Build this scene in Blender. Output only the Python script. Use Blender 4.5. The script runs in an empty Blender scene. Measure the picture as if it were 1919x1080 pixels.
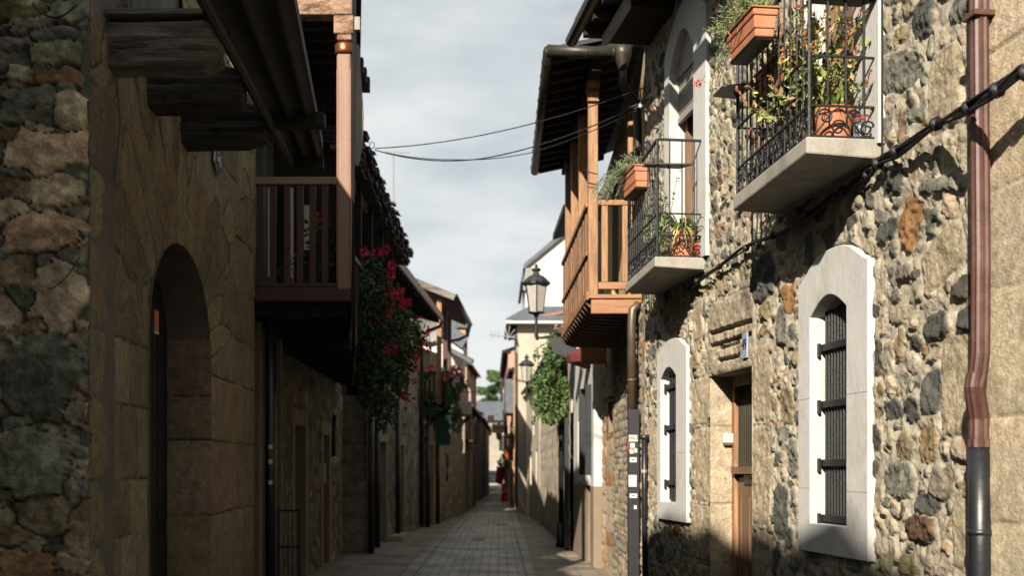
import bpy, math, random
import numpy as np
from mathutils import Vector, Matrix, Euler, noise as mnoise

S = bpy.context.scene
COL = S.collection
R = math.radians

# ---------------------------------------------------------------- camera
FPX, VX, VY, EYE = 2200.0, 935.0, 880.0, 1.6
cam = bpy.data.cameras.new('camera')
cam.sensor_width = 36.0
cam.lens = FPX / 1919.0 * 36.0
cam.shift_x = (959.5 - VX) / 1919.0
cam.shift_y = (VY - 540.0) / 1919.0
cam.clip_start = 0.05
cam.clip_end = 2000.0
cam.dof.use_dof = True
cam.dof.focus_distance = 8.0
cam.dof.aperture_fstop = 2.3
camo = bpy.data.objects.new('camera', cam)
COL.objects.link(camo)
camo.location = (0, 0, EYE)
camo.rotation_euler = (R(90), 0, 0)
S.camera = camo

# ---------------------------------------------------------------- light
EXPO = 1.35
SK = 2 ** -EXPO       # sky radiance that shows as the photographed cloud at this exposure
KA = 0.52
SUN_DIR = Vector((0.62, 1.75, -1.0)).normalized()      # direction the light travels
sun = bpy.data.lights.new('sun', 'SUN')
sun.energy = 5.0
sun.angle = R(0.6)
sun.color = (1.0, 0.90, 0.77)
suno = bpy.data.objects.new('sun', sun)
COL.objects.link(suno)
suno.rotation_euler = SUN_DIR.to_track_quat('-Z', 'Y').to_euler()

W = bpy.data.worlds.new('World')
S.world = W
W.use_nodes = True
nt = W.node_tree
for n in list(nt.nodes):
    nt.nodes.remove(n)
def N(t, typ, **kw):
    n = t.nodes.new(typ)
    for k, v in kw.items():
        if k.startswith('i_'):
            n.inputs[k[2:].replace('_', ' ')].default_value = v
        else:
            setattr(n, k, v)
    return n
out = N(nt, 'ShaderNodeOutputWorld')
sky = N(nt, 'ShaderNodeTexSky', sky_type='NISHITA', sun_disc=False)
tosun = -SUN_DIR
sky.sun_elevation = math.asin(tosun.z)
sky.sun_rotation = math.atan2(tosun.x, tosun.y)
bg1 = N(nt, 'ShaderNodeBackground'); bg1.inputs['Strength'].default_value = 0.06
nt.links.new(sky.outputs[0], bg1.inputs['Color'])
tc = N(nt, 'ShaderNodeTexCoord')
mp = N(nt, 'ShaderNodeMapping'); mp.inputs['Scale'].default_value = (2.2, 2.2, 6.5)
mp.inputs['Location'].default_value = (0.35, 0.2, 0.55)
nt.links.new(tc.outputs['Generated'], mp.inputs['Vector'])
n1 = N(nt, 'ShaderNodeTexNoise'); n1.inputs['Scale'].default_value = 1.9; n1.inputs['Detail'].default_value = 7; n1.inputs['Roughness'].default_value = 0.52
nt.links.new(mp.outputs[0], n1.inputs['Vector'])
cr = N(nt, 'ShaderNodeValToRGB')
e = cr.color_ramp.elements
e[0].position = 0.32; e[0].color = (0.47 * SK, 0.52 * SK, 0.56 * SK, 1)
e[1].position = 0.64; e[1].color = (0.86 * SK, 0.87 * SK, 0.86 * SK, 1)
m_ = cr.color_ramp.elements.new(0.50); m_.color = (0.69 * SK, 0.73 * SK, 0.745 * SK, 1)
nt.links.new(n1.outputs[0], cr.inputs[0])
bg2 = N(nt, 'ShaderNodeBackground'); bg2.inputs['Strength'].default_value = 1.0
nt.links.new(cr.outputs[0], bg2.inputs['Color'])
mx = N(nt, 'ShaderNodeMixShader'); mx.inputs[0].default_value = 0.93
nt.links.new(bg1.outputs[0], mx.inputs[1]); nt.links.new(bg2.outputs[0], mx.inputs[2])
nt.links.new(mx.outputs[0], out.inputs['Surface'])

S.view_settings.view_transform = 'Standard'
S.view_settings.look = 'None'
S.view_settings.exposure = EXPO
S.view_settings.gamma = 1
S.cycles.max_bounces = 6
S.cycles.diffuse_bounces = 3
S.cycles.use_denoising = True

# ---------------------------------------------------------------- helpers
def mat(name, col=(.5, .5, .5), rough=.8, metal=0, nscale=8, namp=.25, bump=.3, bscale=40, stretch=(1, 1, 1),
        col2=None, attr=False, spec=.3, alpha=None, trans=0, thr=(.35, .65), bdist=.01, subs=0):
    m = bpy.data.materials.new(name)
    m.use_nodes = True
    col = tuple(c * KA for c in col); col2 = None if col2 is None else tuple(c * KA for c in col2)
    t = m.node_tree
    b = t.nodes['Principled BSDF']
    b.inputs['Roughness'].default_value = rough
    b.inputs['Metallic'].default_value = metal
    b.inputs['Specular IOR Level'].default_value = spec
    if trans:
        b.inputs['Transmission Weight'].default_value = trans
    if subs:
        b.inputs['Subsurface Weight'].default_value = subs
    tcn = N(t, 'ShaderNodeTexCoord')
    mpn = N(t, 'ShaderNodeMapping'); mpn.inputs['Scale'].default_value = stretch
    t.links.new(tcn.outputs['Object'], mpn.inputs['Vector'])
    nz = N(t, 'ShaderNodeTexNoise'); nz.inputs['Scale'].default_value = nscale; nz.inputs['Detail'].default_value = 6
    nz.inputs['Roughness'].default_value = .62
    t.links.new(mpn.outputs[0], nz.inputs['Vector'])
    nb = N(t, 'ShaderNodeTexNoise'); nb.inputs['Scale'].default_value = bscale; nb.inputs['Detail'].default_value = 5
    nb.inputs['Roughness'].default_value = .7
    t.links.new(mpn.outputs[0], nb.inputs['Vector'])
    bm = N(t, 'ShaderNodeBump'); bm.inputs['Strength'].default_value = bump; bm.inputs['Distance'].default_value = bdist
    t.links.new(nb.outputs[0], bm.inputs['Height'])
    t.links.new(bm.outputs[0], b.inputs['Normal'])
    mr = N(t, 'ShaderNodeMapRange'); mr.inputs['From Min'].default_value = .3; mr.inputs['From Max'].default_value = .7
    mr.inputs['To Min'].default_value = 1 - namp; mr.inputs['To Max'].default_value = 1 + namp
    t.links.new(nz.outputs[0], mr.inputs['Value'])
    mr2 = N(t, 'ShaderNodeMapRange'); mr2.inputs['From Min'].default_value = .3; mr2.inputs['From Max'].default_value = .7
    mr2.inputs['To Min'].default_value = 1 - namp * .6; mr2.inputs['To Max'].default_value = 1 + namp * .6
    t.links.new(nb.outputs[0], mr2.inputs['Value'])
    mu = N(t, 'ShaderNodeMath', operation='MULTIPLY')
    t.links.new(mr.outputs[0], mu.inputs[0]); t.links.new(mr2.outputs[0], mu.inputs[1])
    vm = N(t, 'ShaderNodeVectorMath', operation='SCALE')
    t.links.new(mu.outputs[0], vm.inputs['Scale'])
    if attr:
        at = N(t, 'ShaderNodeAttribute'); at.attribute_name = 'Col'
        src = at.outputs['Color']
    elif col2 is not None:
        n3 = N(t, 'ShaderNodeTexNoise'); n3.inputs['Scale'].default_value = nscale * .35; n3.inputs['Detail'].default_value = 7
        n3.inputs['Roughness'].default_value = .7
        t.links.new(mpn.outputs[0], n3.inputs['Vector'])
        r3 = N(t, 'ShaderNodeMapRange'); r3.inputs['From Min'].default_value = thr[0]; r3.inputs['From Max'].default_value = thr[1]
        t.links.new(n3.outputs[0], r3.inputs['Value'])
        mc = N(t, 'ShaderNodeMix', data_type='RGBA')
        mc.inputs['A'].default_value = (*col, 1); mc.inputs['B'].default_value = (*col2, 1)
        t.links.new(r3.outputs[0], mc.inputs['Factor'])
        src = mc.outputs['Result']
    else:
        rg = N(t, 'ShaderNodeRGB'); rg.outputs[0].default_value = (*col, 1)
        src = rg.outputs[0]
    t.links.new(src, vm.inputs[0])
    t.links.new(vm.outputs[0], b.inputs['Base Color'])
    return m

M = {}
M['stone'] = mat('stone', attr=True, rough=.92, nscale=14, namp=.24, bump=1.0, bscale=80, bdist=.012, spec=.12)
M['stone_far'] = mat('stone_far', attr=True, rough=.9, nscale=5, namp=.25, bump=.6, bscale=30, bdist=.02, spec=.15)
M['core'] = mat('rough_masonry', (.16, .14, .11), nscale=4, bump=.5)
M['white'] = mat('whitewash', (.74, .73, .69), rough=.85, nscale=5, namp=.07, bump=.4, bscale=16, col2=(.56, .52, .44), thr=(.54, .76), bdist=.010, stretch=(1.3, 1.3, .9))
M['white2'] = mat('old_whitewash', (.74, .73, .68), rough=.9, nscale=3, namp=.08, bump=.3, bscale=20, col2=(.55, .52, .45), thr=(.5, .8))
M['iron'] = mat('black_iron', (.022, .024, .026), rough=.45, metal=.3, nscale=20, namp=.3, bump=.3, bscale=60, spec=.5)
M['concrete'] = mat('concrete', (.46, .43, .36), rough=.9, nscale=7, namp=.15, bump=.5, bscale=60, col2=(.30, .28, .24), thr=(.5, .75))
M['terracotta'] = mat('terracotta', (.62, .235, .11), rough=.7, nscale=9, namp=.12, bump=.15, bscale=40, col2=(.66, .32, .19), thr=(.45, .7))
M['redplastic'] = mat('red_plastic', (.55, .09, .05), rough=.4, namp=.08)
M['brownpipe'] = mat('brown_pipe', (.12, .052, .038), rough=.5, metal=.05, nscale=6, namp=.3, col2=(.19, .11, .085), thr=(.52, .70), bump=.1, bscale=20, spec=.5)
M['blackpipe'] = mat('black_pipe', (.016, .018, .022), rough=.4, nscale=6, namp=.3, bump=.2, bscale=30, spec=.5)
M['zinc'] = mat('bronze_pipe', (.17, .13, .09), rough=.45, metal=.5, nscale=5, namp=.25, bump=.1)
M['gutter'] = mat('gutter_metal', (.075, .068, .05), rough=.45, metal=.5, nscale=5, namp=.3, bump=.1)
M['oak'] = mat('honey_timber', (.50, .275, .135), rough=.65, nscale=7, namp=.38, bump=.3, bscale=30, stretch=(6, 6, .45), col2=(.34, .175, .085), thr=(.40, .62))
M['oakh'] = mat('honey_timber_rail', (.46, .23, .11), rough=.6, nscale=5, namp=.25, bump=.3, bscale=30, stretch=(.5, 6, 6), col2=(.33, .15, .065), thr=(.45, .7))
M['paintwood'] = mat('brown_painted_timber', (.34, .21, .14), rough=.6, nscale=6, namp=.12, bump=.2, bscale=30, stretch=(5, 5, .5))
M['redwood'] = mat('red_brown_timber', (.085, .034, .024), rough=.55, nscale=6, namp=.2, bump=.2, bscale=30, stretch=(5, 5, .6))
M['darkwood'] = mat('dark_timber', (.030, .024, .017), rough=.8, nscale=6, namp=.4, bump=.6, bscale=25, stretch=(1, 4, 4))
M['greywood_dark'] = mat('dark_weathered_beam', (.085, .075, .06), rough=.95, nscale=4, namp=.45, bump=1.0, bscale=11, stretch=(.5, 3, 7), col2=(.03, .027, .022), thr=(.42, .66), bdist=.03)  # darker copy of the weathered beam timber
M['greywood'] = mat('weathered_beam', (.34, .30, .25), rough=.92, nscale=4, namp=.45, bump=1.0, bscale=11, stretch=(.5, 3, 7), col2=(.09, .075, .06), thr=(.42, .66), bdist=.03)
M['peel'] = mat('flaking_timber', (.50, .32, .21), rough=.9, nscale=22, namp=.35, bump=1.0, bscale=50, col2=(.17, .09, .055), thr=(.47, .60), bdist=.02, stretch=(.6, 1, 1.5))
M['shade_joistwood'] = mat('shade_dark_joist', (.15, .085, .045), rough=.7, nscale=5, namp=.25, bump=.3)  # honey timber coloured darker, underside shade put into the colour
M['copper'] = mat('copper_ring', (.34, .13, .06), rough=.35, metal=.7, namp=.2)
M['slate'] = mat('dark_slate', (.036, .038, .040), rough=.7, nscale=5, namp=.4, bump=.5, bscale=30)
M['slategrey'] = mat('grey_slate', (.13, .15, .17), rough=.7, nscale=3, namp=.3, bump=.5, bscale=14)
M['tile'] = mat('red_roof_tile', (.42, .19, .11), rough=.85, nscale=4, namp=.35, bump=.5, bscale=14)
M['cream'] = mat('cream_plaster', (.60, .53, .41), rough=.9, nscale=1.6, namp=.12, bump=.3, bscale=12, col2=(.46, .40, .31), thr=(.5, .72))
M['yellow'] = mat('ochre_plaster', (.66, .50, .27), rough=.9, nscale=2, namp=.1, bump=.3, bscale=15)
M['beige'] = mat('beige_plaster', (.44, .40, .33), rough=.9, nscale=1.6, namp=.15, bump=.3, bscale=12, col2=(.33, .29, .23), thr=(.45, .7))
M['brownp'] = mat('brown_plaster', (.30, .235, .16), rough=.9, nscale=2.5, namp=.15, bump=.4, bscale=20)
M['orange'] = mat('orange_plaster', (.66, .37, .20), rough=.9, nscale=1.6, namp=.12, bump=.3, bscale=12)
M['salmon'] = mat('salmon_plaster', (.60, .36, .27), rough=.9, nscale=1.6, namp=.12, bump=.3, bscale=12)
M['grey'] = mat('grey_plaster', (.34, .34, .32), rough=.9, nscale=1.6, namp=.15, bump=.3, bscale=12)
M['mossy'] = mat('grey_green_render', (.17, .17, .13), rough=.95, nscale=3, namp=.25, bump=.5, bscale=25, col2=(.10, .105, .085), thr=(.45, .65))
M['glassd'] = mat('dark_glass', (.02, .024, .028), rough=.08, namp=.1, bump=.02, spec=.6)
M['frost'] = mat('lamp_glass', (.50, .47, .40), rough=.35, namp=.08, bump=.05, spec=.5)
M['clear'] = mat('clear_plastic', (.8, .85, .88), rough=.12, namp=.02, bump=0, trans=.8)
M['doorbrown'] = mat('door_wood', (.24, .14, .08), rough=.5, nscale=4, namp=.22, bump=.2, bscale=24, stretch=(6, 6, .5))
M['postedge'] = mat('brown_chamfer_paint', (.30, .12, .06), rough=.55, namp=.15)
M['hairline'] = mat('hairline_crack', (.30, .28, .24), rough=.95, namp=.2)
M['doordark'] = mat('door_dark', (.020, .018, .018), rough=.6, nscale=4, namp=.35, bump=.5, bscale=24, stretch=(6, 6, .5))
M['green'] = mat('green_paint', (.02, .10, .065), rough=.6, namp=.15)
M['shutter'] = mat('roller_shutter', (.40, .36, .31), rough=.5, nscale=4, namp=.1, bump=.1)
M['cable'] = mat('cable', (.014, .013, .013), rough=.5, namp=.2)
M['cable_grey'] = mat('grey_cable', (.09, .085, .075), rough=.6, namp=.2)  # paler grey than the black cable
M['leaf'] = mat('leaf', attr=True, rough=.55, nscale=9, namp=.25, bump=.1, spec=.3, subs=0)
M['petal'] = mat('petal', attr=True, rough=.6, nscale=20, namp=.12, bump=.1)
M['paper'] = mat('paper', (.78, .77, .72), rough=.7, nscale=12, namp=.06, bump=.05)
M['ink'] = mat('ink', (.03, .03, .04), rough=.7, namp=.1)
M['curtain'] = mat('net_curtain', (.9, .80, .55), rough=.9, namp=.1)
M['navy'] = mat('navy_enamel', (.018, .025, .07), rough=.6, namp=.1, spec=.2)
M['enamel'] = mat('white_enamel', (.62, .64, .64), rough=.3, namp=.06)
M['plate'] = mat('pale_blue_enamel', (.42, .50, .60), rough=.35, namp=.06)
M['red'] = mat('red_paint', (.55, .03, .03), rough=.5, namp=.1)
M['orangeplate'] = mat('orange_notice', (.60, .16, .04), rough=.5, namp=.12)
M['crimson'] = mat('crimson_cloth', (.55, .015, .035), rough=.85, namp=.2, bump=.4, bscale=12)
M['maroon'] = mat('maroon_awning', (.16, .03, .03), rough=.8, namp=.2)
M['bluecloth'] = mat('blue_cloth', (.05, .12, .42), rough=.8, namp=.1)
M['yellowcloth'] = mat('yellow_cloth', (.75, .66, .30), rough=.8, namp=.1)
M['carpaint'] = mat('silver_car_paint', (.35, .37, .39), rough=.3, metal=.4, namp=.05, bump=0, spec=.5)
M['rubber'] = mat('rubber', (.02, .02, .02), rough=.9, namp=.1)
M['bark'] = mat('bark', (.09, .065, .045), rough=.9, nscale=5, namp=.3, bump=.8)
M['alu'] = mat('aluminium', (.55, .55, .53), rough=.4, metal=.5, namp=.1)

# paving materials -------------------------------------------------
def paving(name, c1, c2, mortar, scale, bw, rh, rot=0, ms=.012, off=.5):
    m = bpy.data.materials.new(name); m.use_nodes = True
    t = m.node_tree; b = t.nodes['Principled BSDF']
    b.inputs['Roughness'].default_value = .62; b.inputs['Specular IOR Level'].default_value = .35
    tcn = N(t, 'ShaderNodeTexCoord'); mpn = N(t, 'ShaderNodeMapping'); mpn.inputs['Rotation'].default_value = (0, 0, rot)
    t.links.new(tcn.outputs['Object'], mpn.inputs['Vector'])
    wn = N(t, 'ShaderNodeTexNoise'); wn.inputs['Scale'].default_value = 3.0
    t.links.new(mpn.outputs[0], wn.inputs['Vector'])
    wv = N(t, 'ShaderNodeVectorMath', operation='SCALE'); wv.inputs['Scale'].default_value = .02
    t.links.new(wn.outputs['Color'], wv.inputs[0])
    ad = N(t, 'ShaderNodeVectorMath', operation='ADD')
    t.links.new(mpn.outputs[0], ad.inputs[0]); t.links.new(wv.outputs[0], ad.inputs[1])
    br = N(t, 'ShaderNodeTexBrick'); br.offset = off
    br.inputs['Color1'].default_value = (*c1, 1); br.inputs['Color2'].default_value = (*c2, 1); br.inputs['Mortar'].default_value = (*mortar, 1)
    br.inputs['Scale'].default_value = scale; br.inputs['Brick Width'].default_value = bw; br.inputs['Row Height'].default_value = rh
    br.inputs['Mortar Size'].default_value = ms; br.inputs['Mortar Smooth'].default_value = .3
    t.links.new(ad.outputs[0], br.inputs['Vector'])
    nz = N(t, 'ShaderNodeTexNoise'); nz.inputs['Scale'].default_value = 1.3; nz.inputs['Detail'].default_value = 8
    t.links.new(tcn.outputs['Object'], nz.inputs['Vector'])
    mr = N(t, 'ShaderNodeMapRange'); mr.inputs['From Min'].default_value = .3; mr.inputs['From Max'].default_value = .7
    mr.inputs['To Min'].default_value = .55; mr.inputs['To Max'].default_value = 1.4
    t.links.new(nz.outputs[0], mr.inputs['Value'])
    vm = N(t, 'ShaderNodeVectorMath', operation='SCALE')
    t.links.new(br.outputs['Color'], vm.inputs[0]); t.links.new(mr.outputs[0], vm.inputs['Scale'])
    t.links.new(vm.outputs[0], b.inputs['Base Color'])
    n2 = N(t, 'ShaderNodeTexNoise'); n2.inputs['Scale'].default_value = 35; n2.inputs['Detail'].default_value = 6
    t.links.new(tcn.outputs['Object'], n2.inputs['Vector'])
    mm = N(t, 'ShaderNodeMath', operation='MULTIPLY_ADD'); mm.inputs[1].default_value = -1.0
    t.links.new(br.outputs['Fac'], mm.inputs[0]); t.links.new(n2.outputs[0], mm.inputs[2])
    bm = N(t, 'ShaderNodeBump'); bm.inputs['Strength'].default_value = .6; bm.inputs['Distance'].default_value = .012
    t.links.new(mm.outputs[0], bm.inputs['Height']); t.links.new(bm.outputs[0], b.inputs['Normal'])
    return m
M['pave'] = paving('side_paving', (.21, .175, .13), (.14, .12, .095), (.05, .043, .035), 1, .62, .24, 0)
M['lane'] = paving('lane_paving', (.40, .38, .32), (.25, .24, .21), (.07, .065, .055), 1, .30, .19, 0, ms=.016)
M['lane2'] = paving('lane_edge_paving', (.22, .21, .185), (.29, .28, .24), (.07, .065, .055), 1, .21, .21, R(90), ms=.016)

class MB:
    def __init__(s):
        s.v = []; s.f = []; s.c = []; s.col = (.5, .5, .5); s.adds = []
    def add(s, vs, fs, col=None):
        o = len(s.v); s.adds.append((len(s.v), len(s.f)))
        s.v.extend([tuple(p) for p in vs])
        for q in fs:
            s.f.append(tuple(o + i for i in q)); s.c.append(col or s.col)
        return s
    def box(s, c, d, rot=None, col=None):
        c = Vector(c); hx, hy, hz = d[0] / 2, d[1] / 2, d[2] / 2
        vs = []
        for x, y, z in ((-1, -1, -1), (1, -1, -1), (1, 1, -1), (-1, 1, -1), (-1, -1, 1), (1, -1, 1), (1, 1, 1), (-1, 1, 1)):
            p = Vector((x * hx, y * hy, z * hz))
            if rot is not None: p = rot @ p
            vs.append(c + p)
        return s.add(vs, [(0, 3, 2, 1), (4, 5, 6, 7), (0, 1, 5, 4), (1, 2, 6, 5), (2, 3, 7, 6), (3, 0, 4, 7)], col)
    def hexa(s, ps, col=None):   # 8 points: bottom ring then top ring
        return s.add(ps, [(0, 3, 2, 1), (4, 5, 6, 7), (0, 1, 5, 4), (1, 2, 6, 5), (2, 3, 7, 6), (3, 0, 4, 7)], col)
    def bar(s, p, q, w, h=None, up=(0, 0, 1), col=None):
        p, q = Vector(p), Vector(q); h = h or w
        d = (q - p)
        if d.length < 1e-6: return s
        d.normalize(); up = Vector(up)
        if abs(d.dot(up)) > .98: up = Vector((1, 0, 0))
        a = d.cross(up).normalized(); b = a.cross(d).normalized()
        ps = []
        for e_ in (p, q):
            ps += [e_ - a * w / 2 - b * h / 2, e_ + a * w / 2 - b * h / 2, e_ + a * w / 2 + b * h / 2, e_ - a * w / 2 + b * h / 2]
        return s.add(ps, [(0, 3, 2, 1), (4, 5, 6, 7), (0, 1, 5, 4), (1, 2, 6, 5), (2, 3, 7, 6), (3, 0, 4, 7)], col)
    def tube(s, pts, r, seg=8, col=None, cap=True):
        pts = [Vector(p) for p in pts]; n = len(pts)
        rs = r if isinstance(r, (list, tuple)) else [r] * n
        vs = []; prev = None
        for i, p in enumerate(pts):
            d = (pts[min(i + 1, n - 1)] - pts[max(i - 1, 0)])
            if d.length < 1e-9: d = Vector((0, 0, 1))
            d.normalize()
            if prev is None:
                a = d.cross(Vector((0, 0, 1)))
                if a.length < .05: a = d.cross(Vector((1, 0, 0)))
            else:
                a = prev - d * prev.dot(d)
            a.normalize(); prev = a; b = d.cross(a)
            for k in range(seg):
                t = 2 * math.pi * k / seg
                vs.append(p + (a * math.cos(t) + b * math.sin(t)) * rs[i])
        fs = []
        for i in range(n - 1):
            for k in range(seg):
                k2 = (k + 1) % seg
                fs.append((i * seg + k, i * seg + k2, (i + 1) * seg + k2, (i + 1) * seg + k))
        if cap:
            fs.append(tuple(range(seg - 1, -1, -1))); fs.append(tuple((n - 1) * seg + k for k in range(seg)))
        return s.add(vs, fs, col)
    def lathe(s, c, prof, seg=20, col=None, sq=None):
        c = Vector(c); vs = []
        for r, z in prof:
            for k in range(seg):
                t = 2 * math.pi * (k + (.5 if seg < 9 else 0)) / seg
                vs.append(c + Vector((r * math.cos(t), r * math.sin(t), z)))
        fs = []
        for i in range(len(prof) - 1):
            for k in range(seg):
                k2 = (k + 1) % seg
                fs.append((i * seg + k, i * seg + k2, (i + 1) * seg + k2, (i + 1) * seg + k))
        fs.append(tuple(range(seg - 1, -1, -1))); fs.append(tuple((len(prof) - 1) * seg + k for k in range(seg)))
        return s.add(vs, fs, col)
    def prism(s, poly, dvec, col=None):
        n = len(poly); dvec = Vector(dvec); poly = [Vector(p) for p in poly]
        vs = poly + [p + dvec for p in poly]
        fs = [tuple(range(n - 1, -1, -1)), tuple(range(n, 2 * n))]
        for i in range(n):
            j = (i + 1) % n
            fs.append((i, j, n + j, n + i))
        return s.add(vs, fs, col)
    def quad(s, a, b, c, d, col=None):
        return s.add([a, b, c, d], [(0, 1, 2, 3)], col)
    def each(s, name, m, parent, bevel=0, smooth=False, n=1):
        """one object for every n shapes added"""
        out_ = []; st = s.adds[::n] + [(len(s.v), len(s.f))]
        for (v0, f0), (v1, f1) in zip(st, st[1:]):
            q = MB(); q.v = s.v[v0:v1]; q.f = [tuple(i - v0 for i in f) for f in s.f[f0:f1]]; q.c = s.c[f0:f1]
            out_.append(q.build(name, m, parent, bevel=bevel, smooth=smooth))
        return out_
    def build(s, name, m, parent=None, smooth=False, bevel=0, colors=False, kind=None):
        org = parent_world(parent)
        me = bpy.data.meshes.new(name)
        if s.v:
            vv = np.array(s.v, dtype=np.float32) - np.array(org, dtype=np.float32)
            me.from_pydata(vv.tolist(), [], s.f)
        me.materials.append(m)
        if smooth:
            me.polygons.foreach_set('use_smooth', [True] * len(me.polygons))
        if colors:
            ca = me.color_attributes.new('Col', 'FLOAT_COLOR', 'CORNER')
            arr = []
            for q, c in zip(s.f, s.c):
                arr.extend([c[0] * .8, c[1] * .8, c[2] * .8, 1.0] * len(q))
            ca.data.foreach_set('color', arr)
        o = bpy.data.objects.new(name, me); COL.objects.link(o)
        if parent is not None:
            o.parent = parent
        if kind: o['kind'] = kind
        if bevel:
            md = o.modifiers.new('bevel', 'BEVEL'); md.width = bevel; md.segments = 2; md.limit_method = 'ANGLE'
        return o

def parent_world(p):
    v = Vector((0, 0, 0))
    while p is not None:
        v += p.location; p = p.parent
    return v

def thing(name, label, cat, loc, group=None):
    o = bpy.data.objects.new(name, None); COL.objects.link(o)
    o.location = loc; o.empty_display_size = .2
    o['label'] = label; o['category'] = cat
    if group: o['group'] = group
    return o
def tag(o, label, cat, group=None):
    o['label'] = label; o['category'] = cat
    if group: o['group'] = group
    return o
def rebase(o, loc):
    """move the origin of a top-level mesh to its base"""
    loc = Vector(loc); o.data.transform(Matrix.Translation(-loc)); o.location = loc
    return o

def P(px, py, Y):
    return Vector(((px - VX) / FPX * Y, Y, EYE + (VY - py) / FPX * Y))

class Fac:
    """vertical facade plane: u runs away from the viewer, o is the offset towards the street"""
    def __init__(s, A, B, side):
        s.A = Vector((A[0], A[1], 0)); s.B = Vector((B[0], B[1], 0))
        s.t = (s.B - s.A).normalized(); s.L = (s.B - s.A).length
        s.side = side
        s.n = Vector((-s.t.y, s.t.x, 0)) if side > 0 else Vector((s.t.y, -s.t.x, 0))
    def pt(s, u, o, z):
        return s.A + s.t * u + s.n * o + Vector((0, 0, z))
    def uz(s, px, py, o=0):
        r = (px - VX) / FPX
        A = s.A + s.n * o
        u = (r * A.y - A.x) / (s.t.x - r * s.t.y)
        Y = A.y + s.t.y * u
        return u, EYE + (VY - py) / FPX * Y
    def u(s, px, o=0):
        return s.uz(px, 0, o)[0]
    def hexa(s, mb, u0, u1, o0, o1, z0, z1, col=None):
        mb.hexa([s.pt(u0, o0, z0), s.pt(u1, o0, z0), s.pt(u1, o1, z0), s.pt(u0, o1, z0),
                 s.pt(u0, o0, z1), s.pt(u1, o0, z1), s.pt(u1, o1, z1), s.pt(u0, o1, z1)], col)

# ---------------------------------------------------------------- numpy noise
def vnoise(U, Z, sc, seed):
    rs = np.random.RandomState(seed)
    T = rs.rand(64, 64).astype(np.float32)
    x = U * sc + 17.3 * seed % 7; y = Z * sc + 5.1
    xi = np.floor(x).astype(int); yi = np.floor(y).astype(int)
    fx = x - xi; fy = y - yi
    fx = fx * fx * (3 - 2 * fx); fy = fy * fy * (3 - 2 * fy)
    a = T[xi % 64, yi % 64]; b = T[(xi + 1) % 64, yi % 64]; c = T[xi % 64, (yi + 1) % 64]; d = T[(xi + 1) % 64, (yi + 1) % 64]
    return (a * (1 - fx) + b * fx) * (1 - fy) + (c * (1 - fx) + d * fx) * fy - .5
def fbm(U, Z, sc, seed, o=4, g=.5):
    r = 0; a = 1
    for k in range(o):
        r = r + a * vnoise(U, Z, sc * 2 ** k, seed + k); a *= g
    return r
def sstep(a, b, x):
    t = np.clip((x - a) / (b - a), 0, 1); return t * t * (3 - 2 * t)

def stones_field(U, Z, sites, warp, seed, wsc=9):
    Uw = U + warp * fbm(U, Z, wsc, seed, 3) ; Zw = Z + warp * fbm(U, Z, wsc, seed + 9, 3)
    d1 = np.full(U.shape, 9., np.float32); d2 = np.full(U.shape, 9., np.float32); idx = np.zeros(U.shape, int)
    u0 = U[0, 0]; z0 = Z[0, 0]; du = U[0, 1] - U[0, 0]; dz = Z[1, 0] - Z[0, 0]
    nz, nu = U.shape
    for i, (su, sz, ru, rz, an, p, h, c, gr) in enumerate(sites):
        rr = max(ru, rz) * 1.6 + warp
        a0 = max(0, int((su - rr - u0) / du)); a1 = min(nu, int((su + rr - u0) / du) + 2)
        b0 = max(0, int((sz - rr - z0) / dz)); b1 = min(nz, int((sz + rr - z0) / dz) + 2)
        if a0 >= a1 or b0 >= b1: continue
        kw = .3 if gr > .9 else 1.0
        x = (Uw[b0:b1, a0:a1] - U[b0:b1, a0:a1]) * kw + U[b0:b1, a0:a1] - su; y = (Zw[b0:b1, a0:a1] - Z[b0:b1, a0:a1]) * kw + Z[b0:b1, a0:a1] - sz
        ca, sa = math.cos(an), math.sin(an)
        X = (x * ca + y * sa) / ru; Y = (-x * sa + y * ca) / rz
        d = (np.abs(X) ** p + np.abs(Y) ** p) ** (1 / p)
        s1 = d1[b0:b1, a0:a1]; s2 = d2[b0:b1, a0:a1]; si = idx[b0:b1, a0:a1]
        near = d < s1
        s2[:] = np.where(near, s1, np.minimum(s2, d))
        si[:] = np.where(near, i, si)
        s1[:] = np.where(near, d, s1)
    return d1, d2, idx

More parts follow.
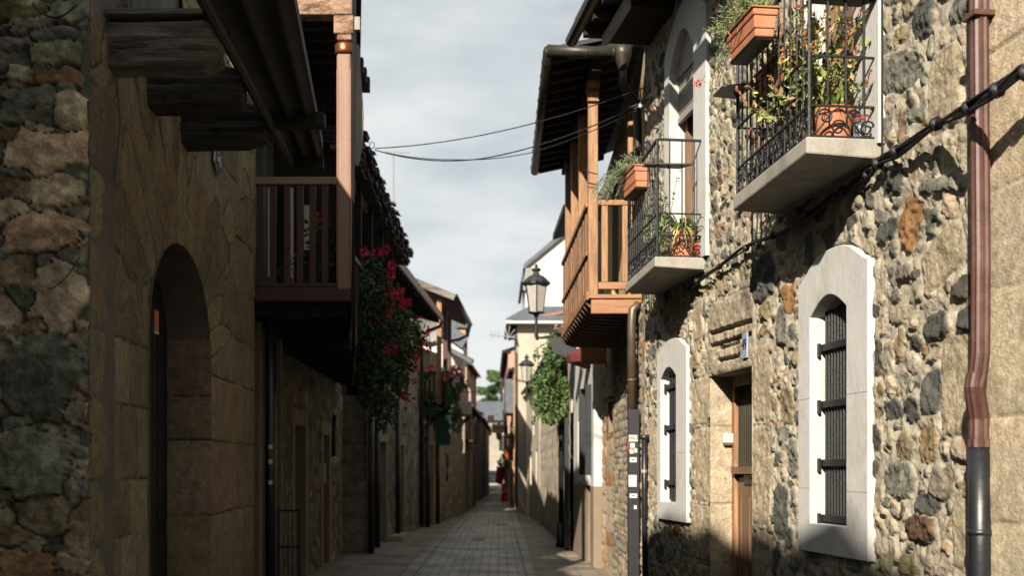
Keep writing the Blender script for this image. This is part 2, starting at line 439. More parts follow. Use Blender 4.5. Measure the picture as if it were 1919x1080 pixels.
def stone_wall(name, F, u0, u1, z0, z1, res, sites, parent, hole=None, warp=.02, seed=1, mortar=(.46, .40, .29), amp=1.0,
               joint=.16, off=0.0, m='stone', mh=0.0, extra=None, mort_rough=.012, edge=1.12, wsc=9, fine=1.0, base_tone=None, domep=3.0, tiltk=.18, ring=0.0):
    nu = max(2, int((u1 - u0) / res)); nz = max(2, int((z1 - z0) / res))
    us = np.linspace(u0, u1, nu + 1); zs = np.linspace(z0, z1, nz + 1)
    U, Z = np.meshgrid(us, zs)
    d1, d2, idx = stones_field(U, Z, sites, warp, seed, wsc)
    H = np.array([s[6] for s in sites]); C = np.array([s[7] for s in sites]); G = np.array([s[8] for s in sites])
    mk = sstep(0.0, joint, d2 - d1) * sstep(edge + .12, edge - .12, d1)
    dome = np.clip(1 - (np.clip(d1, 0, 1.2) / 1.3) ** domep, 0, 1)
    rs = np.random.RandomState(seed + 77)
    tiltu = rs.uniform(-1, 1, len(sites)); tiltz = rs.uniform(-1, 1, len(sites))
    SU = np.array([s[0] for s in sites]); SZ = np.array([s[1] for s in sites])
    tilt = (U - SU[idx]) * tiltu[idx] * tiltk + (Z - SZ[idx]) * tiltz[idx] * tiltk * .8
    tilt = np.clip(tilt, -.014, .014) * (1 - .7 * G[idx])
    ridg = np.abs(fbm(U, Z, 22, seed + 3, 3)) 
    hh = mk * (H[idx] * dome * amp + tilt * amp + (.016 * (fbm(U, Z, 16, seed + 5, 4)) + .012 * ridg) * (1 - .5 * G[idx]) * amp * fine)
    hh = hh + (1 - mk) * (mh + mort_rough * fbm(U, Z, 14, seed + 6, 4)) - ring * np.exp(-((mk - .3) / .22) ** 2) * (.4 + 1.2 * np.clip(vnoise(U, Z, 9, seed + 21) + .4, 0, 1))
    col = C[idx] * (1 + .30 * fbm(U, Z, 7, seed + 11, 4))[..., None]
    spk = (np.random.RandomState(seed + 5).rand(*U.shape) - .5)
    col = col * (1 + G[idx][..., None] * .5 * spk[..., None])
    mc = np.array(mortar) * (1 + .22 * fbm(U, Z, 6, seed + 13, 4))[..., None]
    mk2 = sstep(.25, .75, mk)
    col = col * mk2[..., None] + mc * (1 - mk2[..., None])
    if extra is not None:
        hh, col = extra(U, Z, hh, col)
    if base_tone is not None:
        col = base_tone(U, Z, col)
    hh = hh + off
    A = np.array(F.A); T = np.array(F.t); Nn = np.array(F.n)
    V = A[None, None] + U[..., None] * T + hh[..., None] * Nn + Z[..., None] * np.array([0, 0, 1.0])
    org = np.array(parent_world(parent))
    V = (V - org).reshape(-1, 3).astype(np.float32)
    ii = np.arange(nz)[:, None] * (nu + 1) + np.arange(nu)[None]
    a = ii; b = ii + 1; c = ii + nu + 2; d = ii + nu + 1
    keep = np.ones((nz, nu), bool)
    if hole is not None:
        Uc = (U[:-1, :-1] + U[1:, 1:]) / 2; Zc = (Z[:-1, :-1] + Z[1:, 1:]) / 2
        keep = ~hole(Uc, Zc)
    q = np.stack([a, b, c, d], -1) if F.side < 0 else np.stack([a, d, c, b], -1)
    q = q[keep].reshape(-1, 4)
    used = np.zeros(len(V), bool); used[q.ravel()] = True
    rem = np.cumsum(used) - 1
    q = rem[q]; V = V[used]; cc = col.reshape(-1, 3)[used]
    me = bpy.data.meshes.new(name)
    nf = len(q)
    me.vertices.add(len(V)); me.vertices.foreach_set('co', V.ravel())
    me.loops.add(nf * 4); me.loops.foreach_set('vertex_index', q.ravel().astype(np.int32))
    me.polygons.add(nf); me.polygons.foreach_set('loop_start', np.arange(0, nf * 4, 4, dtype=np.int32))
    me.polygons.foreach_set('use_smooth', np.ones(nf, bool))
    me.update(calc_edges=True)
    me.materials.append(M[m])
    ca = me.color_attributes.new('Col', 'FLOAT_COLOR', 'POINT')
    rgba = np.ones((len(V), 4), np.float32); rgba[:, :3] = np.clip(cc * KA, 0.003, .9)
    ca.data.foreach_set('color', rgba.ravel())
    o = bpy.data.objects.new(name, me); COL.objects.link(o)
    if parent is not None: o.parent = parent
    return o

def rubble_sites(u0, u1, z0, z1, rng, palette, fixed=(), rmin=.035, rmax=.13, n=5000, asp=(1.0, 1.6), steep=0, hh=(.02, .045), pr=(2.2, 3.6), power=2.2, pack=.86, skip=None):
    sites = list(fixed)
    PU = [s[0] for s in sites]; PZ = [s[1] for s in sites]; PA = [s[2] for s in sites]; PB = [s[3] for s in sites]
    for k in range(n):
        f = (1 - k / n) ** power
        r = rmin + (rmax - rmin) * f * rng.uniform(.6, 1)
        a = rng.uniform(*asp); ru = r * math.sqrt(a); rz = r / math.sqrt(a)
        if steep and rng.random() < steep: ru, rz = rz, ru
        u = rng.uniform(u0, u1); z = rng.uniform(z0, z1)
        if skip is not None and skip(u, z): continue
        if PU:
            du = np.abs(np.array(PU) - u) / (np.array(PA) + ru); dz = np.abs(np.array(PZ) - z) / (np.array(PB) + rz)
            if np.min(du ** 2.4 + dz ** 2.4) < pack ** 2.4: continue
        c, g = palette(rng)
        sites.append((u, z, ru, rz, rng.uniform(-.45, .45), rng.uniform(*pr), rng.uniform(*hh), c, g))
        PU.append(u); PZ.append(z); PA.append(ru); PB.append(rz)
    return sites

def rect_site(u0, u1, z0, z1, c, h=.02, g=1.0, p=9, an=0):
    return ((u0 + u1) / 2, (z0 + z1) / 2, (u1 - u0) / 2 * 1.0, (z1 - z0) / 2 * 1.0, an, p, h, c, g)

def course_sites(u0, u1, z0, z1, rng, pal, rh=(.3, .45), bl=(.5, .9), h=(.012, .022), skip=None, p=8, gap=.012):
    out_ = []; z = z0
    while z < z1:
        hgt = rng.uniform(*rh); u = u0 - rng.uniform(0, bl[0])
        while u < u1:
            l = rng.uniform(*bl)
            if skip is None or not skip(u + l / 2, z + hgt / 2):
                c, g = pal(rng)
                out_.append(rect_site(u + gap, u + l - gap, z + gap, z + hgt - gap, c, rng.uniform(*h), g, p, rng.uniform(-.01, .01)))
            u += l
        z += hgt
    return out_

def jit(c, rng, a=.12):
    k = 1 + rng.uniform(-a, a)
    return tuple(max(.005, x * k * (1 + rng.uniform(-a * .3, a * .3))) for x in c)

def arch_loop(u0, u1, z0, z1, rise, n=10, peak=.5):
    """closed loop of (u,z): up the u0 side, over the arch, down the u1 side"""
    pts = [(u0, z0), (u0, z0 + (z1 - rise - z0) * .5)]
    for k in range(n + 1):
        t = k / n
        a = math.pi * t
        pts.append((u0 + (u1 - u0) * (1 - math.cos(a)) / 2, z1 - rise + rise * math.sin(a) ** .9 if rise > 0 else z1))
    pts += [(u1, z0 + (z1 - rise - z0) * .5), (u1, z0)]
    return pts

def surround(F, outer, inner, o_front, depth, parent, name, m, o_wall=0.0, sill=True, bevel=.006):
    mb = MB(); n = len(outer)
    of = [F.pt(u, o_front, z) for u, z in outer]; ob = [F.pt(u, o_wall - .12, z) for u, z in outer]
    inf = [F.pt(u, o_front, z) for u, z in inner]; inb = [F.pt(u, -depth, z) for u, z in inner]
    vs = of + ob + inf + inb; fs = []
    rng_ = range(n) if sill else range(n - 1)
    for i in rng_:
        j = (i + 1) % n
        fs.append((i, j, 2 * n + j, 2 * n + i)); fs.append((i, n + i, n + j, j)); fs.append((2 * n + i, 2 * n + j, 3 * n + j, 3 * n + i))
    mb.add(vs, fs)
    o = mb.build(name, m, parent)
    if bevel:
        md = o.modifiers.new('bevel', 'BEVEL'); md.width = bevel; md.segments = 2; md.limit_method = 'ANGLE'; md.angle_limit = R(50)
    return o

def openings_wall(F, u0, u1, z0, z1, ops, parent, m, name='wall', thick=.3, reveal=.16, off=0.0):
    """plain rendered wall with rectangular openings (u0,u1,z0,z1)"""
    us = sorted(set([u0, u1] + [x for o in ops for x in o[:2]])); zs = sorted(set([z0, z1] + [x for o in ops for x in o[2:4]]))
    mb = MB()
    def inside(u, z): return any(o[0] < u < o[1] and o[2] < z < o[3] for o in ops)
    for i in range(len(us) - 1):
        for j in range(len(zs) - 1):
            if inside((us[i] + us[i + 1]) / 2, (zs[j] + zs[j + 1]) / 2): continue
            mb.quad(F.pt(us[i], off, zs[j]), F.pt(us[i + 1], off, zs[j]), F.pt(us[i + 1], off, zs[j + 1]), F.pt(us[i], off, zs[j + 1]))
    for a, b, c, d in [o[:4] for o in ops]:
        for p, q in (((a, c), (a, d)), ((a, d), (b, d)), ((b, d), (b, c)), ((b, c), (a, c))):
            mb.quad(F.pt(p[0], off, p[1]), F.pt(q[0], off, q[1]), F.pt(q[0], off - reveal, q[1]), F.pt(p[0], off - reveal, p[1]))
    # ends, top and back
    for uu in (u0, u1):
        mb.quad(F.pt(uu, off, z0), F.pt(uu, off, z1), F.pt(uu, -thick, z1), F.pt(uu, -thick, z0))
    mb.quad(F.pt(u0, off, z1), F.pt(u1, off, z1), F.pt(u1, -thick, z1), F.pt(u0, -thick, z1))
    return mb.build(name, m, parent)

def window_part(F, o, parent, reveal=.16, frame='paintwood', pane='glassd', off=0.0, name='window', bars=1):
    a, b, c, d = o[:4]; mb = MB(); w = .05; r = off - reveal
    F.hexa(mb, a, a + w, r, r + .05, c, d); F.hexa(mb, b - w, b, r, r + .05, c, d)
    F.hexa(mb, a + w, b - w, r, r + .05, d - w, d); F.hexa(mb, a + w, b - w, r, r + .05, c, c + w)
    for k in range(bars):
        uc = a + (b - a) * (k + 1) / (bars + 1)
        F.hexa(mb, uc - .02, uc + .02, r + .002, r + .045, c + w, d - w)
    f = mb.build(name, M[frame], parent)
    g = MB(); g.quad(F.pt(a + w * .5, r + .02, c + w * .5), F.pt(b - w * .5, r + .02, c + w * .5), F.pt(b - w * .5, r + .02, d - w * .5), F.pt(a + w * .5, r + .02, d - w * .5))
    g.build('pane', M[pane], f)
    return f

def door_part(F, o, parent, reveal=.2, m='doordark', off=0.0, planks=5, name='door', handle=True):
    a, b, c, d = o[:4]; mb = MB(); r = off - reveal
    for k in range(planks):
        x0 = a + (b - a) * k / planks; x1 = a + (b - a) * (k + 1) / planks
        F.hexa(mb, x0 + .003, x1 - .003, r - .04, r + .002 * (k % 2), c, d)
    F.hexa(mb, a, b, r + .003, r + .022, c + .1, c + .22); F.hexa(mb, a, b, r + .003, r + .022, d - .3, d - .18)
    dd = mb.build(name, M[m], parent)
    if handle:
        h = MB(); h.tube([F.pt(a + .1, r + .01, c + 1.02), F.pt(a + .1, r + .06, c + 1.02), F.pt(a + .1, r + .06, c + .9)], .01)
        h.build('handle', M['iron'], dd)
    return dd

def core(F, u0, u1, z1, parent, depth=4.0, back=-.5, z0=-.2, m='core', name='rear_wall'):
    mb = MB(); F.hexa(mb, u0, u1, back, -depth, z0, z1)
    return mb.build(name, M[m], parent)

def text_obj(body, size, parent, m, pos, xdir, updir, extrude=.002, name='lettering', sx=1.0):
    cu = bpy.data.curves.new(name, 'FONT'); cu.body = body; cu.size = size; cu.extrude = extrude
    cu.align_x = 'CENTER'; cu.align_y = 'CENTER'
    o = bpy.data.objects.new(name, cu)
    COL.objects.link(o)
    dg = bpy.context.evaluated_depsgraph_get()
    me = bpy.data.meshes.new_from_object(o.evaluated_get(dg))
    bpy.data.objects.remove(o)
    X = Vector(xdir).normalized(); Yv = Vector(updir).normalized(); Zv = X.cross(Yv)
    mt = Matrix((( X.x * sx, Yv.x, Zv.x, pos[0]), (X.y * sx, Yv.y, Zv.y, pos[1]), (X.z * sx, Yv.z, Zv.z, pos[2]), (0, 0, 0, 1)))
    me.transform(mt); me.transform(Matrix.Translation(-parent_world(parent)))
    me.materials.clear(); me.materials.append(m)
    ob = bpy.data.objects.new(name, me); COL.objects.link(ob)
    if parent is not None: ob.parent = parent
    return ob

# ================================================================= plants
GREENS = [(.045, .085, .022), (.06, .12, .03), (.035, .065, .02), (.09, .15, .04), (.05, .075, .03)]
DEEP = [(.018, .042, .016), (.025, .055, .02), (.035, .075, .025), (.05, .095, .03)]
BRIGHT = [(.16, .22, .05), (.22, .27, .07), (.10, .17, .045), (.28, .30, .10)]
REDS = [(.62, .012, .06), (.70, .02, .10), (.50, .008, .03), (.66, .05, .16)]
def rv(rng):
    while True:
        v = Vector((rng.uniform(-1, 1), rng.uniform(-1, 1), rng.uniform(-1, 1)))
        if .05 < v.length < 1: return v
def leaf(mb, p, d, l, w, col, up=None):
    d = Vector(d).normalized(); s_ = d.cross(Vector((0, 0, 1)) if abs(d.z) < .95 else Vector((1, 0, 0))).normalized()
    if up is not None:
        s_ = d.cross(up).normalized() if d.cross(up).length > .05 else s_
    n_ = s_.cross(d)
    m1 = p + d * l * .45 + n_ * l * .06
    mb.add([p, m1 + s_ * w / 2, p + d * l, m1 - s_ * w / 2], [(0, 1, 2), (0, 2, 3)], col)
def leaf_mass(mb, rng, blobs, n, size, pal, hollow=.5, aspect=.8):
    tot = sum(b[1][0] * b[1][1] * b[1][2] for b in blobs) ** 1
    for c, r in blobs:
        c = Vector(c); k = max(6, int(n * (r[0] * r[1] * r[2]) / tot))
        for _ in range(k):
            v = rv(rng); 
            if v.length < hollow: v = v.normalized() * rng.uniform(hollow, 1)
            p = c + Vector((v.x * r[0], v.y * r[1], v.z * r[2]))
            d = (v.normalized() + rv(rng) * .9 + Vector((0, 0, -.25)))
            s_ = size * rng.uniform(.6, 1.3)
            leaf(mb, p, d, s_, s_ * aspect, jit(rng.choice(pal), rng, .25), up=rv(rng))
def flower_ball(mb, rng, c, r, pal=REDS, n=34):
    c = Vector(c)
    for _ in range(n):
        v = rv(rng).normalized(); p = c + v * r * rng.uniform(.35, 1)
        leaf(mb, p, v + rv(rng) * .8, r * .65, r * .6, jit(rng.choice(pal), rng, .2), up=rv(rng))
def blade(mb, p, d, l, w, droop, col, seg=7, twist=0):
    p = Vector(p); d = Vector(d).normalized(); pts = []; q = p.copy(); v = d.copy()
    for k in range(seg + 1):
        pts.append(q.copy()); q = q + v * l / seg; v = (v + Vector((0, 0, -droop / seg * (1 + k * .3)))).normalized()
    s_ = d.cross(Vector((0, 0, 1)))
    s_ = s_.normalized() if s_.length > .05 else Vector((1, 0, 0))
    vs = []
    for k, q in enumerate(pts):
        ww = w * (1 - (k / seg) ** 2) * (.5 + .5 * min(1, k / 1.5)) + .0006
        vs += [q - s_ * ww / 2, q + Vector((0, 0, -ww * .18)), q + s_ * ww / 2]
    fs = []
    for k in range(seg):
        a = k * 3
        fs += [(a, a + 1, a + 4, a + 3), (a + 1, a + 2, a + 5, a + 4)]
    mb.add(vs, fs, col)
    return pts
def sprig(mb, rng, p, d, l, droop, pal, stem=(.10, .11, .05), ll=.03, lw=.004, dens=26):
    """thin stem lined with narrow needle leaves (rosemary-like)"""
    pts = [Vector(p)]; v = Vector(d).normalized()
    for k in range(8):
        pts.append(pts[-1] + v * l / 8); v = (v + Vector((rng.uniform(-.16, .16), rng.uniform(-.16, .16), -droop / 8 + rng.uniform(-.1, .1)))).normalized()
    mb.tube(pts, [.0028] * 4 + [.0018] * 5, 4, col=stem, cap=False)
    for k in range(dens):
        t = rng.uniform(.1, 1) * 7.99; i = int(t); q = pts[i].lerp(pts[i + 1], t - i)
        dd = (pts[i + 1] - pts[i]).normalized() * .8 + rv(rng)
        leaf(mb, q, dd, ll * rng.uniform(.6, 1.2), lw, jit(rng.choice(pal), rng, .2), up=rv(rng))

# ================================================================= setting
def struct(o, kind='structure'):
    o['kind'] = kind; return o
g = MB()
nx, ny = 30, 60
g.quad((-150, -40, 0), (150, -40, 0), (150, 320, 0), (-150, 320, 0))
struct(g.build('pavement', M['pave']))
def ground_px(pts, z, name, m, ys=None):
    pass
LL = [(-1.72, -8), (-1.62, 6), (-1.52, 13), (-1.47, 20.5), (-1.36, 28), (-1.15, 38), (-.72, 52), (-.40, 75), (-.2, 110)]
LR = [(.62, -8), (.60, 6), (.56, 13), (.53, 17.5), (.58, 24), (.64, 33), (.64, 40), (.36, 52), (.15, 75), (.35, 110)]
def interp(L, y):
    for a, b in zip(L, L[1:]):
        if a[1] <= y <= b[1]: return a[0] + (b[0] - a[0]) * (y - a[1]) / (b[1] - a[1])
    return L[-1][0]
ys = [-8 + k * 1.0 for k in range(119)]
def strip(fl, fr, z, name, m):
    mb = MB()
    for a, b in zip(ys, ys[1:]):
        mb.quad((fl(a), a, z), (fr(a), a, z), (fr(b), b, z), (fl(b), b, z))
    return struct(mb.build(name, m))
strip(lambda y: interp(LL, y), lambda y: interp(LR, y), .004, 'street_lane', M['lane'])
strip(lambda y: interp(LL, y), lambda y: interp(LL, y) + .24, .008, 'lane_border', M['lane2'])
strip(lambda y: interp(LR, y) - .24, lambda y: interp(LR, y), .008, 'lane_border', M['lane2'])
# drain strip running diagonally across the lane
mb = MB(); mb.quad((-.72, 11, .012), (-.62, 11, .012), (-.42, 24, .012), (-.52, 24, .012)); struct(mb.build('drain_channel', M['lane2']))

for (px0, px1, py0, py1, lab) in ((886, 908, 1009, 1014, 'small dark drain cover in the lane nearer the viewer'), (928, 950, 983, 986, 'small dark drain cover farther along the lane')):
    ya = EYE * FPX / (py1 - VY); yb = EYE * FPX / (py0 - VY); xa = (px0 - VX) / FPX * ya; xb = (px1 - VX) / FPX * ya
    mb = MB(); mb.hexa([(xa, ya, .005), (xb, ya, .005), (xb, yb, .005), (xa, yb, .005), (xa, ya, .016), (xb, ya, .016), (xb, yb, .016), (xa, yb, .016)])
    for k in range(6): mb.box((xa + (xb - xa) * (k + .5) / 6, (ya + yb) / 2, .017), (.012, (yb - ya) * .8, .004))
    o = mb.build('drain_cover', M['iron']); rebase(o, (xa, ya, 0)); tag(o, lab, 'drain')

# ================================================================= palettes
def pal_rubble(rng):
    k = rng.random()
    if k < .20: return jit((.15, .15, .12), rng, .3), .2
    if k < .36: return jit((.27, .265, .215), rng, .22), .3
    if k < .50: return jit((.40, .31, .19), rng, .22), .3
    if k < .55: return jit((.36, .20, .09), rng, .25), .2
    if k < .88: return jit((.50, .43, .30), rng, .18), .4
    return jit((.58, .51, .37), rng, .12), .8
def pal_granite(rng): return jit((.52, .43, .30), rng, .09), 1.0
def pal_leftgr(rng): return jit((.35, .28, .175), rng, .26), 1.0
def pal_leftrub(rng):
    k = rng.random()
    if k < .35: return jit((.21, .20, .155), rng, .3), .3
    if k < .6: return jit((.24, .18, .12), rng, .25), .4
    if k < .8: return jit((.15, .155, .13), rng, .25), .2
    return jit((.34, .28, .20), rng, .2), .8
def pal_brick(rng):
    k = rng.random()
    if k < .3: return jit((.60, .34, .17), rng, .15), .4
    return jit((.64, .52, .36), rng, .12), .6
def pal_ledge(rng):
    k = rng.random()
    if k < .3: return jit((.40, .31, .20), rng, .2), .3
    if k < .5: return jit((.30, .28, .24), rng, .2), .3
    return jit((.50, .43, .32), rng, .15), .4

def base_darkening(lo, hi, amt=.6, tint=(.75, .85, .8), seed=3):  # darkens wall colour towards the bottom, slightly green, noisy edge
    def f(U, Z, col):
        k = sstep(hi, lo, Z + .35 * fbm(U, Z, 2.2, seed, 4)) * amt
        return col * (1 - k[..., None] * (1 - np.array(tint) * .45))
    return f

# ================================================================= RIGHT: granite block house (nearest)
rng = random.Random(4)
def RX(y): return 3.136 - .13 * y
F1 = Fac((RX(1.0), 1.0), (RX(12.25), 12.25), 1)
r0 = thing('granite_house', 'pale granite block house at the right edge beyond the brown downpipe', 'house', (F1.pt(0, 0, 0).x, 1.0, 0))
uE = F1.u(1852)
sites = []
z = -.1
hs = [.47, .42, .56, .50, .60, .48, .66, .55, .5, .5, .6, .5]
for k, hgt in enumerate(hs):
    ue = uE - .012
    l = [.9, .55, .75][k % 3]
    u = ue
    while u > uE - 3.2:
        c, gg = jit((.78, .655, .455), rng, .08), 1.0
        sites.append(rect_site(u - l + .014, u - .006, z + .012, z + hgt - .012, c, .022, gg, 10, rng.uniform(-.012, .012)))
        u -= l; l = rng.uniform(.6, 1.0)
    z += hgt
stone_wall('wall', F1, uE - 3.0, uE, -.05, 5.8, .012, sites, r0, warp=.014, seed=21, mortar=(.62, .54, .39), joint=.05, off=.045, edge=1.1, amp=1.0, fine=.3, base_tone=base_darkening(.3, 1.7, .4))
mb = MB(); mb.quad(F1.pt(uE, .05, -.05), F1.pt(uE, -.1, -.05), F1.pt(uE, -.1, 5.8), F1.pt(uE, .05, 5.8)); mb.build('quoin_edge', M['concrete'], r0)
core(F1, 0, uE - .02, 5.8, r0, depth=5, back=-.08)

# ================================================================= RIGHT: rubble house
r1 = thing('rubble_stone_house', 'sunlit rubble stone house with white window surrounds and two small iron balconies', 'house', (F1.pt(uE, 0, 0).x, F1.pt(uE, 0, 0).y, 0))
uF = F1.L
Q = F1.uz
def loop_px(F, pts, o=0): return [F.uz(x, y, o) for x, y in pts]
# --- openings: (outer loop, inner loop)
def arch_sh(u0, u1, z0, zs, zp, n=12, pk=.5, k=1.0):
    """outline with segmental or ogee-shouldered top, starting bottom u0"""
    pts = [(u0, z0), (u0, (z0 + zs) / 2)]
    for i in range(n + 1):
        t = i / n
        q_ = lambda x: (lambda c: c * c * (3 - 2 * c))(max(0, min(1, x)))
        s_ = (.45 * q_(t / .32) * q_((1 - t) / .32) + .55 * math.sin(math.pi * t)) if k > 1.5 else math.sin(math.pi * t) ** k
        pts.append((u0 + (u1 - u0) * t, zs + (zp - zs) * s_))
    pts += [(u1, (z0 + zs) / 2), (u1, z0)]
    return pts
# big window: u decreases as px grows
bw0, bw1 = Q(1641, 900)[0], Q(1509, 900)[0]
bz0 = 1.05
bigO = arch_sh(bw0, bw1, bz0, 2.85, 3.01, n=18, k=2)
bi0, bi1 = Q(1600, 900)[0], Q(1531, 900)[0]
bigI = arch_sh(bi0, bi1, 1.24, 2.61, 2.72, n=18)
sw0, sw1 = Q(1296, 900)[0], Q(1240, 900)[0]
smO = arch_sh(sw0, sw1, 1.11, 2.72, 2.84, n=18, k=2)
smI = arch_sh(Q(1276, 900)[0], Q(1247, 900)[0], 1.28, 2.48, 2.58, n=18)
d10, d11 = Q(1660, 200)[0], Q(1500, 200)[0]
D1O = arch_sh(d10, d11, 3.50, 5.55, 5.72)
D1I = arch_sh(Q(1612, 200)[0], Q(1520, 200)[0], 3.52, 5.32, 5.45)
d20, d21 = Q(1333, 200)[0], Q(1254, 200)[0]
D2O = arch_sh(d20, d21, 3.44, 5.60, 5.90)
D2I = arch_sh(Q(1309, 200)[0], Q(1264, 200)[0], 3.46, 5.38, 5.66)
door0, door1 = Q(1414, 900)[0], Q(1335, 900)[0]
dz1 = 2.395
holes = [(bigO, .05), (smO, .05), (D1O, .05), (D2O, .05)]
def hole_r1(U, Z):
    h = (U > door0) & (U < door1) & (Z < dz1)
    for L_, e_ in holes:
        a = min(p[0] for p in L_) + e_; b = max(p[0] for p in L_) - e_; c = min(p[1] for p in L_) + e_; d = max(p[1] for p in L_) - .22
        h |= (U > a) & (U < b) & (Z > c) & (Z < d)
    return h
G = lambda: jit((.58, .48, .33), rng, .07)
fixed = []
# granite jambs and lintel of the door
jr0, jr1 = Q(1450, 900)[0], door0
for a, b in ((-.1, 1.16), (1.16, 1.95), (1.95, 2.55)):
    fixed.append(rect_site(jr0 + .01, jr1 + .02, a + .008, b - .008, G(), .018, 1, 10))
jl0, jl1 = door1, Q(1298, 900)[0]
for k, (a, b) in enumerate(((-.1, .78), (.78, 1.30), (1.30, 1.98), (1.98, 2.42))):
    fixed.append(rect_site(jl0 - .02, jl1 - (.02 if k % 2 else .12), a + .008, b - .008, G(), .018, 1, 10))
fixed.append(rect_site(door0 - .06, door1 + .10, dz1 - .01, 3.02, (.52, .44, .32), .022, 1, 12))
# named granite and slate stones read from the photograph
def fx(px, py, w, h, c, hh=.03, g_=1.0, p=3, an=0):
    hh = hh * .75; u, z = Q(px, py); ua = Q(px - w, py)[0]; ub = Q(px + w, py)[0]; sc = FPX / (F1.pt(u, 0, 0).y)
    fixed.append((u, z, abs(ua - ub) / 2, h / sc, an, p, hh, c, g_))
GR = (.56, .47, .32); DK = (.12, .122, .105); RU = (.36, .20, .085); GY = (.25, .245, .2)
fx(1770, 480, 44, 48, GR, .03, 1, 3.2, -.35); fx(1775, 165, 34, 80, GR, .025, 1, 5); fx(1795, 720, 30, 100, GR, .02, 1, 6)
fx(1690, 190 - 55, 40, 40, GY, .02, .3, 2.6, .2); fx(1805, 1000, 16, 70, GR, .02, 1, 6)
fx(1710, 415, 24, 58, RU, .012, .1, 1.35, .06); fx(1762, 610, 28, 28, DK, .05, .1, 2.4); fx(1755, 735, 17, 42, DK, .04, .1, 4)
fx(1715, 767, 14, 24, DK, .035, .1, 5); fx(1680, 768, 16, 18, DK, .035, .1, 4); fx(1730, 990, 32, 26, (.15, .095, .06), .05, .1, 2.4, -.1)
fx(1690, 900, 32, 38, GY, .035, .2, 2.4); fx(1770, 905, 22, 34, (.33, .29, .22), .035, .4, 2.6); fx(1745, 945, 24, 20, DK, .03, .1, 2.2)
fx(1745, 830, 18, 38, (.34, .25, .14), .03, .3, 3); fx(1700, 840, 18, 30, (.34, .28, .18), .035, .3, 2.2)
fx(1735, 30, 22, 40, DK, .03, .2, 3); fx(1680, 345, 22, 26, DK, .04, .2, 3); fx(1762, 345, 40, 15, GY, .035, .3, 3, .2)
fx(1720, 700 - 145, 14, 16, (.32, .30, .2), .03, .3, 2.2); fx(1670, 255 + 175, 18, 22, DK, .04, .2, 3)
fx(1430, 520, 26, 46, DK, .03, .2, 3.2); fx(1470, 610, 12, 40, GY, .04, .3, 3); fx(1483, 560, 12, 30, RU, .03, .3, 3)
fx(1468, 960, 12, 55, DK, .03, .2, 3.5); fx(1490, 860, 12, 40, GY, .03, .2, 3); fx(1478, 760, 14, 36, (.33, .27, .17), .03, .3, 3)
fx(1310, 600, 10, 40, GR, .02, 1, 4); fx(1225, 840, 10, 60, GR, .02, 1, 5)
def skip_r1(u, z): return bool(hole_r1(np.array([u]), np.array([z]))[0])
sites = rubble_sites(uE, uF, -.1, 6.3, rng, pal_rubble, fixed, rmin=.024, rmax=.10, n=18000, asp=(.9, 2.2), steep=.5, hh=(.012, .034), pack=1.0, power=1.7, skip=skip_r1, pr=(1.3, 3.4))
ux = lambda px, py: Q(px, py)
gl = [(1333, 627, 1413, 601), (1333, 650, 1413, 625), (1350, 654, 1391, 640), (1350, 677, 1391, 666)]
gl = [(ux(a, b), ux(c, d)) for a, b, c, d in gl]
cuts = []
for a_, b_ in ((gl[0], gl[1]), (gl[2], gl[3])):
    for k in range(22 if a_ is gl[0] else 11):
        t = rng.random()
        if rng.random() < .3: continue
        u = a_[0][0] + (a_[1][0] - a_[0][0]) * t
        zt = a_[0][1] + (a_[1][1] - a_[0][1]) * t; zb = b_[0][1] + (b_[1][1] - b_[0][1]) * t
        cuts.append((u, zb + (zt - zb) * .15, zb + (zt - zb) * .85))
def lintel_extra(U, Z, hh, col):
    for (ua, za), (ub, zb) in gl:
        t = np.clip((U - ua) / (ub - ua), 0, 1); zl = za + (zb - za) * t + .006 * vnoise(U, Z, 30, 5)
        inside = (U > min(ua, ub)) & (U < max(ua, ub))
        d = np.abs(Z - zl); k = np.where(inside, sstep(.024, .006, d), 0)
        hh = hh - .045 * k
    for u, a, b in cuts:
        k = sstep(.011, .003, np.abs(U - u)) * ((Z > a) & (Z < b)); hh = hh - .016 * k
    for L_, e_ in holes:
        pa = sorted(L_[2:-2]); tops = np.interp(U, [q[0] for q in pa], [q[1] for q in pa], left=-9, right=-9)
        inn = (U > pa[0][0] - .01) & (U < pa[-1][0] + .01) & (Z < tops + .015) & (Z > L_[0][1] - .015)
        hh = np.where(inn, np.minimum(hh, .004), hh)
        inn2 = (U > pa[0][0] - .06) & (U < pa[-1][0] + .06) & (Z < np.interp(U, [q[0] for q in pa], [q[1] for q in pa]) + .06) & (Z > L_[0][1] - .06)
        hh = np.where(inn2, np.minimum(hh, .022), hh)
    # splayed door reveal shoulder: darker patch at the lintel corner
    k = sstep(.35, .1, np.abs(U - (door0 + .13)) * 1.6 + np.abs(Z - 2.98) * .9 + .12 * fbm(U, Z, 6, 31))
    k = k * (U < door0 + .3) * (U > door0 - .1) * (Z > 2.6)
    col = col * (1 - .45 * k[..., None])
    return hh, col
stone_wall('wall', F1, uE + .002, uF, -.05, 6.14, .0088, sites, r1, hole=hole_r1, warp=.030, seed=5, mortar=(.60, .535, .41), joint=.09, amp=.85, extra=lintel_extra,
           edge=.95, wsc=19, mort_rough=.026, fine=1.9, mh=.012, domep=8, tiltk=.40, ring=.010, base_tone=base_darkening(.55, 1.25, .45))
core(F1, uE, uF, 6.1, r1, depth=6, back=-.46)
# far end face of the rubble house
mb = MB(); mb.quad(F1.pt(uF, .02, -.05), F1.pt(uF, -.6, -.05), F1.pt(uF, -.6, 6.12), F1.pt(uF, .02, 6.12)); mb.build('end_wall', M['beige'], r1)
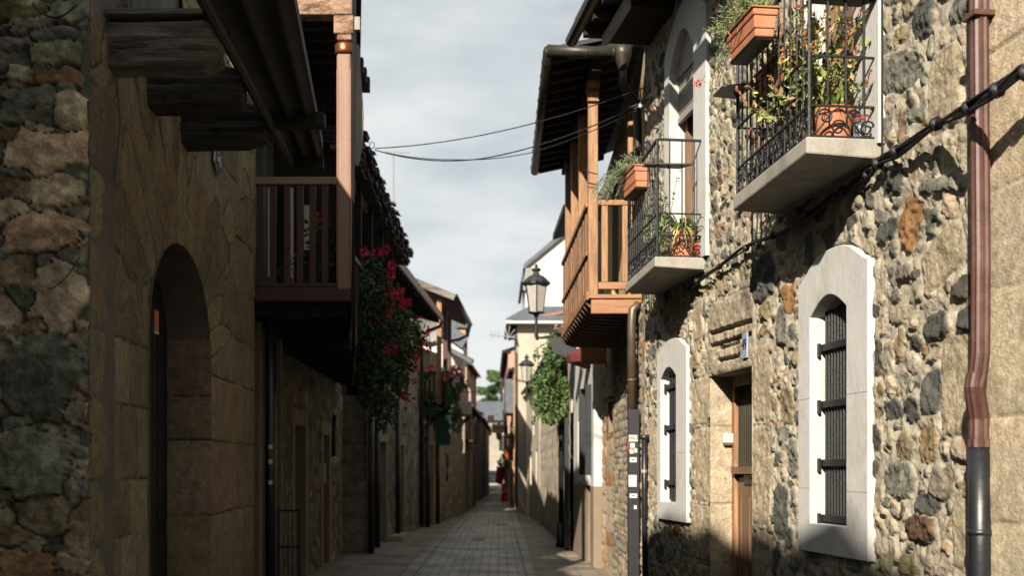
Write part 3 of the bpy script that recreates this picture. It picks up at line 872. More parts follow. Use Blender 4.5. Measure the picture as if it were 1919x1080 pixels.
# surrounds
def surf(F, outer, inner, of, dep, nm='window_surround', mm='white', **k): return surround(F, outer, inner, of, dep, r1, nm, M[mm], **k)
sA = surf(F1, bigO, bigI, .05, .125); sB = surf(F1, smO, smI, .05, .095)
sC = surf(F1, D1O, D1I, .045, .26, 'door_surround', sill=False); sD = surf(F1, D2O, D2I, .05, .22, 'door_surround', sill=False)
# hairline joints in the painted surrounds
for nm_, L_, I_, zs_ in (('A', bigO, bigI, (1.46, 2.06)), ('B', smO, smI, (1.75,))):
    mb = MB(); a0 = min(q[0] for q in L_); a1 = max(q[0] for q in L_); b0 = min(q[0] for q in I_); b1 = max(q[0] for q in I_)
    for z_ in zs_:
        F1.hexa(mb, a0 + .002, b0 - .004, .0495, .0506, z_, z_ + .0035); F1.hexa(mb, b1 + .004, a1 - .002, .0495, .0506, z_ + .01, z_ + .0135)
    mb.each('hairline_joint', M['hairline'], sA if nm_ == 'A' else sB)
# grilles
def grille(inner, parent, n, bands, depth=.045, zb=None):
    a = min(p[0] for p in inner); b = max(p[0] for p in inner); z0_ = min(p[1] for p in inner); z1_ = max(p[1] for p in inner) - .12
    mb = MB()
    for k in range(n):
        u = a + .03 + (b - a - .06) * (k + .5) / n
        if True:
            mb.tube([F1.pt(u, -depth, z0_ + .02), F1.pt(u, -depth, z1_ + .05)], .0105, 6)
        else:   # twisted bar
            nn = 60; pts = []
            for i in range(nn + 1):
                t = i / nn; an = t * 40 * math.pi / 2
                pts.append(F1.pt(u + .004 * math.cos(an), -depth + .004 * math.sin(an), z0_ + .02 + (z1_ - z0_ + .03) * t))
            mb.tube(pts, .0075, 5)
    o = mb.build('window_grille', M['iron'], parent)
    mb2 = MB()
    for zz in bands:
        F1.hexa(mb2, a + .005, b - .005, -depth - .012, -depth + .028, zz - .022, zz + .022)
        F1.hexa(mb2, b - .03, b - .001, -depth + .029, -depth + .045, zz - .06, zz + .03)
    mb2.each('grille_band', M['iron'], o, n=2)
    return o
zb = lambda px, ys_: [Q(px, y, -.08)[1] for y in ys_]
grille(bigI, r1, 11, zb(1572, (649, 757, 868, 973)))
grille(smI, r1, 6, zb(1268, (725, 802, 905)), depth=.03)
mb = MB()
for L_, dp in ((bigI, .10), (smI, .075)):
    a = min(p[0] for p in L_) - .02; b = max(p[0] for p in L_) + .02; c = min(p[1] for p in L_); d = max(p[1] for p in L_)
    mb.quad(F1.pt(a, -dp, c), F1.pt(b, -dp, c), F1.pt(b, -dp, d), F1.pt(a, -dp, d))
mb.build('window_pane', M['glassd'], r1)
# front door: timber leaf with glazed ribbed upper panel, set deep in splayed granite reveal
mb = MB()
ud0, ud1 = door0, door1
dp = .21
# reveals (granite)
sites_j = [rect_site(0, .5, a, b, G(), .004, 1, 12) for a, b in ((-.1, .80), (.80, 1.31), (1.31, 1.97), (1.97, 2.42))]
Fj = Fac((F1.pt(ud1, .02, 0).x, F1.pt(ud1, .02, 0).y), (F1.pt(ud1, -.5, 0).x, F1.pt(ud1, -.5, 0).y), -1)
# Fj normal must face the viewer (towards decreasing u)
if Fj.n.dot(F1.t) > 0: Fj = Fac((Fj.A.x, Fj.A.y), (Fj.B.x, Fj.B.y), 1)
stone_wall('door_jamb', Fj, 0, .5, -.05, dz1 + .01, .012, sites_j, r1, warp=.01, seed=8, mortar=(.34, .27, .18), joint=.04, edge=1.1, fine=.7)
mb.quad(F1.pt(ud0, .02, -.05), F1.pt(ud0, -.5, -.05), F1.pt(ud0, -.5, dz1), F1.pt(ud0, .02, dz1))
mb.quad(F1.pt(ud0, .02, dz1), F1.pt(ud1, .02, dz1), F1.pt(ud1, -.5, dz1), F1.pt(ud0, -.5, dz1))
mb.build('door_reveal', M['concrete'], r1)
mb = MB()
F1.hexa(mb, ud1 - .075, ud1 - .002, -dp - .04, -dp + .04, 0, dz1 - .003)
F1.hexa(mb, ud0 + .002, ud0 + .075, -dp - .04, -dp + .04, 0, dz1 - .003)
F1.hexa(mb, ud0 + .075, ud1 - .075, -dp - .04, -dp + .04, dz1 - .09, dz1 - .003)
fr = mb.build('door_frame', M['oak'], r1)
mb = MB()
zt = 1.67
F1.hexa(mb, ud0 + .08, ud1 - .08, -dp - .05, -dp + .01, .02, zt - .14)
F1.hexa(mb, ud0 + .08, ud1 - .078, -dp - .05, -dp + .07, zt - .11, zt - .05)
for k in range(4):
    u = ud1 - .13 - k * .2
    F1.hexa(mb, u - .06, u, -dp + .011, -dp + .022, .12, zt - .3)
dr = mb.build('front_door', M['doorbrown'], r1)
mb = MB()
F1.hexa(mb, ud0 + .08, ud1 - .08, -dp - .05, -dp - .02, zt - .05, dz1 - .09)
mb.build('glazed_panel', M['glassd'], dr)
mb = MB()
n = 17
for k in range(n):
    u = ud0 + .1 + (ud1 - ud0 - .2) * k / (n - 1)
    mb.tube([F1.pt(u, -dp + .005, zt - .05), F1.pt(u, -dp + .005, dz1 - .09)], .0105, 6)
mb.each('panel_bar', M['gutter'], dr)
mb = MB()
u = Q(1408, 915, -dp)[0]
F1.hexa(mb, u - .07, u + .1, -dp + .01, -dp + .03, 1.48, 1.55)
mb.build('letter_slot', M['gutter'], dr)
# white intercom box on the far jamb
mb = MB(); bx_u = ud1 - .012
c = F1.pt(ud1, -.27, Q(1374, 818)[1]); mb.box(F1.pt(ud1 - .03, -.13, 1.864), (.10, .035, .085), Matrix.Rotation(math.atan2(F1.n.y, F1.n.x), 3, 'Z'))
tag_o = mb.build('doorbell_box', M['enamel'], r1, bevel=.008)
mb = MB(); mb.box(F1.pt(ud1 - .031, -.13, 1.812), (.08, .03, .012), Matrix.Rotation(math.atan2(F1.n.y, F1.n.x), 3, 'Z')); mb.build('cable_gland', M['doorbrown'], tag_o)
# house number plate
hp = Q(1403, 648)
mb = MB(); F1.hexa(mb, hp[0] - .055, hp[0] + .055, .02, .035, hp[1] - .10, hp[1] + .10)
pl = mb.build('number_plate', M['plate'], r1, bevel=.004)
text_obj('49', .12, pl, M['navy'], F1.pt(hp[0], .037, hp[1] + .005), -F1.t, (0, 0, 1), sx=.85)

# upper doors: brown leaves, roller shutter
def balcony_door(F, inner, ca, parent, nm, shutter_z=None):
    a = min(p[0] for p in inner); b = max(p[0] for p in inner); c = min(p[1] for p in inner); d = max(p[1] for p in inner)
    mb = MB(); dp = .12; w = .09
    F.hexa(mb, a - .02, a + w, -dp - .04, -dp + .02, c, d); F.hexa(mb, b - w, b + .02, -dp - .04, -dp + .02, c, d)
    F.hexa(mb, (a + b) / 2 - w * .6, (a + b) / 2 + w * .6, -dp - .04, -dp + .022, c, d)
    F.hexa(mb, a + w, b - w, -dp - .035, -dp + .012, c, c + .5)
    o = mb.build('balcony_door', M[nm], parent)
    g_ = MB(); F.hexa(g_, a + .02, b - .02, -dp - .05, -dp - .03, c + .3, d); g_.build('pane', M['glassd'], o)
    if shutter_z:
        mb = MB(); F.hexa(mb, a - .01, b + .01, -dp + .05, -dp + .1, shutter_z[1], d + .0)
        zz = shutter_z[0]
        while zz < shutter_z[1]:
            F.hexa(mb, a - .005, b + .005, -dp + .06, -dp + .078, zz, zz + .034)
            zz += .042
        F.hexa(mb, a - .005, b + .005, -dp + .05, -dp + .09, shutter_z[0] - .05, shutter_z[0] - .004)
        mb.build('roller_shutter', M['shutter'], o)
    return o
balcony_door(F1, D1I, None, r1, 'doorbrown')
balcony_door(F1, D2I, None, r1, 'doorbrown', shutter_z=(4.95, 5.32))

# --- balconies
def scroll(mb, F, cu, co, cz, r, turns, start, along='u', flip=1, th=.005):
    pts = []; n_ = int(14 * turns)
    for i in range(n_ + 1):
        t = i / n_; a = start + flip * t * turns * 2 * math.pi; rr = r * (1 - .78 * t)
        x = rr * math.cos(a); zz = rr * math.sin(a)
        pts.append(F.pt(cu + x, co, cz + zz) if along == 'u' else F.pt(cu, co + x, cz + zz))
    mb.tube(pts, th, 5)
def iron_balcony(F, parent, u0, u1, o0, o1, zt, zbm, rail_top, mids, slab_th=.13, near=True):
    # slab as trapezoid: outer edge o0 at u0 (near), o1 at u1 (far)
    mb = MB()
    ps = [F.pt(u0, 0, zbm), F.pt(u1, 0, zbm), F.pt(u1, o1, zbm + .02), F.pt(u0, o0, zbm + .02), F.pt(u0, 0, zt), F.pt(u1, 0, zt), F.pt(u1, o1, zt), F.pt(u0, o0, zt)]
    mb.hexa(ps)
    slab = mb.build('balcony_slab', M['concrete'], parent, bevel=.012)
    oo = lambda u: (o0 + (o1 - o0) * (u - u0) / (u1 - u0)) - .03
    ra = MB()
    ua, ub = u0 + .03, u1 - .03
    cs = [(ua, oo(ua)), (ub, oo(ub))]
    for u, o in cs:
        ra.tube([F.pt(u, o, zt), F.pt(u, o, rail_top)], .013, 6)
    for z_ in [rail_top] + mids:
        t_ = .013 if z_ == rail_top else .008
        ra.bar(F.pt(ua, oo(ua), z_), F.pt(ub, oo(ub), z_), t_ * 2.2, t_ * 1.4)
        ra.bar(F.pt(ua, oo(ua), z_), F.pt(ua, .0, z_), t_ * 2.2, t_ * 1.4)
        ra.bar(F.pt(ub, oo(ub), z_), F.pt(ub, .0, z_), t_ * 2.2, t_ * 1.4)
    rl = ra.build('balcony_railing', M['iron'], slab)
    ba = MB()
    nb = int((ub - ua) / .11)
    for k in range(1, nb):
        u = ua + (ub - ua) * k / nb
        ba.tube([F.pt(u, oo(u), zt + .02), F.pt(u, oo(u), rail_top)], .0065, 5)
    for uu in (ua, ub):
        nn = 4
        for k in range(1, nn):
            o = oo(uu) * (1 - k / nn) + 0 * k
            ba.tube([F.pt(uu, o, (mids[-1] if uu == ua else zt + .02)), F.pt(uu, o, rail_top)], .0065, 5)
    ba.each('baluster', M['iron'], slab)
    # scroll frieze at the foot
    fz = MB(); zf = mids[-1]; hgt = zf - zt
    nsc = max(3, int((ub - ua) / .14))
    for k in range(nsc):
        u = ua + (ub - ua) * (k + .5) / nsc; o = oo(u); f_ = 1 if k % 2 else -1
        scroll(fz, F, u, o, zt + hgt * .62, hgt * .33, 1.4, 0 if f_ > 0 else math.pi, flip=f_)
        scroll(fz, F, u + .05 * f_, o, zt + hgt * .27, hgt * .24, 1.3, math.pi if f_ > 0 else 0, flip=-f_)
        fz.bar(F.pt(u - .06, o, zt + .02), F.pt(u + .06, o, zf - .02), .009, .004)
    fz.bar(F.pt(ua, oo(ua), zt + .012), F.pt(ub, oo(ub), zt + .012), .02, .012)
    ow = oo(ua)
    fz.bar(F.pt(ua, ow, zt + .012), F.pt(ua, .02, zt + .012), .012, .008)
    for cx, f_, st in ((.22, 1, 0), (.40, -1, math.pi), (.62, 1, 0), (.80, -1, math.pi)):
        scroll(fz, F, ua, ow * (1 - cx), zt + hgt * (.66 if f_ > 0 else .34), hgt * .27, 1.4, st, along='o', flip=f_, th=.006)
    pts = []
    for i in range(13):   # big scroll sweeping from rail to slab at the wall end
        a = math.pi / 2 - math.pi * i / 12
        pts.append(F.pt(ua, ow * .16 - math.cos(a) * .07, zt + hgt * .5 + math.sin(a) * hgt * .46))
    fz.tube(pts, .007, 5)
    pts = []
    for i in range(13):
        t = i / 12
        pts.append(F.pt(ua, ow * (.95 - .8 * t), zt + hgt * (.5 + .42 * math.sin(t * 2 * math.pi - 1.2))))
    fz.tube(pts, .006, 5)
    fz.build('scroll_frieze', M['iron'], slab)
    return slab, oo, ua, ub
b1u0, b1u1 = Q(1656, 265)[0], F1.uz(1300, 300)[0]
b1u1 = b1u0 + 1.52
s1, oo1, ua1, ub1 = iron_balcony(F1, r1, b1u0, b1u1, .47, .40, 3.53, 3.41, 4.56, [4.01, 3.72])
b2u0 = Q(1326, 484)[0]; b2u1 = b2u0 + 1.50
s2, oo2, ua2, ub2 = iron_balcony(F1, r1, b2u0, b2u1, .47, .37, 3.44, 3.33, 4.46, [4.22 - .4, 3.63])
# iron shelves (pot holders) on the railings
def shelf(F, parent, u, o, z, w, d, al=0):
    mb = MB()
    mb.prism([F.pt(u - w / 2, o - d / 2, z), F.pt(u + w / 2, o - d / 2 * .6, z), F.pt(u + w / 2 * .8, o + d / 2, z), F.pt(u - w / 2 * .5, o + d / 2, z)], (0, 0, .012))
    mb.bar(F.pt(u, o, z), F.pt(u, o - .02, z - .05), .008)
    return mb.build('pot_shelf', M['iron'], parent)
shelf(F1, s1, ua1 + .02, oo1(ua1) - .22, 4.345, .16, .42)
shelf(F1, s1, ub1 - .1, oo1(ub1) + .06, 4.235, .34, .22)
shelf(F1, s2, ua2 + .02, oo2(ua2) - .10, 4.235, .16, .42)
shelf(F1, s2, ub2 - .35, oo2(ub2) - .1, 4.02, .2, .2)

# --- eaves of the rubble house
mb = MB()
ep = [F1.pt(uF - 6.3, .55, 6.75), F1.pt(uF + .02, .55, 6.42), F1.pt(uF + .02, -.3, 6.42), F1.pt(uF - 6.3, -.3, 6.75)]
F1.hexa(mb, uF - 7, uF + .03, -.3, .72, 6.16, 6.22)
for k in range(16):
    u = uF - .06 - k * .45
    F1.hexa(mb, u - .05, u + .05, 0, .68, 6.07, 6.158)
ev = mb.each('eave_rafter', M['darkwood'], r1)
mb = MB(); mb.tube([F1.pt(uF - 7, .79, 6.13), F1.pt(uF + .06, .79, 6.06)], .065, 10); mb.build('eave_gutter', M['gutter'], r1)
mb = MB(); mb.hexa([F1.pt(0, .76, 6.23), F1.pt(uF + .04, .76, 6.23), F1.pt(uF + .04, -5, 8.2), F1.pt(0, -5, 8.2), F1.pt(0, .76, 6.28), F1.pt(uF + .04, .76, 6.28), F1.pt(uF + .04, -5, 8.25), F1.pt(0, -5, 8.25)])
mb.build('roof', M['slate'], r1)
# boxed bay under the far end of the eave
mb = MB(); F1.hexa(mb, uF - 1.1, uF - .12, .0, .44, 5.985, 6.06); mb.build('boxed_cornice', M['darkwood'], r1)
mb = MB(); F1.hexa(mb, uF - 1.1, uF - .10, .44, .50, 5.97, 6.065); mb.build('cornice_fascia', M['white2'], r1)

# --- brown downpipe at the boundary of the two nearest houses
dpx = lambda x, y, o=.11: F1.pt(F1.u(x, o), o, F1.uz(x, y, o)[1])
def flute_pipe(mb, pts, r=.042, seg=20):
    """fluted rectangular-round pipe"""
    pts = [Vector(p) for p in pts]
    vs = []; n_ = len(pts)
    for p in pts:
        for k in range(seg):
            t = 2 * math.pi * k / seg; rr = r * (1 + (.10 if k % 2 else -.04))
            vs.append(p + (F1.t * math.cos(t) * 1.0 + F1.n * math.sin(t) * .95) * rr)
    fs = []
    for i in range(n_ - 1):
        for k in range(seg):
            k2 = (k + 1) % seg; fs.append((i * seg + k, i * seg + k2, (i + 1) * seg + k2, (i + 1) * seg + k))
    mb.add(vs, fs)
pu = F1.u(1835, .12)
mb = MB(); flute_pipe(mb, [F1.pt(pu + .005, .13, 6.3), F1.pt(pu, .12, 3.6), F1.pt(pu - .015, .12, 2.6), F1.pt(pu - .01, .12, 2.15), F1.pt(pu + .002, .13, 2.02)])
flute_pipe(mb, [F1.pt(pu + .004, .13, 2.06), F1.pt(pu + .006, .14, 1.99), F1.pt(pu + .036, .10, 1.84), F1.pt(pu + .036, .10, 1.74)], .046)
flute_pipe(mb, [F1.pt(pu + .036, .10, 1.745), F1.pt(pu + .036, .10, 1.705)], .055)
for zz in (3.75, 5.1): F1.hexa(mb, pu - .055, pu + .06, .0, .175, zz, zz + .025)
dpipe = mb.build('brown_downpipe', M['brownpipe'], r1, smooth=False)
mb = MB(); mb.tube([F1.pt(pu + .036, .10, 1.72), F1.pt(pu + .03, .10, 1.2), F1.pt(pu + .03, .10, 0)], .052, 16)
mb.tube([F1.pt(pu + .033, .10, 1.31), F1.pt(pu + .033, .10, 1.285)], .058, 16)
mb.build('downpipe_guard', M['blackpipe'], r1, smooth=True)
# thin cable run beside the balcony surround
mb = MB(); cu_ = F1.u(1664, .02); mb.tube([F1.pt(cu_, .055, 3.3), F1.pt(cu_, .055, 4.2), F1.pt(cu_ + .005, .055, 6.3)], .006, 5); mb.build('wall_cable', M['cable'], r1)

# ================================================================= cable bundle across the rubble wall
def cable_path(pts, rng, n, spread, name, label, cat, r=(.006, .010), m='cable', tw=7):
    mb = MB()
    pts = [Vector(p) for p in pts]
    def smooth(P_, k=8):
        out_ = []
        for i in range(len(P_) - 1):
            p0 = P_[max(i - 1, 0)]; p1 = P_[i]; p2 = P_[i + 1]; p3 = P_[min(i + 2, len(P_) - 1)]
            for j in range(k):
                t = j / k
                out_.append(.5 * ((2 * p1) + (p2 - p0) * t + (2 * p0 - 5 * p1 + 4 * p2 - p3) * t * t + (3 * p1 - p0 - 3 * p2 + p3) * t ** 3))
        out_.append(P_[-1]); return out_
    base = smooth(pts)
    for k in range(n):
        ph = rng.uniform(0, 6.28); w = rng.uniform(.5, 1); f = rng.uniform(.5, 1.4) * tw
        q = []
        for i, p in enumerate(base):
            t = i / (len(base) - 1)
            q.append(p + F1.n * (abs(math.sin(t * f + ph)) * spread * w) + Vector((0, 0, math.sin(t * f * 1.3 + ph) * spread * w)) + F1.t * math.cos(t * f + ph) * spread * .3)
        mb.tube(q, rng.uniform(*r), 6)
    for i in range(3, len(base) - 3, 9):   # ties
        p = base[i] + F1.n * spread * .5
        mb.tube([p - F1.t * .01, p + F1.t * .012], spread * 1.25, 8)
    o = mb.build(name, M[m], smooth=True)
    tag(o, label, cat); rebase(o, base[-1]); return o
cp = lambda x, y, o=.06: F1.pt(F1.u(x, o), o, F1.uz(x, y, o)[1])
cable_path([F1.pt(.6, .10, 4.75), F1.pt(2.4, .10, 4.25), cp(1990, 75, .16), cp(1919, 132, .2), cp(1862, 178, .22), cp(1815, 205, .2), cp(1760, 232, .10), cp(1690, 280, .08), cp(1655, 300, .06), cp(1640, 325, .07)] ,
           random.Random(3), 7, .030, 'cable_bundle', 'thick bundle of black cables sagging across the stone wall and brown downpipe', 'cable', r=(.006, .011))
cable_path([cp(1640, 322), cp(1600, 345, .05), cp(1560, 372, .05), cp(1495, 418), cp(1440, 448), cp(1395, 468), cp(1350, 500), cp(1312, 524), cp(1290, 545)],
           random.Random(8), 4, .022, 'cable_bundle', 'twisted black cables running down the stone wall between the two iron balconies', 'cable', r=(.006, .010), tw=14)

# ================================================================= pots and plants on the iron balconies
def trough(name, label, F, u0, u1, o0, o1, z0, z1, group=None, tray=True):
    loc = F.pt((u0 + u1) / 2, (o0 + o1) / 2, z0)
    t = thing(name, label, 'plant pot', loc, group)
    mb = MB(); ti = .022
    def ring(k, z): return [F.pt(u0 + k, o0 + k, z), F.pt(u1 - k, o0 + k, z), F.pt(u1 - k, o1 - k, z), F.pt(u0 + k, o1 - k, z)]
    H = z1 - z0
    def fr(ka, za, kb, zb_): mb.hexa(ring(ka, za) + ring(kb, zb_))
    fr(ti + .004, z0, ti, z0 + H * .27); fr(ti - .004, z0 + H * .275, ti * .55, z0 + H * .70)
    fr(.006, z0 + H * .705, .002, z0 + H * .93)
    mb.build('pot_body', M['terracotta'], t, bevel=.008)
    mb = MB(); mb.hexa(ring(-.008, z1 - H * .07) + ring(-.009, z1)); mb.build('pot_rim', M['terracotta'], t, bevel=.006)
    mb = MB(); mb.hexa(ring(.015, z1 - .002) + ring(.018, z1 + .006)); mb.build('soil', M['bark'], t)
    if tray:
        mb = MB(); mb.hexa(ring(.03, z0 - .02) + ring(.02, z0 - .002)); mb.build('drip_tray', M['iron'], t)
    return t
def round_pot(name, label, c, r, h, m='terracotta', saucer='green'):
    t = thing(name, label, 'plant pot', c)
    mb = MB(); mb.lathe(c, [(r * .74, .012), (r * .80, h * .35), (r * .90, h * .80), (r * .92, h * .82), (r * 1.0, h * .84), (r * 1.02, h), (r * .93, h), (r * .90, h * .9)], 28)
    mb.build('pot_body', M[m], t, smooth=False, bevel=.002)
    mb = MB(); mb.lathe(c, [(r * .8, 0), (r * .92, .005), (r * .96, .03), (r * .9, .03)], 24); mb.build('saucer', M[saucer], t)
    mb = MB(); mb.lathe(Vector(c) + Vector((0, 0, h * .9)), [(.001, 0), (r * .9, .0), (r * .9, .005), (.001, .006)], 16); mb.build('soil', M['bark'], t)
    return t

rng = random.Random(11)
# balcony one ------------------------------------------------------
zb1 = 3.53; zb2 = 3.44
uo = ua1 + .42
t1 = trough('terracotta_trough', 'terracotta trough hung outside the top rail of the nearest iron balcony', F1, ua1 + .40, ua1 + .92, oo1(ua1) + .03, oo1(ua1) + .20, 4.27, 4.45)
t1b = trough('terracotta_trough', 'terracotta trough inside the nearest balcony, half hidden behind its bars', F1, ua1 + .55, ua1 + 1.05, oo1(ua1) - .21, oo1(ua1) - .04, 4.06, 4.24)
# grey-green wispy plant in hung trough, trailing left with one coral flower
mb = MB(); base = F1.pt(ua1 + .7, oo1(ua1) + .11, 4.45)
for k in range(120):
    p = base + F1.t * rng.uniform(-.25, .27) + F1.n * rng.uniform(-.07, .07)
    d = rv(rng) * .8 + Vector((0, 0, .8)) + F1.t * .35 + F1.n * .2
    sprig(mb, rng, p, d, rng.uniform(.10, .24), rng.uniform(.4, 2.2), [(.19, .24, .10), (.27, .29, .13), (.33, .32, .13), (.12, .18, .07)], ll=.045, lw=.006, dens=16)
pts0 = base + F1.t * .27
for k in range(8):
    sprig(mb, rng, pts0 + rv(rng) * .04, F1.t * 1.1 + rv(rng) * .25 + Vector((0, 0, .1)) + F1.n * .15, rng.uniform(.35, .62), rng.uniform(1.0, 1.8), [(.30, .33, .20), (.22, .27, .13)], ll=.055, lw=.004, dens=22)
pl = mb.build('trailing_plant', M['leaf'], colors=True); rebase(pl, base)
tag(pl, 'wispy grey-green plant spilling leftwards from the hanging terracotta trough', 'plant')
mb = MB(); fc = P(1307, 156, 8.6); mb.tube([P(1325, 140, 8.5), P(1316, 146, 8.55), fc], .002, 4, col=(.2, .25, .1)); 
for k in range(26):
    v = rv(rng).normalized(); leaf(mb, fc + v * .008, v, .03, .022, jit((.72, .16, .12), rng, .2), up=rv(rng))
fo = mb.build('blossom', M['petal'], pl, colors=True)
fo['label'] = 'single coral blossom'
# large terracotta pot, reddish spiked plant
pc = F1.pt(ua1 + .22, .20, zb1)
round_pot('terracotta_pot', 'large round terracotta pot on the nearest iron balcony beside a water jar', pc, .125, .235)
mb = MB()
for k in range(46):
    d = Vector((rng.uniform(-1, 1), rng.uniform(-1, 1), rng.uniform(.5, 1.8)))
    blade(mb, pc + Vector((rng.uniform(-.07, .07), rng.uniform(-.07, .07), .22)), d, rng.uniform(.16, .36), rng.uniform(.012, .02), rng.uniform(.6, 2.4), jit(rng.choice([(.20, .27, .06), (.28, .30, .09), (.13, .20, .05), (.38, .36, .14)]), rng, .15))
lp = mb.build('strap_leaf_plant', M['leaf'], colors=True); rebase(lp, pc + Vector((0, 0, .22)))
tag(lp, 'yellow-green strap leaved plant growing in the large round terracotta pot', 'plant')
mb = MB(); bl = MB()
pal = [(.20, .27, .06), (.27, .33, .09), (.36, .37, .13), (.26, .18, .09), (.13, .19, .06), (.30, .17, .09)]
b0 = F1.pt(ua1 + .62, .22, zb1 + .05)
for k in range(105):
    tgt = F1.pt(ua1 + rng.uniform(.0, 1.15), rng.uniform(.02, .52), zb1 + rng.uniform(.25, .92))
    src = b0 + Vector((rng.uniform(-.08, .08), rng.uniform(-.25, .25), 0))
    mid = src.lerp(tgt, .5) + Vector((0, 0, .12))
    pts = [src, src.lerp(mid, .6), mid.lerp(tgt, .4), tgt]
    mb.tube(pts, [.004, .0035, .003, .002], 4, col=(.22, .17, .09), cap=False)
    d = (tgt - mid).normalized()
    for j in range(34):
        t = rng.uniform(.3, 1.0); q = mid.lerp(tgt, (t - .4) / .6) + rv(rng) * .02
        s_ = rng.uniform(.032, .07)
        leaf(mb, q, rv(rng) + Vector((0, 0, .1)), s_, s_ * .46, jit(rng.choice(pal), rng, .25), up=rv(rng))
    if k % 5 < 3:    # brownish red flower spike
        top = tgt + (d * .6 + Vector((0, 0, .7)) + rv(rng) * .4).normalized() * rng.uniform(.10, .20)
        bl.tube([tgt, tgt.lerp(top, .5) + rv(rng) * .01, top], .0022, 4, col=(.25, .12, .06), cap=False)
        for j in range(14):
            q = tgt.lerp(top, j / 13)
            for a in range(3):
                leaf(bl, q, rv(rng) + Vector((0, 0, .2)), .018, .012, jit(rng.choice([(.34, .15, .07), (.26, .09, .06), (.40, .22, .10)]), rng, .2), up=rv(rng))
sp = mb.build('spiked_plant', M['leaf'], colors=True); rebase(sp, b0)
bo = bl.build('flower_spikes', M['petal'], sp, colors=True)
tag(sp, 'tall bushy plant with rust-red flower spikes pushing through the nearest balcony bars', 'plant')
# jar and red pot near the wall
jc = F1.pt(ua1 + .05, .11, zb1)
jar = thing('water_jar', 'clear jar with a red lid standing by the wall on the nearest balcony', 'jar', jc)
mb = MB(); mb.lathe(jc, [(.03, 0), (.036, .01), (.036, .10), (.030, .115), (.030, .125)], 18); mb.build('glass_body', M['clear'], jar, smooth=True)
mb = MB(); mb.lathe(jc + Vector((0, 0, .126)), [(.034, 0), (.036, .02), (.030, .024)], 18); mb.build('lid', M['redplastic'], jar)
gc = F1.pt(ub1 - .25, .22, zb1)
mb = MB(); leaf_mass(mb, rng, [(gc + Vector((0, 0, .12)), (.12, .2, .10))], 260, .035, DEEP); 
gm = mb.build('geranium', M['leaf'], colors=True); rebase(gm, gc)
tag(gm, 'small dark geranium with pink blooms low behind the scrolled iron frieze', 'plant')
mb = MB()
for k in range(4): flower_ball(mb, rng, gc + Vector((rng.uniform(-.08, .05), rng.uniform(-.2, .15), rng.uniform(.12, .25))), .022, [(.6, .03, .12), (.65, .08, .2)], 18)
mb.build('blossom', M['petal'], gm, colors=True)

# balcony two ------------------------------------------------------
zt2 = 4.46
t2 = trough('terracotta_trough', 'terracotta trough hung on the farther iron balcony next to the timber gallery', F1, ub2 - .95, ub2 - .42, oo2(ub2) + .01, oo2(ub2) + .18, 4.17, 4.37)
mb = MB(); base = F1.pt(ub2 - .6, oo2(ub2) + .10, 4.37)
for k in range(60):
    p = base + F1.t * rng.uniform(-.25, .25) + F1.n * rng.uniform(-.06, .06)
    sprig(mb, rng, p, rv(rng) * .7 + Vector((0, 0, .9)) + F1.n * .2 + F1.t * .2, rng.uniform(.10, .22), rng.uniform(0, 1.0), [(.15, .20, .12), (.22, .27, .17), (.30, .33, .22)], ll=.035, lw=.005, dens=20)
for k in range(42):
    p = base + F1.t * rng.uniform(-.1, .28) + F1.n * rng.uniform(-.02, .08)
    sprig(mb, rng, p, rv(rng) * .4 + F1.n * .8 + F1.t * .5 + Vector((0, 0, .3)), rng.uniform(.25, .50), rng.uniform(1.6, 3.2), [(.15, .20, .12), (.20, .25, .15), (.28, .31, .20)], ll=.035, lw=.005, dens=26)
o = mb.build('rosemary_plant', M['leaf'], colors=True); rebase(o, base)
tag(o, 'straggly grey-green needle leaved plant hanging from the trough on the farther balcony', 'plant')
pc = F1.pt(ua2 + .16, .17, zb2)
round_pot('terracotta_pot', 'pale terracotta pot with a red saucer on the farther iron balcony', pc, .125, .25, saucer='redplastic')
mb = MB()
for k in range(70):
    d = Vector((rng.uniform(-1, 1), rng.uniform(-1, 1), rng.uniform(.3, 1.5)))
    blade(mb, pc + Vector((rng.uniform(-.07, .07), rng.uniform(-.07, .07), .24)), d, rng.uniform(.20, .42), rng.uniform(.012, .022), rng.uniform(1.0, 3.0), jit(rng.choice([(.16, .26, .05), (.24, .33, .08), (.10, .19, .05), (.40, .42, .20)]), rng, .15))
o = mb.build('spider_plant', M['leaf'], colors=True); rebase(o, pc + Vector((0, 0, .24)))
tag(o, 'bright green spider plant with arching blades in the pale pot on the farther balcony', 'plant')
pc2 = F1.pt(ua2 + .09, .04, zb2 + .0)
mb = MB(); p0 = F1.pt(ua2 + .12, .03, zb2 + .30)
for k in range(5):
    pts = blade(mb, p0, Vector((.4, -.2, 1.2)) + rv(rng) * .5, rng.uniform(.25, .42), .006, rng.uniform(-.2, .6), (.30, .28, .12))
    for j in range(22):
        q = rng.choice(pts[2:]); leaf(mb, q, rv(rng), .035, .014, jit(rng.choice(BRIGHT), rng, .2), up=rv(rng))
o = mb.build('climbing_plant', M['leaf'], colors=True); rebase(o, p0)
tag(o, 'thin stemmed plant leaning on the white surround above the spider plant', 'plant')
rp = thing('red_pot', 'small red plastic pot against the white surround of the farther balcony door', 'plant pot', pc2)
mb = MB(); mb.lathe(pc2, [(.04, 0), (.05, .11), (.058, .11), (.06, .14), (.05, .14)], 16); mb.build('pot_body', M['redplastic'], rp)
mb = MB(); leaf_mass(mb, rng, [(pc2 + Vector((0, 0, .18)), (.06, .06, .06))], 60, .03, GREENS); mb.build('foliage', M['leaf'], rp, colors=True)
mb = MB(); b0 = F1.pt(ua2 + .75, .22, zb2)
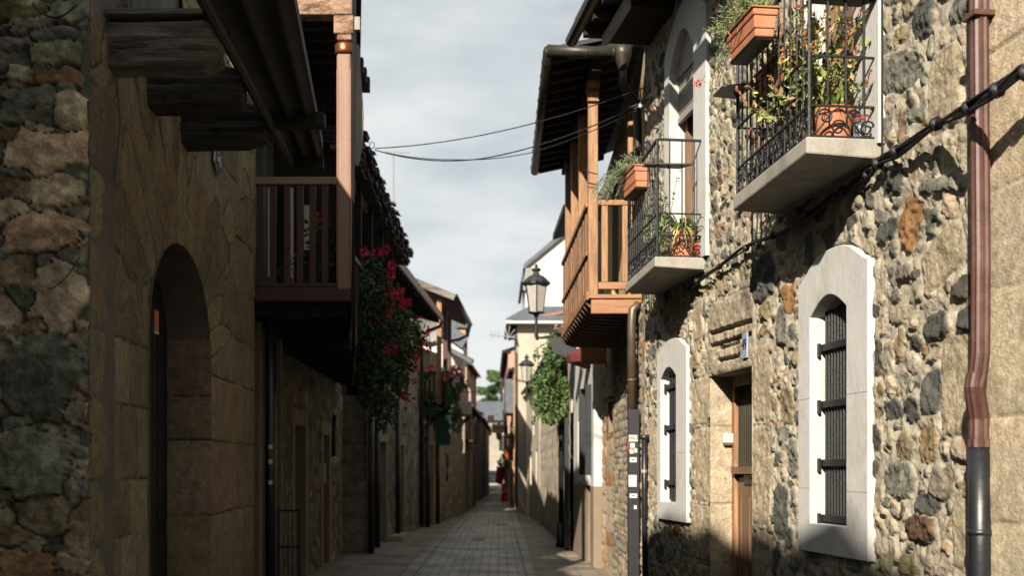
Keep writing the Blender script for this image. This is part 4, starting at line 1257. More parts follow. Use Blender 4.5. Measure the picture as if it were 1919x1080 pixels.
for k in range(40):
    tgt = F1.pt(ua2 + rng.uniform(.35, 1.1), rng.uniform(.15, .36), zb2 + rng.uniform(.15, .85)); src = b0 + rv(rng) * .05
    mb.tube([src, src.lerp(tgt, .5) + rv(rng) * .04, tgt], .003, 4, col=(.2, .2, .1), cap=False)
    for j in range(16):
        q = src.lerp(tgt, rng.uniform(.5, 1.05)) + rv(rng) * .025; s_ = rng.uniform(.025, .05)
        leaf(mb, q, rv(rng), s_, s_ * .5, jit(rng.choice(BRIGHT), rng, .2), up=rv(rng))
o = mb.build('leafy_plant', M['leaf'], colors=True); rebase(o, b0)
tag(o, 'yellow-green leafy plant behind the vertical bars of the farther iron balcony', 'plant')

# ================================================================= RIGHT: timber gallery house
F2 = Fac((1.60, 12.30), (1.68, 18.9), 1)
r2 = thing('gallery_house', 'ledge stone house with a honey coloured timber gallery over the street', 'house', (1.60, 12.3, 0))
def uY(F, Y): return (Y - F.A.y) / F.t.y
rng = random.Random(7)
U2 = lambda Y: uY(F2, Y)
opw = [(U2(13.95), U2(14.55), 2.10, 2.55), (U2(17.0), U2(17.9), 2.15, 2.62)]
sites = []
z = -.05
while z < 3.5:
    hgt = rng.uniform(.17, .30)
    for (ya, yb) in ((12.45, 13.15), (16.75, 18.35)):
        if any(a < (U2(ya) + U2(yb)) / 2 < b and c < z + hgt / 2 < d for a, b, c, d in opw): pass
        c, gg = pal_brick(rng)
        sites.append(rect_site(U2(ya) + .008, U2(yb) - .008 - rng.uniform(0, .06), z + .006, z + hgt - .006, c, .006, 1.0, 8))
    z += hgt
sites += course_sites(U2(13.2), U2(16.7), -.05, 3.5, rng, pal_ledge, rh=(.06, .13), bl=(.12, .38), h=(.01, .025), p=5, gap=.004)
sites += course_sites(U2(18.4), U2(18.95), -.05, 3.5, rng, pal_brick, rh=(.15, .3), bl=(.3, .6), p=6)
def h2(U, Z):
    h = np.zeros(U.shape, bool)
    for a, b, c, d in opw: h |= (U > a) & (U < b) & (Z > c) & (Z < d)
    return h
stone_wall('wall', F2, 0, F2.L, -.05, 3.48, .018, sites, r2, hole=h2, warp=.012, seed=31, mortar=(.42, .35, .25), joint=.12, edge=1.06)
mb = MB()
for a, b, c, d in opw:
    F2.hexa(mb, a - .08, b + .08, 0, .07, d - .01, d + .03)
mb.each('slate_lintel', M['slate'], r2)
mb = MB()
for a, b, c, d in opw:
    for p, q in (((a, c), (a, d)), ((a, d), (b, d)), ((b, d), (b, c)), ((b, c), (a, c))):
        mb.quad(F2.pt(p[0], 0, p[1]), F2.pt(q[0], 0, q[1]), F2.pt(q[0], -.3, q[1]), F2.pt(p[0], -.3, p[1]))
mb.build('window_reveal', M['brownp'], r2)
mb = MB()
for a, b, c, d in opw: mb.quad(F2.pt(a, -.3, c), F2.pt(b, -.3, c), F2.pt(b, -.3, d), F2.pt(a, -.3, d))
mb.build('window_pane', M['glassd'], r2)
core(F2, 0, F2.L, 3.5, r2, depth=6, back=-.45)
# upper storey wall, ochre
u_op = [(U2(14.2), U2(15.2), 3.6, 5.7), (U2(16.3), U2(17.3), 3.6, 5.7)]
openings_wall(F2, -.02, F2.L, 3.48, 6.25, u_op, r2, M['yellow'], name='upper_wall', thick=.5, off=-.01)
for o_ in u_op: door_part(F2, o_, r2, reveal=.15, m='doordark', name='gallery_door', planks=2, handle=False)
core(F2, 0, F2.L, 6.25, r2, depth=6, back=-.51, z0=3.5, name='upper_rear_wall')
# white quoin strip and plaster corner at near end
mb = MB(); F2.hexa(mb, -.04, .12, 0, .035, 2.95, 3.3); F2.hexa(mb, -.04, .16, 0, .06, 3.2, 3.24); mb.build('plaster_pilaster', M['white2'], r2)
# gallery
GX0, GX1 = 1.045, .97; GY0, GY1 = 13.5, 17.5
zf = 3.60
def gx(Y): return GX0 + (GX1 - GX0) * (Y - GY0) / (GY1 - GY0)
wx = lambda Y: F2.pt(U2(Y), 0, 0).x
mb = MB()
mb.hexa([(gx(GY0), GY0, zf - .05), (wx(GY0), GY0, zf - .05), (wx(GY1), GY1, zf - .05), (gx(GY1), GY1, zf - .05), (gx(GY0), GY0, zf), (wx(GY0), GY0, zf), (wx(GY1), GY1, zf), (gx(GY1), GY1, zf)])
gal = mb.build('gallery_floor', M['darkwood'], r2)  # dark colour stands in for shade under the gallery
mb = MB()
mb.box(((gx(GY0) + wx(GY0)) / 2 + .01, GY0 - .045, zf - .135), (wx(GY0) - gx(GY0) - .0, .08, .165))
mb.box(((gx(GY0) + wx(GY0)) / 2 + .0, GY0 - .055, zf - .025), (wx(GY0) - gx(GY0) + .04, .11, .045))
mb.build('end_beam', M['oakh'], gal, bevel=.006)
mb = MB(); nj = 13
for k in range(nj):
    Y = GY0 + .12 + (GY1 - GY0 - .2) * k / (nj - 1)
    a = gx(Y); b = wx(Y)
    pr = [(a - .03, Y - .045, zf - .06), (a - .03, Y - .045, zf - .09), (a + .03, Y - .045, zf - .15), (a + .12, Y - .045, zf - .185), (b, Y - .045, zf - .20), (b, Y - .045, zf - .052)]
    mb.prism(pr, (0, .09, 0))
mb.each('joist', M['shade_joistwood'], gal)
mb = MB()
mb.bar((gx(GY0) - .012, GY0, zf + .0), (gx(GY1) - .012, GY1, zf + .0), .06, .10)
mb.build('outer_sill', M['oak'], gal, bevel=.004)
# planked outer parapet
mb = MB(); npk = 22
for k in range(npk):
    ya = GY0 + .12 + (GY1 - GY0 - .12) * k / npk; yb = GY0 + .12 + (GY1 - GY0 - .12) * (k + 1) / npk - .006
    o = .004 * (k % 2)
    mb.hexa([(gx(ya) - .012 - o, ya, zf + .045), (gx(ya) + .02, ya, zf + .045), (gx(yb) + .02, yb, zf + .045), (gx(yb) - .012 - o, yb, zf + .045),
             (gx(ya) - .012 - o, ya, 4.62), (gx(ya) + .02, ya, 4.62), (gx(yb) + .02, yb, 4.62), (gx(yb) - .012 - o, yb, 4.62)])
mb.build('parapet_planks', M['oak'], gal)
mb = MB(); mb.bar((gx(GY0), GY0 + .08, 4.665), (gx(GY1), GY1, 4.665), .085, .06)
mb.bar((gx(GY0) - .03, GY0 + .08, 4.1), (gx(GY1) - .03, GY1, 4.1), .02, .05)
mb.bar((gx(GY0) + .06, GY0, 4.665), (wx(GY0), GY0, 4.665), .07, .06)
mb.bar((gx(GY0) + .06, GY0, zf + .11), (wx(GY0), GY0, zf + .11), .06, .08)
mb.build('handrail', M['oakh'], gal, bevel=.005)
for k, fx_ in enumerate((.30, .72)):
    mb = MB(); x = gx(GY0) + (wx(GY0) - gx(GY0)) * fx_; mb.box((x, GY0, (4.64 + zf + .15) / 2), (.075, .05, 4.64 - zf - .15)); mb.build('baluster', M['oak'], gal, bevel=.012)
zr = 6.06
for i, Y in enumerate((GY0, 14.75, 15.95, 17.0)):
    mb = MB(); mb.box((gx(Y) + .035, Y, (zf + zr) / 2 + .0), (.11, .11, zr - zf))
    if i == 0:
        mb.box((gx(Y) + .035, Y - .01, zr - .20), (.13, .17, .10)); mb.box((gx(Y) + .035, Y - .02, zr - .05), (.14, .20, .12))
    mb.build('post', M['oak'], gal, bevel=.007)
# far inner post and window lights
mb = MB(); mb.box((wx(14.0) - .06, 13.95, 4.8), (.06, .06, 2.3)); mb.build('door_post', M['oak'], gal)
# gallery roof with rafters, gutter
mb = MB()
RX0, RYn, RYf = .58, 12.95, 18.0
def rq(x0, x1, z0, z1, th, mbx): mbx.hexa([(x0, RYn, z0), (x1, RYn, z1), (x1, RYf, z1), (x0, RYf, z0), (x0, RYn, z0 + th), (x1, RYn, z1 + th), (x1, RYf, z1 + th), (x0, RYf, z0 + th)])
rq(RX0, 1.62, 6.22, 6.44, .05, mb)
rq(1.62, 5.0, 6.44, 7.6, .05, mb)
mb.build('roof', M['slate'], r2)
mb = MB()
for k in range(15):
    Y = RYn + .1 + (RYf - RYn - .2) * k / 14
    mb.hexa([(RX0 + .03, Y - .045, 6.12), (1.60, Y - .045, 6.33), (1.60, Y + .045, 6.33), (RX0 + .03, Y + .045, 6.12), (RX0 + .03, Y - .045, 6.215), (1.60, Y - .045, 6.43), (1.60, Y + .045, 6.43), (RX0 + .03, Y + .045, 6.215)])
mb.each('rafter', M['darkwood'], r2)
mb = MB(); mb.bar((gx(GY0) + .035, RYn + .1, 6.1), (gx(GY1) + .035, RYf - .3, 6.1), .12, .12); mb.build('wall_plate', M['darkwood'], r2)
mb = MB(); gr_ = .065
mb.tube([(RX0 - .03, RYn - .03, 6.21), (RX0 - .03, RYf, 6.17)], gr_, 10)
mb.tube([(RX0 - .05, RYn - .03, 6.215), (1.33, RYn - .03, 6.18)], gr_, 10)
for k in range(11):
    Y = RYn + .3 + k * .46; mb.tube([(RX0 - .03, Y, 6.20), (RX0 - .03, Y + .02, 6.20)], gr_ * 1.12, 10)
for x in (.95, 1.25): mb.tube([(x, RYn - .03, 6.19), (x + .02, RYn - .03, 6.19)], gr_ * 1.12, 10)
gt = mb.build('roof_gutter', M['gutter'], r2, smooth=True)
mb = MB(); mb.lathe((1.36, RYn - .03, 6.02), [(.04, -.05), (.05, 0), (.10, .14), (.11, .24)], 12)
mb.tube([(1.36, RYn - .03, 6.02), (1.36, RYn - .02, 5.86), (1.44, RYn, 5.72), (1.52, RYn + .02, 5.66), (1.535, RYn + .02, 5.4), (1.535, RYn + .02, 3.55)], .045, 10)
mb.build('upper_downpipe', M['gutter'], r2, smooth=True)
# lower downpipe with elbow
mb = MB()
mb.tube([(1.62, 13.3, 3.42), (1.56, 13.28, 3.46), (1.51, 13.27, 3.40), (1.50, 13.27, 3.25), (1.50, 13.27, 2.25)], .05, 12)
mb.tube([(1.50, 13.27, 2.62), (1.50, 13.27, 2.59)], .055, 12)
mb.build('lower_downpipe', M['zinc'], r2, smooth=True)
pX, pY = 1.515, 13.22
post = thing('stickered_post', 'black square metal post covered in stickers below the bronze downpipe', 'post', (pX, pY, 0))
mb = MB(); mb.box((pX, pY, 1.13), (.125, .10, 2.28)); pb = mb.build('post_body', M['blackpipe'], post, bevel=.006)
def stk(py0, py1, x0, x1, m='paper', txt=None):
    Yf = pY - .052
    z0_ = P(0, py1, Yf)[2]; z1_ = P(0, py0, Yf)[2]; xa = P(x0, 0, Yf)[0]; xb = P(x1, 0, Yf)[0]
    mb = MB(); mb.hexa([(xa, Yf - .002, z0_), (xb, Yf - .002, z0_), (xb, Yf + .001, z0_), (xa, Yf + .001, z0_), (xa, Yf - .002, z1_), (xb, Yf - .002, z1_), (xb, Yf + .001, z1_), (xa, Yf + .001, z1_)])
    o = mb.build('sticker', M[m], pb)
    if txt: text_obj(txt, (z1_ - z0_) * .95, o, M['ink'], Vector(((xa + xb) / 2, Yf - .004, (z0_ + z1_) / 2)), (1, 0, 0), (0, 0, 1), .0005, sx=.44)
stk(816, 828, 1178, 1195, txt='SMAKAT'); stk(831, 840, 1180.5, 1189.5); stk(841, 849, 1188.5, 1194); stk(842, 851, 1180, 1187, 'enamel')
stk(858, 867, 1180, 1193); stk(891, 913, 1178, 1193); stk(926, 934, 1180, 1194); stk(948, 955, 1188, 1193); stk(828, 847, 1176.6, 1178.4, 'red')
mb = MB(); Yf = pY - .053
mb.box((P(1186, 0, Yf)[0], Yf, P(0, 862.5, Yf)[2]), (.02, .003, .02)); mb.box((P(1187, 0, Yf)[0], Yf, P(0, 930, Yf)[2]), (.04, .003, .01)); mb.box((P(1185, 0, Yf)[0], Yf, P(0, 803, Yf)[2]), (.02, .003, .02))
mb.build('sticker_print', M['ink'], pb)
# thin conduit on rubble wall end
mb = MB(); cu_ = F1.u(1213, .03)
mb.tube([F1.pt(cu_, .06, 1.92), F1.pt(cu_, .06, 1.4), F1.pt(cu_ + .01, .05, .0)], .028, 8)
mb.box(F1.pt(cu_, .06, 1.93), (.09, .06, .05))
mb.build('conduit', M['blackpipe'], r1, smooth=True)
mb = MB(); mb.box(F1.pt(cu_, .07, 1.58), (.05, .05, .03)); mb.build('conduit_clip', M['concrete'], r1)
# hanging timber signboard box and maroon awning beyond the gallery
mb = MB(); mb.box((1.50, 18.2, 3.38), (.46, .06, .30)); o = mb.build('timber_board', M['oakh'], bevel=.01); rebase(o, (1.5, 18.2, 3.23))
tag(o, 'blank honey coloured timber board under the far end of the gallery', 'board')

# ================================================================= RIGHT: white house with brown base
F3 = Fac((1.53, 18.95), (1.44, 22.6), 1)
r3 = thing('white_plaster_house', 'narrow white plastered house with a brown painted base beyond the gallery', 'house', (1.53, 18.95, 0))
ops3 = [(.5, 1.4, 0.0, 2.25), (1.9, 2.8, 1.3, 2.5)]
openings_wall(F3, 0, F3.L, 1.32, 3.3, [(.5, 1.4, 1.32, 2.25), (1.9, 2.8, 1.32, 2.5)], r3, M['white2'], thick=.6)
openings_wall(F3, 0, F3.L, -.05, 1.32, [(.5, 1.4, -.05, 1.32)], r3, M['brownp'], name='painted_base', thick=.6, off=.006)
openings_wall(F3, 0, F3.L, 3.3, 5.6, [(.5, 1.4, 3.6, 5.2), (2.1, 3.0, 3.6, 5.2)], r3, M['white2'], name='upper_wall', thick=.6)
door_part(F3, (.5, 1.4, 0, 2.25), r3, m='doordark'); window_part(F3, (1.9, 2.8, 1.32, 2.5), r3)
core(F3, 0, F3.L, 5.6, r3, depth=6, back=-.61)
mb = MB(); mb.hexa([F3.pt(-.1, .5, 5.75), F3.pt(2.3, .5, 5.75), F3.pt(2.3, -5, 7.6), F3.pt(-.1, -5, 7.6), F3.pt(-.1, .5, 5.85), F3.pt(2.3, .5, 5.85), F3.pt(2.3, -5, 7.7), F3.pt(-.1, -5, 7.7)]); mb.build('roof', M['slate'], r3)
mb = MB()   # projecting shop shutters
F3.hexa(mb, .35, .42, 0, .10, 1.5, 3.0); F3.hexa(mb, 1.45, 1.52, 0, .10, 1.5, 3.0); mb.each('shutter_panel', M['blackpipe'], r3)
mb = MB(); mb.lathe((1.45, 19.6, 3.38), [(.02, -.1), (.30, .0), (.33, .12), (.1, .26)], 12); o = mb.build('rolled_awning', M['maroon']); rebase(o, (1.45, 19.6, 3.3))
tag(o, 'dark maroon rolled awning under the timber gallery joists', 'awning')

# ================================================================= generic far houses
def eave(F, parent, u0, u1, z, over, mroof='slate', msof='darkwood', rise=.35, depth=4, gutter=True, nraf=0, th=.08, fascia=None):
    mb = MB(); zz = z
    F_in = [F.pt(u0, over, zz), F.pt(u1, over, zz), F.pt(u1, -depth, zz + (over + depth) * rise), F.pt(u0, -depth, zz + (over + depth) * rise)]
    mb.hexa(F_in + [p + Vector((0, 0, th)) for p in F_in]); ro = mb.build('roof', M[mroof], parent)
    mb = MB()
    n_ = nraf or max(3, int((u1 - u0) / .5))
    for k in range(n_):
        u = u0 + .1 + (u1 - u0 - .2) * k / (n_ - 1)
        a = [F.pt(u - .05, over - .04, zz - .1), F.pt(u + .05, over - .04, zz - .1), F.pt(u + .05, -.1, zz - .1 + over * rise), F.pt(u - .05, -.1, zz - .1 + over * rise)]
        mb.hexa(a + [p + Vector((0, 0, .098)) for p in a])
    mb.each('rafter', M[msof], parent)
    if fascia:
        mb = MB(); mb.bar(F.pt(u0 - .02, over + .012, zz + .03), F.pt(u1, over + .012, zz + .03), .02, .14); mb.build('fascia_board', M[fascia], parent)
    if gutter:
        mb = MB(); mb.tube([F.pt(u0, over + .06, zz + .02), F.pt(u1, over + .06, zz)], .06, 8); mb.build('gutter', M['gutter'], parent)
    return ro
def far_house(name, label, A, B, side, h, mwall, ops, over=.4, mroof='slate', rise=.35, base=None, depth=6, frame='paintwood', name2='wall', raf=True, fascia=None):
    F = Fac(A, B, side); r = thing(name, label, 'house', (A[0], A[1], 0))
    openings_wall(F, 0, F.L, -.05, h, [o[:4] for o in ops], r, M[mwall], thick=.6)
    for o in ops:
        if o[2] < .1: door_part(F, o, r, m='doordark', handle=False)
        else: window_part(F, o, r, frame=frame)
    core(F, 0, F.L, h, r, depth=depth, back=-.61, m=mwall)
    mb = MB(); # gable face towards the viewer
    mb.prism([F.pt(0, 0.0, h), F.pt(0, -depth, h), F.pt(0, -depth, h + depth * rise), F.pt(0, 0, h + .02)], F.t * .3); mb.build('gable', M[mwall], r)
    eave(F, r, -.15, F.L, h + .02, over, mroof=mroof, rise=rise, depth=depth, gutter=True, fascia=fascia)
    return F, r

# ---- right side, further
rng = random.Random(17)
F4 = Fac((1.40, 22.8), (1.22, 34.5), 1)
r4 = thing('pale_stone_house', 'pale weathered stone house behind the ivy, sunlit down to the pavement', 'house', (1.40, 22.8, 0))
sites = course_sites(0, F4.L, -.05, 2.7, rng, lambda r_: (jit((.50, .44, .33), r_, .15), .6), rh=(.25, .5), bl=(.4, .9), h=(.01, .03), p=5)
stone_wall('wall', F4, 0, F4.L, -.05, 2.7, .05, sites, r4, warp=.05, seed=41, mortar=(.55, .50, .40), joint=.15, m='stone_far')
openings_wall(F4, 0, F4.L, 2.7, 4.25, [(2, 3, 3.0, 3.9), (5, 6, 3.0, 3.9), (8.5, 9.5, 3.0, 3.9)], r4, M['cream'], name='upper_wall', thick=.5)
for o_ in [(2, 3, 3.0, 3.9), (5, 6, 3.0, 3.9), (8.5, 9.5, 3.0, 3.9)]: window_part(F4, o_, r4)
core(F4, 0, F4.L, 4.25, r4, depth=6, back=-.51)
eave(F4, r4, 0, F4.L, 4.28, .14, rise=.12)
mb = MB(); mb.tube([F4.pt(1.35, .10, 4.2), F4.pt(1.35, .10, .45)], .055, 10); mb.tube([F4.pt(1.35, .10, .5), F4.pt(1.35, .10, .1), F4.pt(1.35, .10, 0)], [.09, .10, .13], 10)
mb.build('cast_iron_downpipe', M['blackpipe'], r4, smooth=True)
mb = MB(); F4.hexa(mb, 1.7, 2.1, .0, .14, 2.2, 3.0); o = mb.build('meter_box', M['yellow'], r4)
mb = MB(); F4.hexa(mb, .3, .5, .02, .10, .02, 2.6); mb.build('black_downpipe', M['blackpipe'], r4)
# ivy hanging off it
mb = MB(); bl_ = []
for (px, py, rx, rz) in ((1040, 665, 20, 22), (1045, 700, 22, 25), (1028, 725, 28, 25), (1012, 712, 13, 10), (1025, 755, 26, 24), (1035, 780, 18, 16), (1050, 745, 14, 45), (1052, 690, 12, 50), (1015, 745, 12, 16), (1042, 640, 16, 16), (1030, 700, 18, 20)):
    Y = 23.6; c = P(px, py, Y + rng.uniform(-.4, .6)); sc = Y / FPX; bl_.append((c, (rx * sc, .5, rz * sc)))
leaf_mass(mb, rng, bl_, 3600, .075, [(.05, .11, .03), (.08, .15, .04), (.04, .08, .025), (.11, .19, .055), (.025, .055, .018), (.14, .12, .05)], hollow=.1)
mb.build
for k in range(60):
    c = P(rng.uniform(1005, 1050), rng.uniform(640, 790), 23.3)
    pts = blade(mb, c, Vector((rng.uniform(-.8, .3), -.5, rng.uniform(-.4, .6))), rng.uniform(.2, .45), .006, 2.0, (.06, .09, .03))
    for q in pts[1:]: leaf(mb, q, rv(rng), rng.uniform(.05, .11), rng.uniform(.04, .08), jit(rng.choice(GREENS), rng, .3), up=rv(rng))
ivy = mb.build('ivy', M['leaf'], colors=True); rebase(ivy, P(1045, 800, 23.6))
tag(ivy, 'lush green ivy cascading beside the street lamp over the pale stone wall', 'ivy')
mb = MB()
for k in range(120):
    c = P(rng.uniform(1040, 1056), rng.uniform(610, 780), 23.9); leaf(mb, c + rv(rng) * .05, rv(rng), .07, .05, jit(rng.choice([(.28, .17, .08), (.35, .18, .12), (.2, .12, .06)]), rng, .2), up=rv(rng))
mb.build('withered_leaves', M['leaf'], ivy, colors=True)
mb = MB(); mb.tube([P(1048, 800, 24), P(1046, 700, 24), P(1044, 620, 24.1)], .02, 6); mb.build('stem', M['bark'], ivy)

def build_lamp(label, base, s=1.0, wallx=None):
    """lantern head on a bracket from the wall; base = foot of the lantern"""
    t = thing('street_lamp', label, 'street lamp', base, 'lanterns on wall brackets'); b = Vector(base)
    mb = MB()
    mb.lathe(b, [(.05 * s, 0), (.155 * s, .015 * s), (.235 * s, .55 * s), (.235 * s, .56 * s)], 6)
    mb.build('lantern_glass', M['frost'], t)
    mb = MB()
    for k in range(6):
        a = 2 * math.pi * (k + .5) / 6; d = Vector((math.cos(a), math.sin(a), 0))
        mb.tube([b + d * .157 * s, b + d * .24 * s + Vector((0, 0, .56 * s))], .011 * s, 5)
    mb.lathe(b + Vector((0, 0, .555 * s)), [(.25 * s, 0), (.27 * s, .02 * s), (.27 * s, .05 * s), (.25 * s, .07 * s)], 12)
    for k in range(12):
        a = 2 * math.pi * k / 12; mb.lathe(b + Vector((math.cos(a) * .27 * s, math.sin(a) * .27 * s, .58 * s)), [(.02 * s, 0), (.025 * s, .03 * s), (.002, .07 * s)], 5)
    mb.lathe(b, [(.03 * s, -.10 * s), (.06 * s, -.03 * s), (.17 * s, .0), (.165 * s, .02 * s)], 12)
    mb.build('lantern_frame', M['iron'], t)
    mb = MB(); mb.lathe(b + Vector((0, 0, .62 * s)), [(.25 * s, 0), (.225 * s, .06 * s), (.16 * s, .12 * s), (.07 * s, .16 * s), (.055 * s, .22 * s), (.10 * s, .25 * s), (.09 * s, .28 * s), (.03 * s, .31 * s), (.035 * s, .35 * s), (.005, .38 * s)], 16)
    mb.build('lantern_cap', M['slate'], t)
    if wallx is not None:
        mb = MB(); w = wallx - b.x
        mb.tube([b + Vector((0, 0, -.08 * s)), b + Vector((0, 0, -.42 * s)), b + Vector((.02, 0, -.55 * s))], [.028 * s, .04 * s, .03 * s], 8)
        mb.tube([b + Vector((0, 0, -.50 * s)), b + Vector((w * .4, 0, -.50 * s)), b + Vector((w, 0, -.50 * s))], .025 * s, 6)
        pts = []
        for i in range(16):
            t_ = i / 15; pts.append(b + Vector((w * (.1 + .88 * t_), 0, -.52 * s - .5 * s * t_ ** 1.6 + .08 * math.sin(t_ * 6))))
        mb.tube(pts, .022 * s, 6)
        mb.prism([b + Vector((w * .25, -.02, -.5 * s)), b + Vector((w * .85, -.02, -.5 * s)), b + Vector((w * .80, -.02, -.98 * s)), b + Vector((w * .35, -.02, -.80 * s))], (0, .04, 0))
        mb.box(b + Vector((w - .01, 0, -.75 * s)), (.03, .14, .7 * s))
        mb.build('wall_bracket', M['iron'], t)
    return t
build_lamp('largest glass lantern on a bracket above the ivy, against the white gable', P(1005, 587, 20.5), .86, 1.50)
build_lamp('second lantern with dark domed cap hung lower before the beige wall', P(987, 716, 36.0), .86, 1.1)
build_lamp('small distant lantern before the slate-clad bay', P(962, 782, 58.0), .86, .9)
build_lamp('tiny distant lantern under the banner at the end of the street', P(935, 823, 62.0), .9, None)
build_lamp('distant lantern beside the last dark houses on the left', P(876, 812, 50.0), 1.0, None)

# beige house with red tiles
F6, r6 = far_house('tiled_beige_house', 'beige plastered house with red roof tiles and deep eaves behind the second lantern', (.68, 42.4), (.62, 47.2), 1, 6.85, 'cream',
                   [(.8, 1.6, 0, 2.2), (3.0, 4.0, 0, 2.2), (.8, 1.6, 3.2, 4.8), (3, 4, 3.2, 4.8)], over=.3, mroof='tile', rise=.18, depth=3)
mb = MB(); mb.box((2.0, 42.15, 6.86), (3.5, .55, .09)); mb.build('front_eave', M['white2'], r6)
mb = MB(); mb.prism([(.25, 41.85, 6.92), (4, 41.85, 6.92), (4, 43.6, 7.6), (1.1, 43.6, 7.6)], (0, 0, .06)); mb.build('hip_roof', M['slategrey'], r6)
F6b, r6b = far_house('cream_low_house', 'low cream house between the ivy wall and the tiled beige house', (1.20, 34.8), (.98, 42.2), 1, 4.3, 'cream', [(1, 1.9, 0, 2.2), (4, 5, 0, 2.2), (2.6, 3.4, 2.7, 3.8)], over=.08, rise=.1, depth=3)
mb = MB(); mb.tube([F6.pt(-.03, .05, 5.8), F6.pt(-.03, .05, .2)], .05, 8); mb.build('downpipe', M['brownpipe'], r6)
# white gable behind
r5 = thing('white_gable_house', 'bright white gabled house rising behind the largest lantern', 'house', (1.1, 48.0, 0))
mb = MB(); mb.prism([(1.09, 48, 0), (1.09, 48, 9.95), (3.1, 48, 11.5), (6, 48, 11.7), (6, 48, 0)], (0, 6, 0)); mb.build('wall', M['white'], r5)
mb = MB(); mb.prism([(.88, 47.8, 9.25), (1.02, 47.8, 9.98), (3.1, 47.8, 11.75), (6, 47.8, 11.95), (6, 47.8, 11.7), (3.1, 47.8, 11.5), (1.10, 47.8, 9.85), (1.0, 47.8, 9.25)], (0, 6.4, 0)); mb.build('roof', M['slategrey'], r5)
mb = MB(); mb.box((1.2, 47.95, 9.35), (.42, .3, .9)); mb.build('bay_wall', M['grey'], r5)
# orange house with slate bay
F7, r7 = far_house('orange_house', 'orange plastered house with a slate-clad bay and small balconies', (.60, 47.5), (.50, 54), 1, 5.6, 'orange',
                   [(.6, 1.4, 0, 2.2), (2.2, 3.2, 3.2, 4.9), (5, 6, 3.2, 4.9), (3, 4, 0, 2.2)], over=.1, rise=.3, depth=2)
mb = MB(); F7.hexa(mb, .6, 3.2, 0, .32, 3.9, 5.3); mb.build('slate_bay', M['slategrey'], r7)
mb = MB(); F7.hexa(mb, .3, 4, 0, .3, 2.95, 3.05); mb.build('balcony_slab', M['concrete'], r7)
mb = MB()
for k in range(20): mb.tube([F7.pt(.3 + k * .19, .28, 3.05), F7.pt(.3 + k * .19, .28, 3.95)], .012, 5)
mb.bar(F7.pt(.3, .28, 3.95), F7.pt(4, .28, 3.95), .04); mb.build('balcony_railing', M['iron'], r7)
F8, r8 = far_house('salmon_house', 'distant salmon coloured house past the slate-clad bay', (.44, 56), (.30, 72), 1, 7.2, 'salmon',
                   [(1, 2, 0, 2.2), (4, 5.2, 0, 2.2), (1, 2, 3.2, 4.8), (5, 6, 3.2, 4.8), (9, 10, 3.2, 4.8), (2, 3, 5.3, 6.6), (8, 9, 5.3, 6.6)], over=.18, rise=.35, depth=2)
F9, r9 = far_house('cream_house', 'farthest cream house on the sunlit side of the street', (.46, 73), (.60, 100), 1, 5.2, 'cream',
                   [(2, 3, 0, 2.2), (6, 7, 0, 2.2), (2, 3, 3.2, 4.8), (6, 7, 3.2, 4.8), (12, 13, 3.2, 4.8)], over=.12, rise=.35, depth=4)
# closing house and cars
F10 = Fac((-2.6, 118), (1.6, 120), 1); F10.n = Vector((0, -1, 0)); F10.t = Vector((1, 0, 0)); F10.A = Vector((-2.6, 118, 0)); F10.L = 5.0
r10 = thing('end_house', 'grey-green house with slate roof closing the far end of the street', 'house', (-2.6, 118, 0))
openings_wall(F10, 0, 5, -.05, 6.6, [(.8, 1.6, 1.2, 2.8), (2.6, 3.4, 3.4, 5.0), (.8, 1.6, 3.4, 5.0), (3.9, 4.6, 3.4, 5)], r10, M['beige'], thick=.5)
for o_ in [(.8, 1.6, 1.2, 2.8), (2.6, 3.4, 3.4, 5.0), (.8, 1.6, 3.4, 5.0), (3.9, 4.6, 3.4, 5)]: window_part(F10, o_, r10)
mb = MB(); mb.box((0, 121.5, 3.2), (5, 5.8, 6.7)); mb.build('rear_wall', M['beige'], r10)
mb = MB(); mb.prism([(-3, 117.5, 6.5), (-3, 117.5, 6.7), (-3, 121, 8.6), (-3, 125, 6.7), (-3, 125, 6.5)], (6, 0, 0)); mb.build('roof', M['slategrey'], r10)

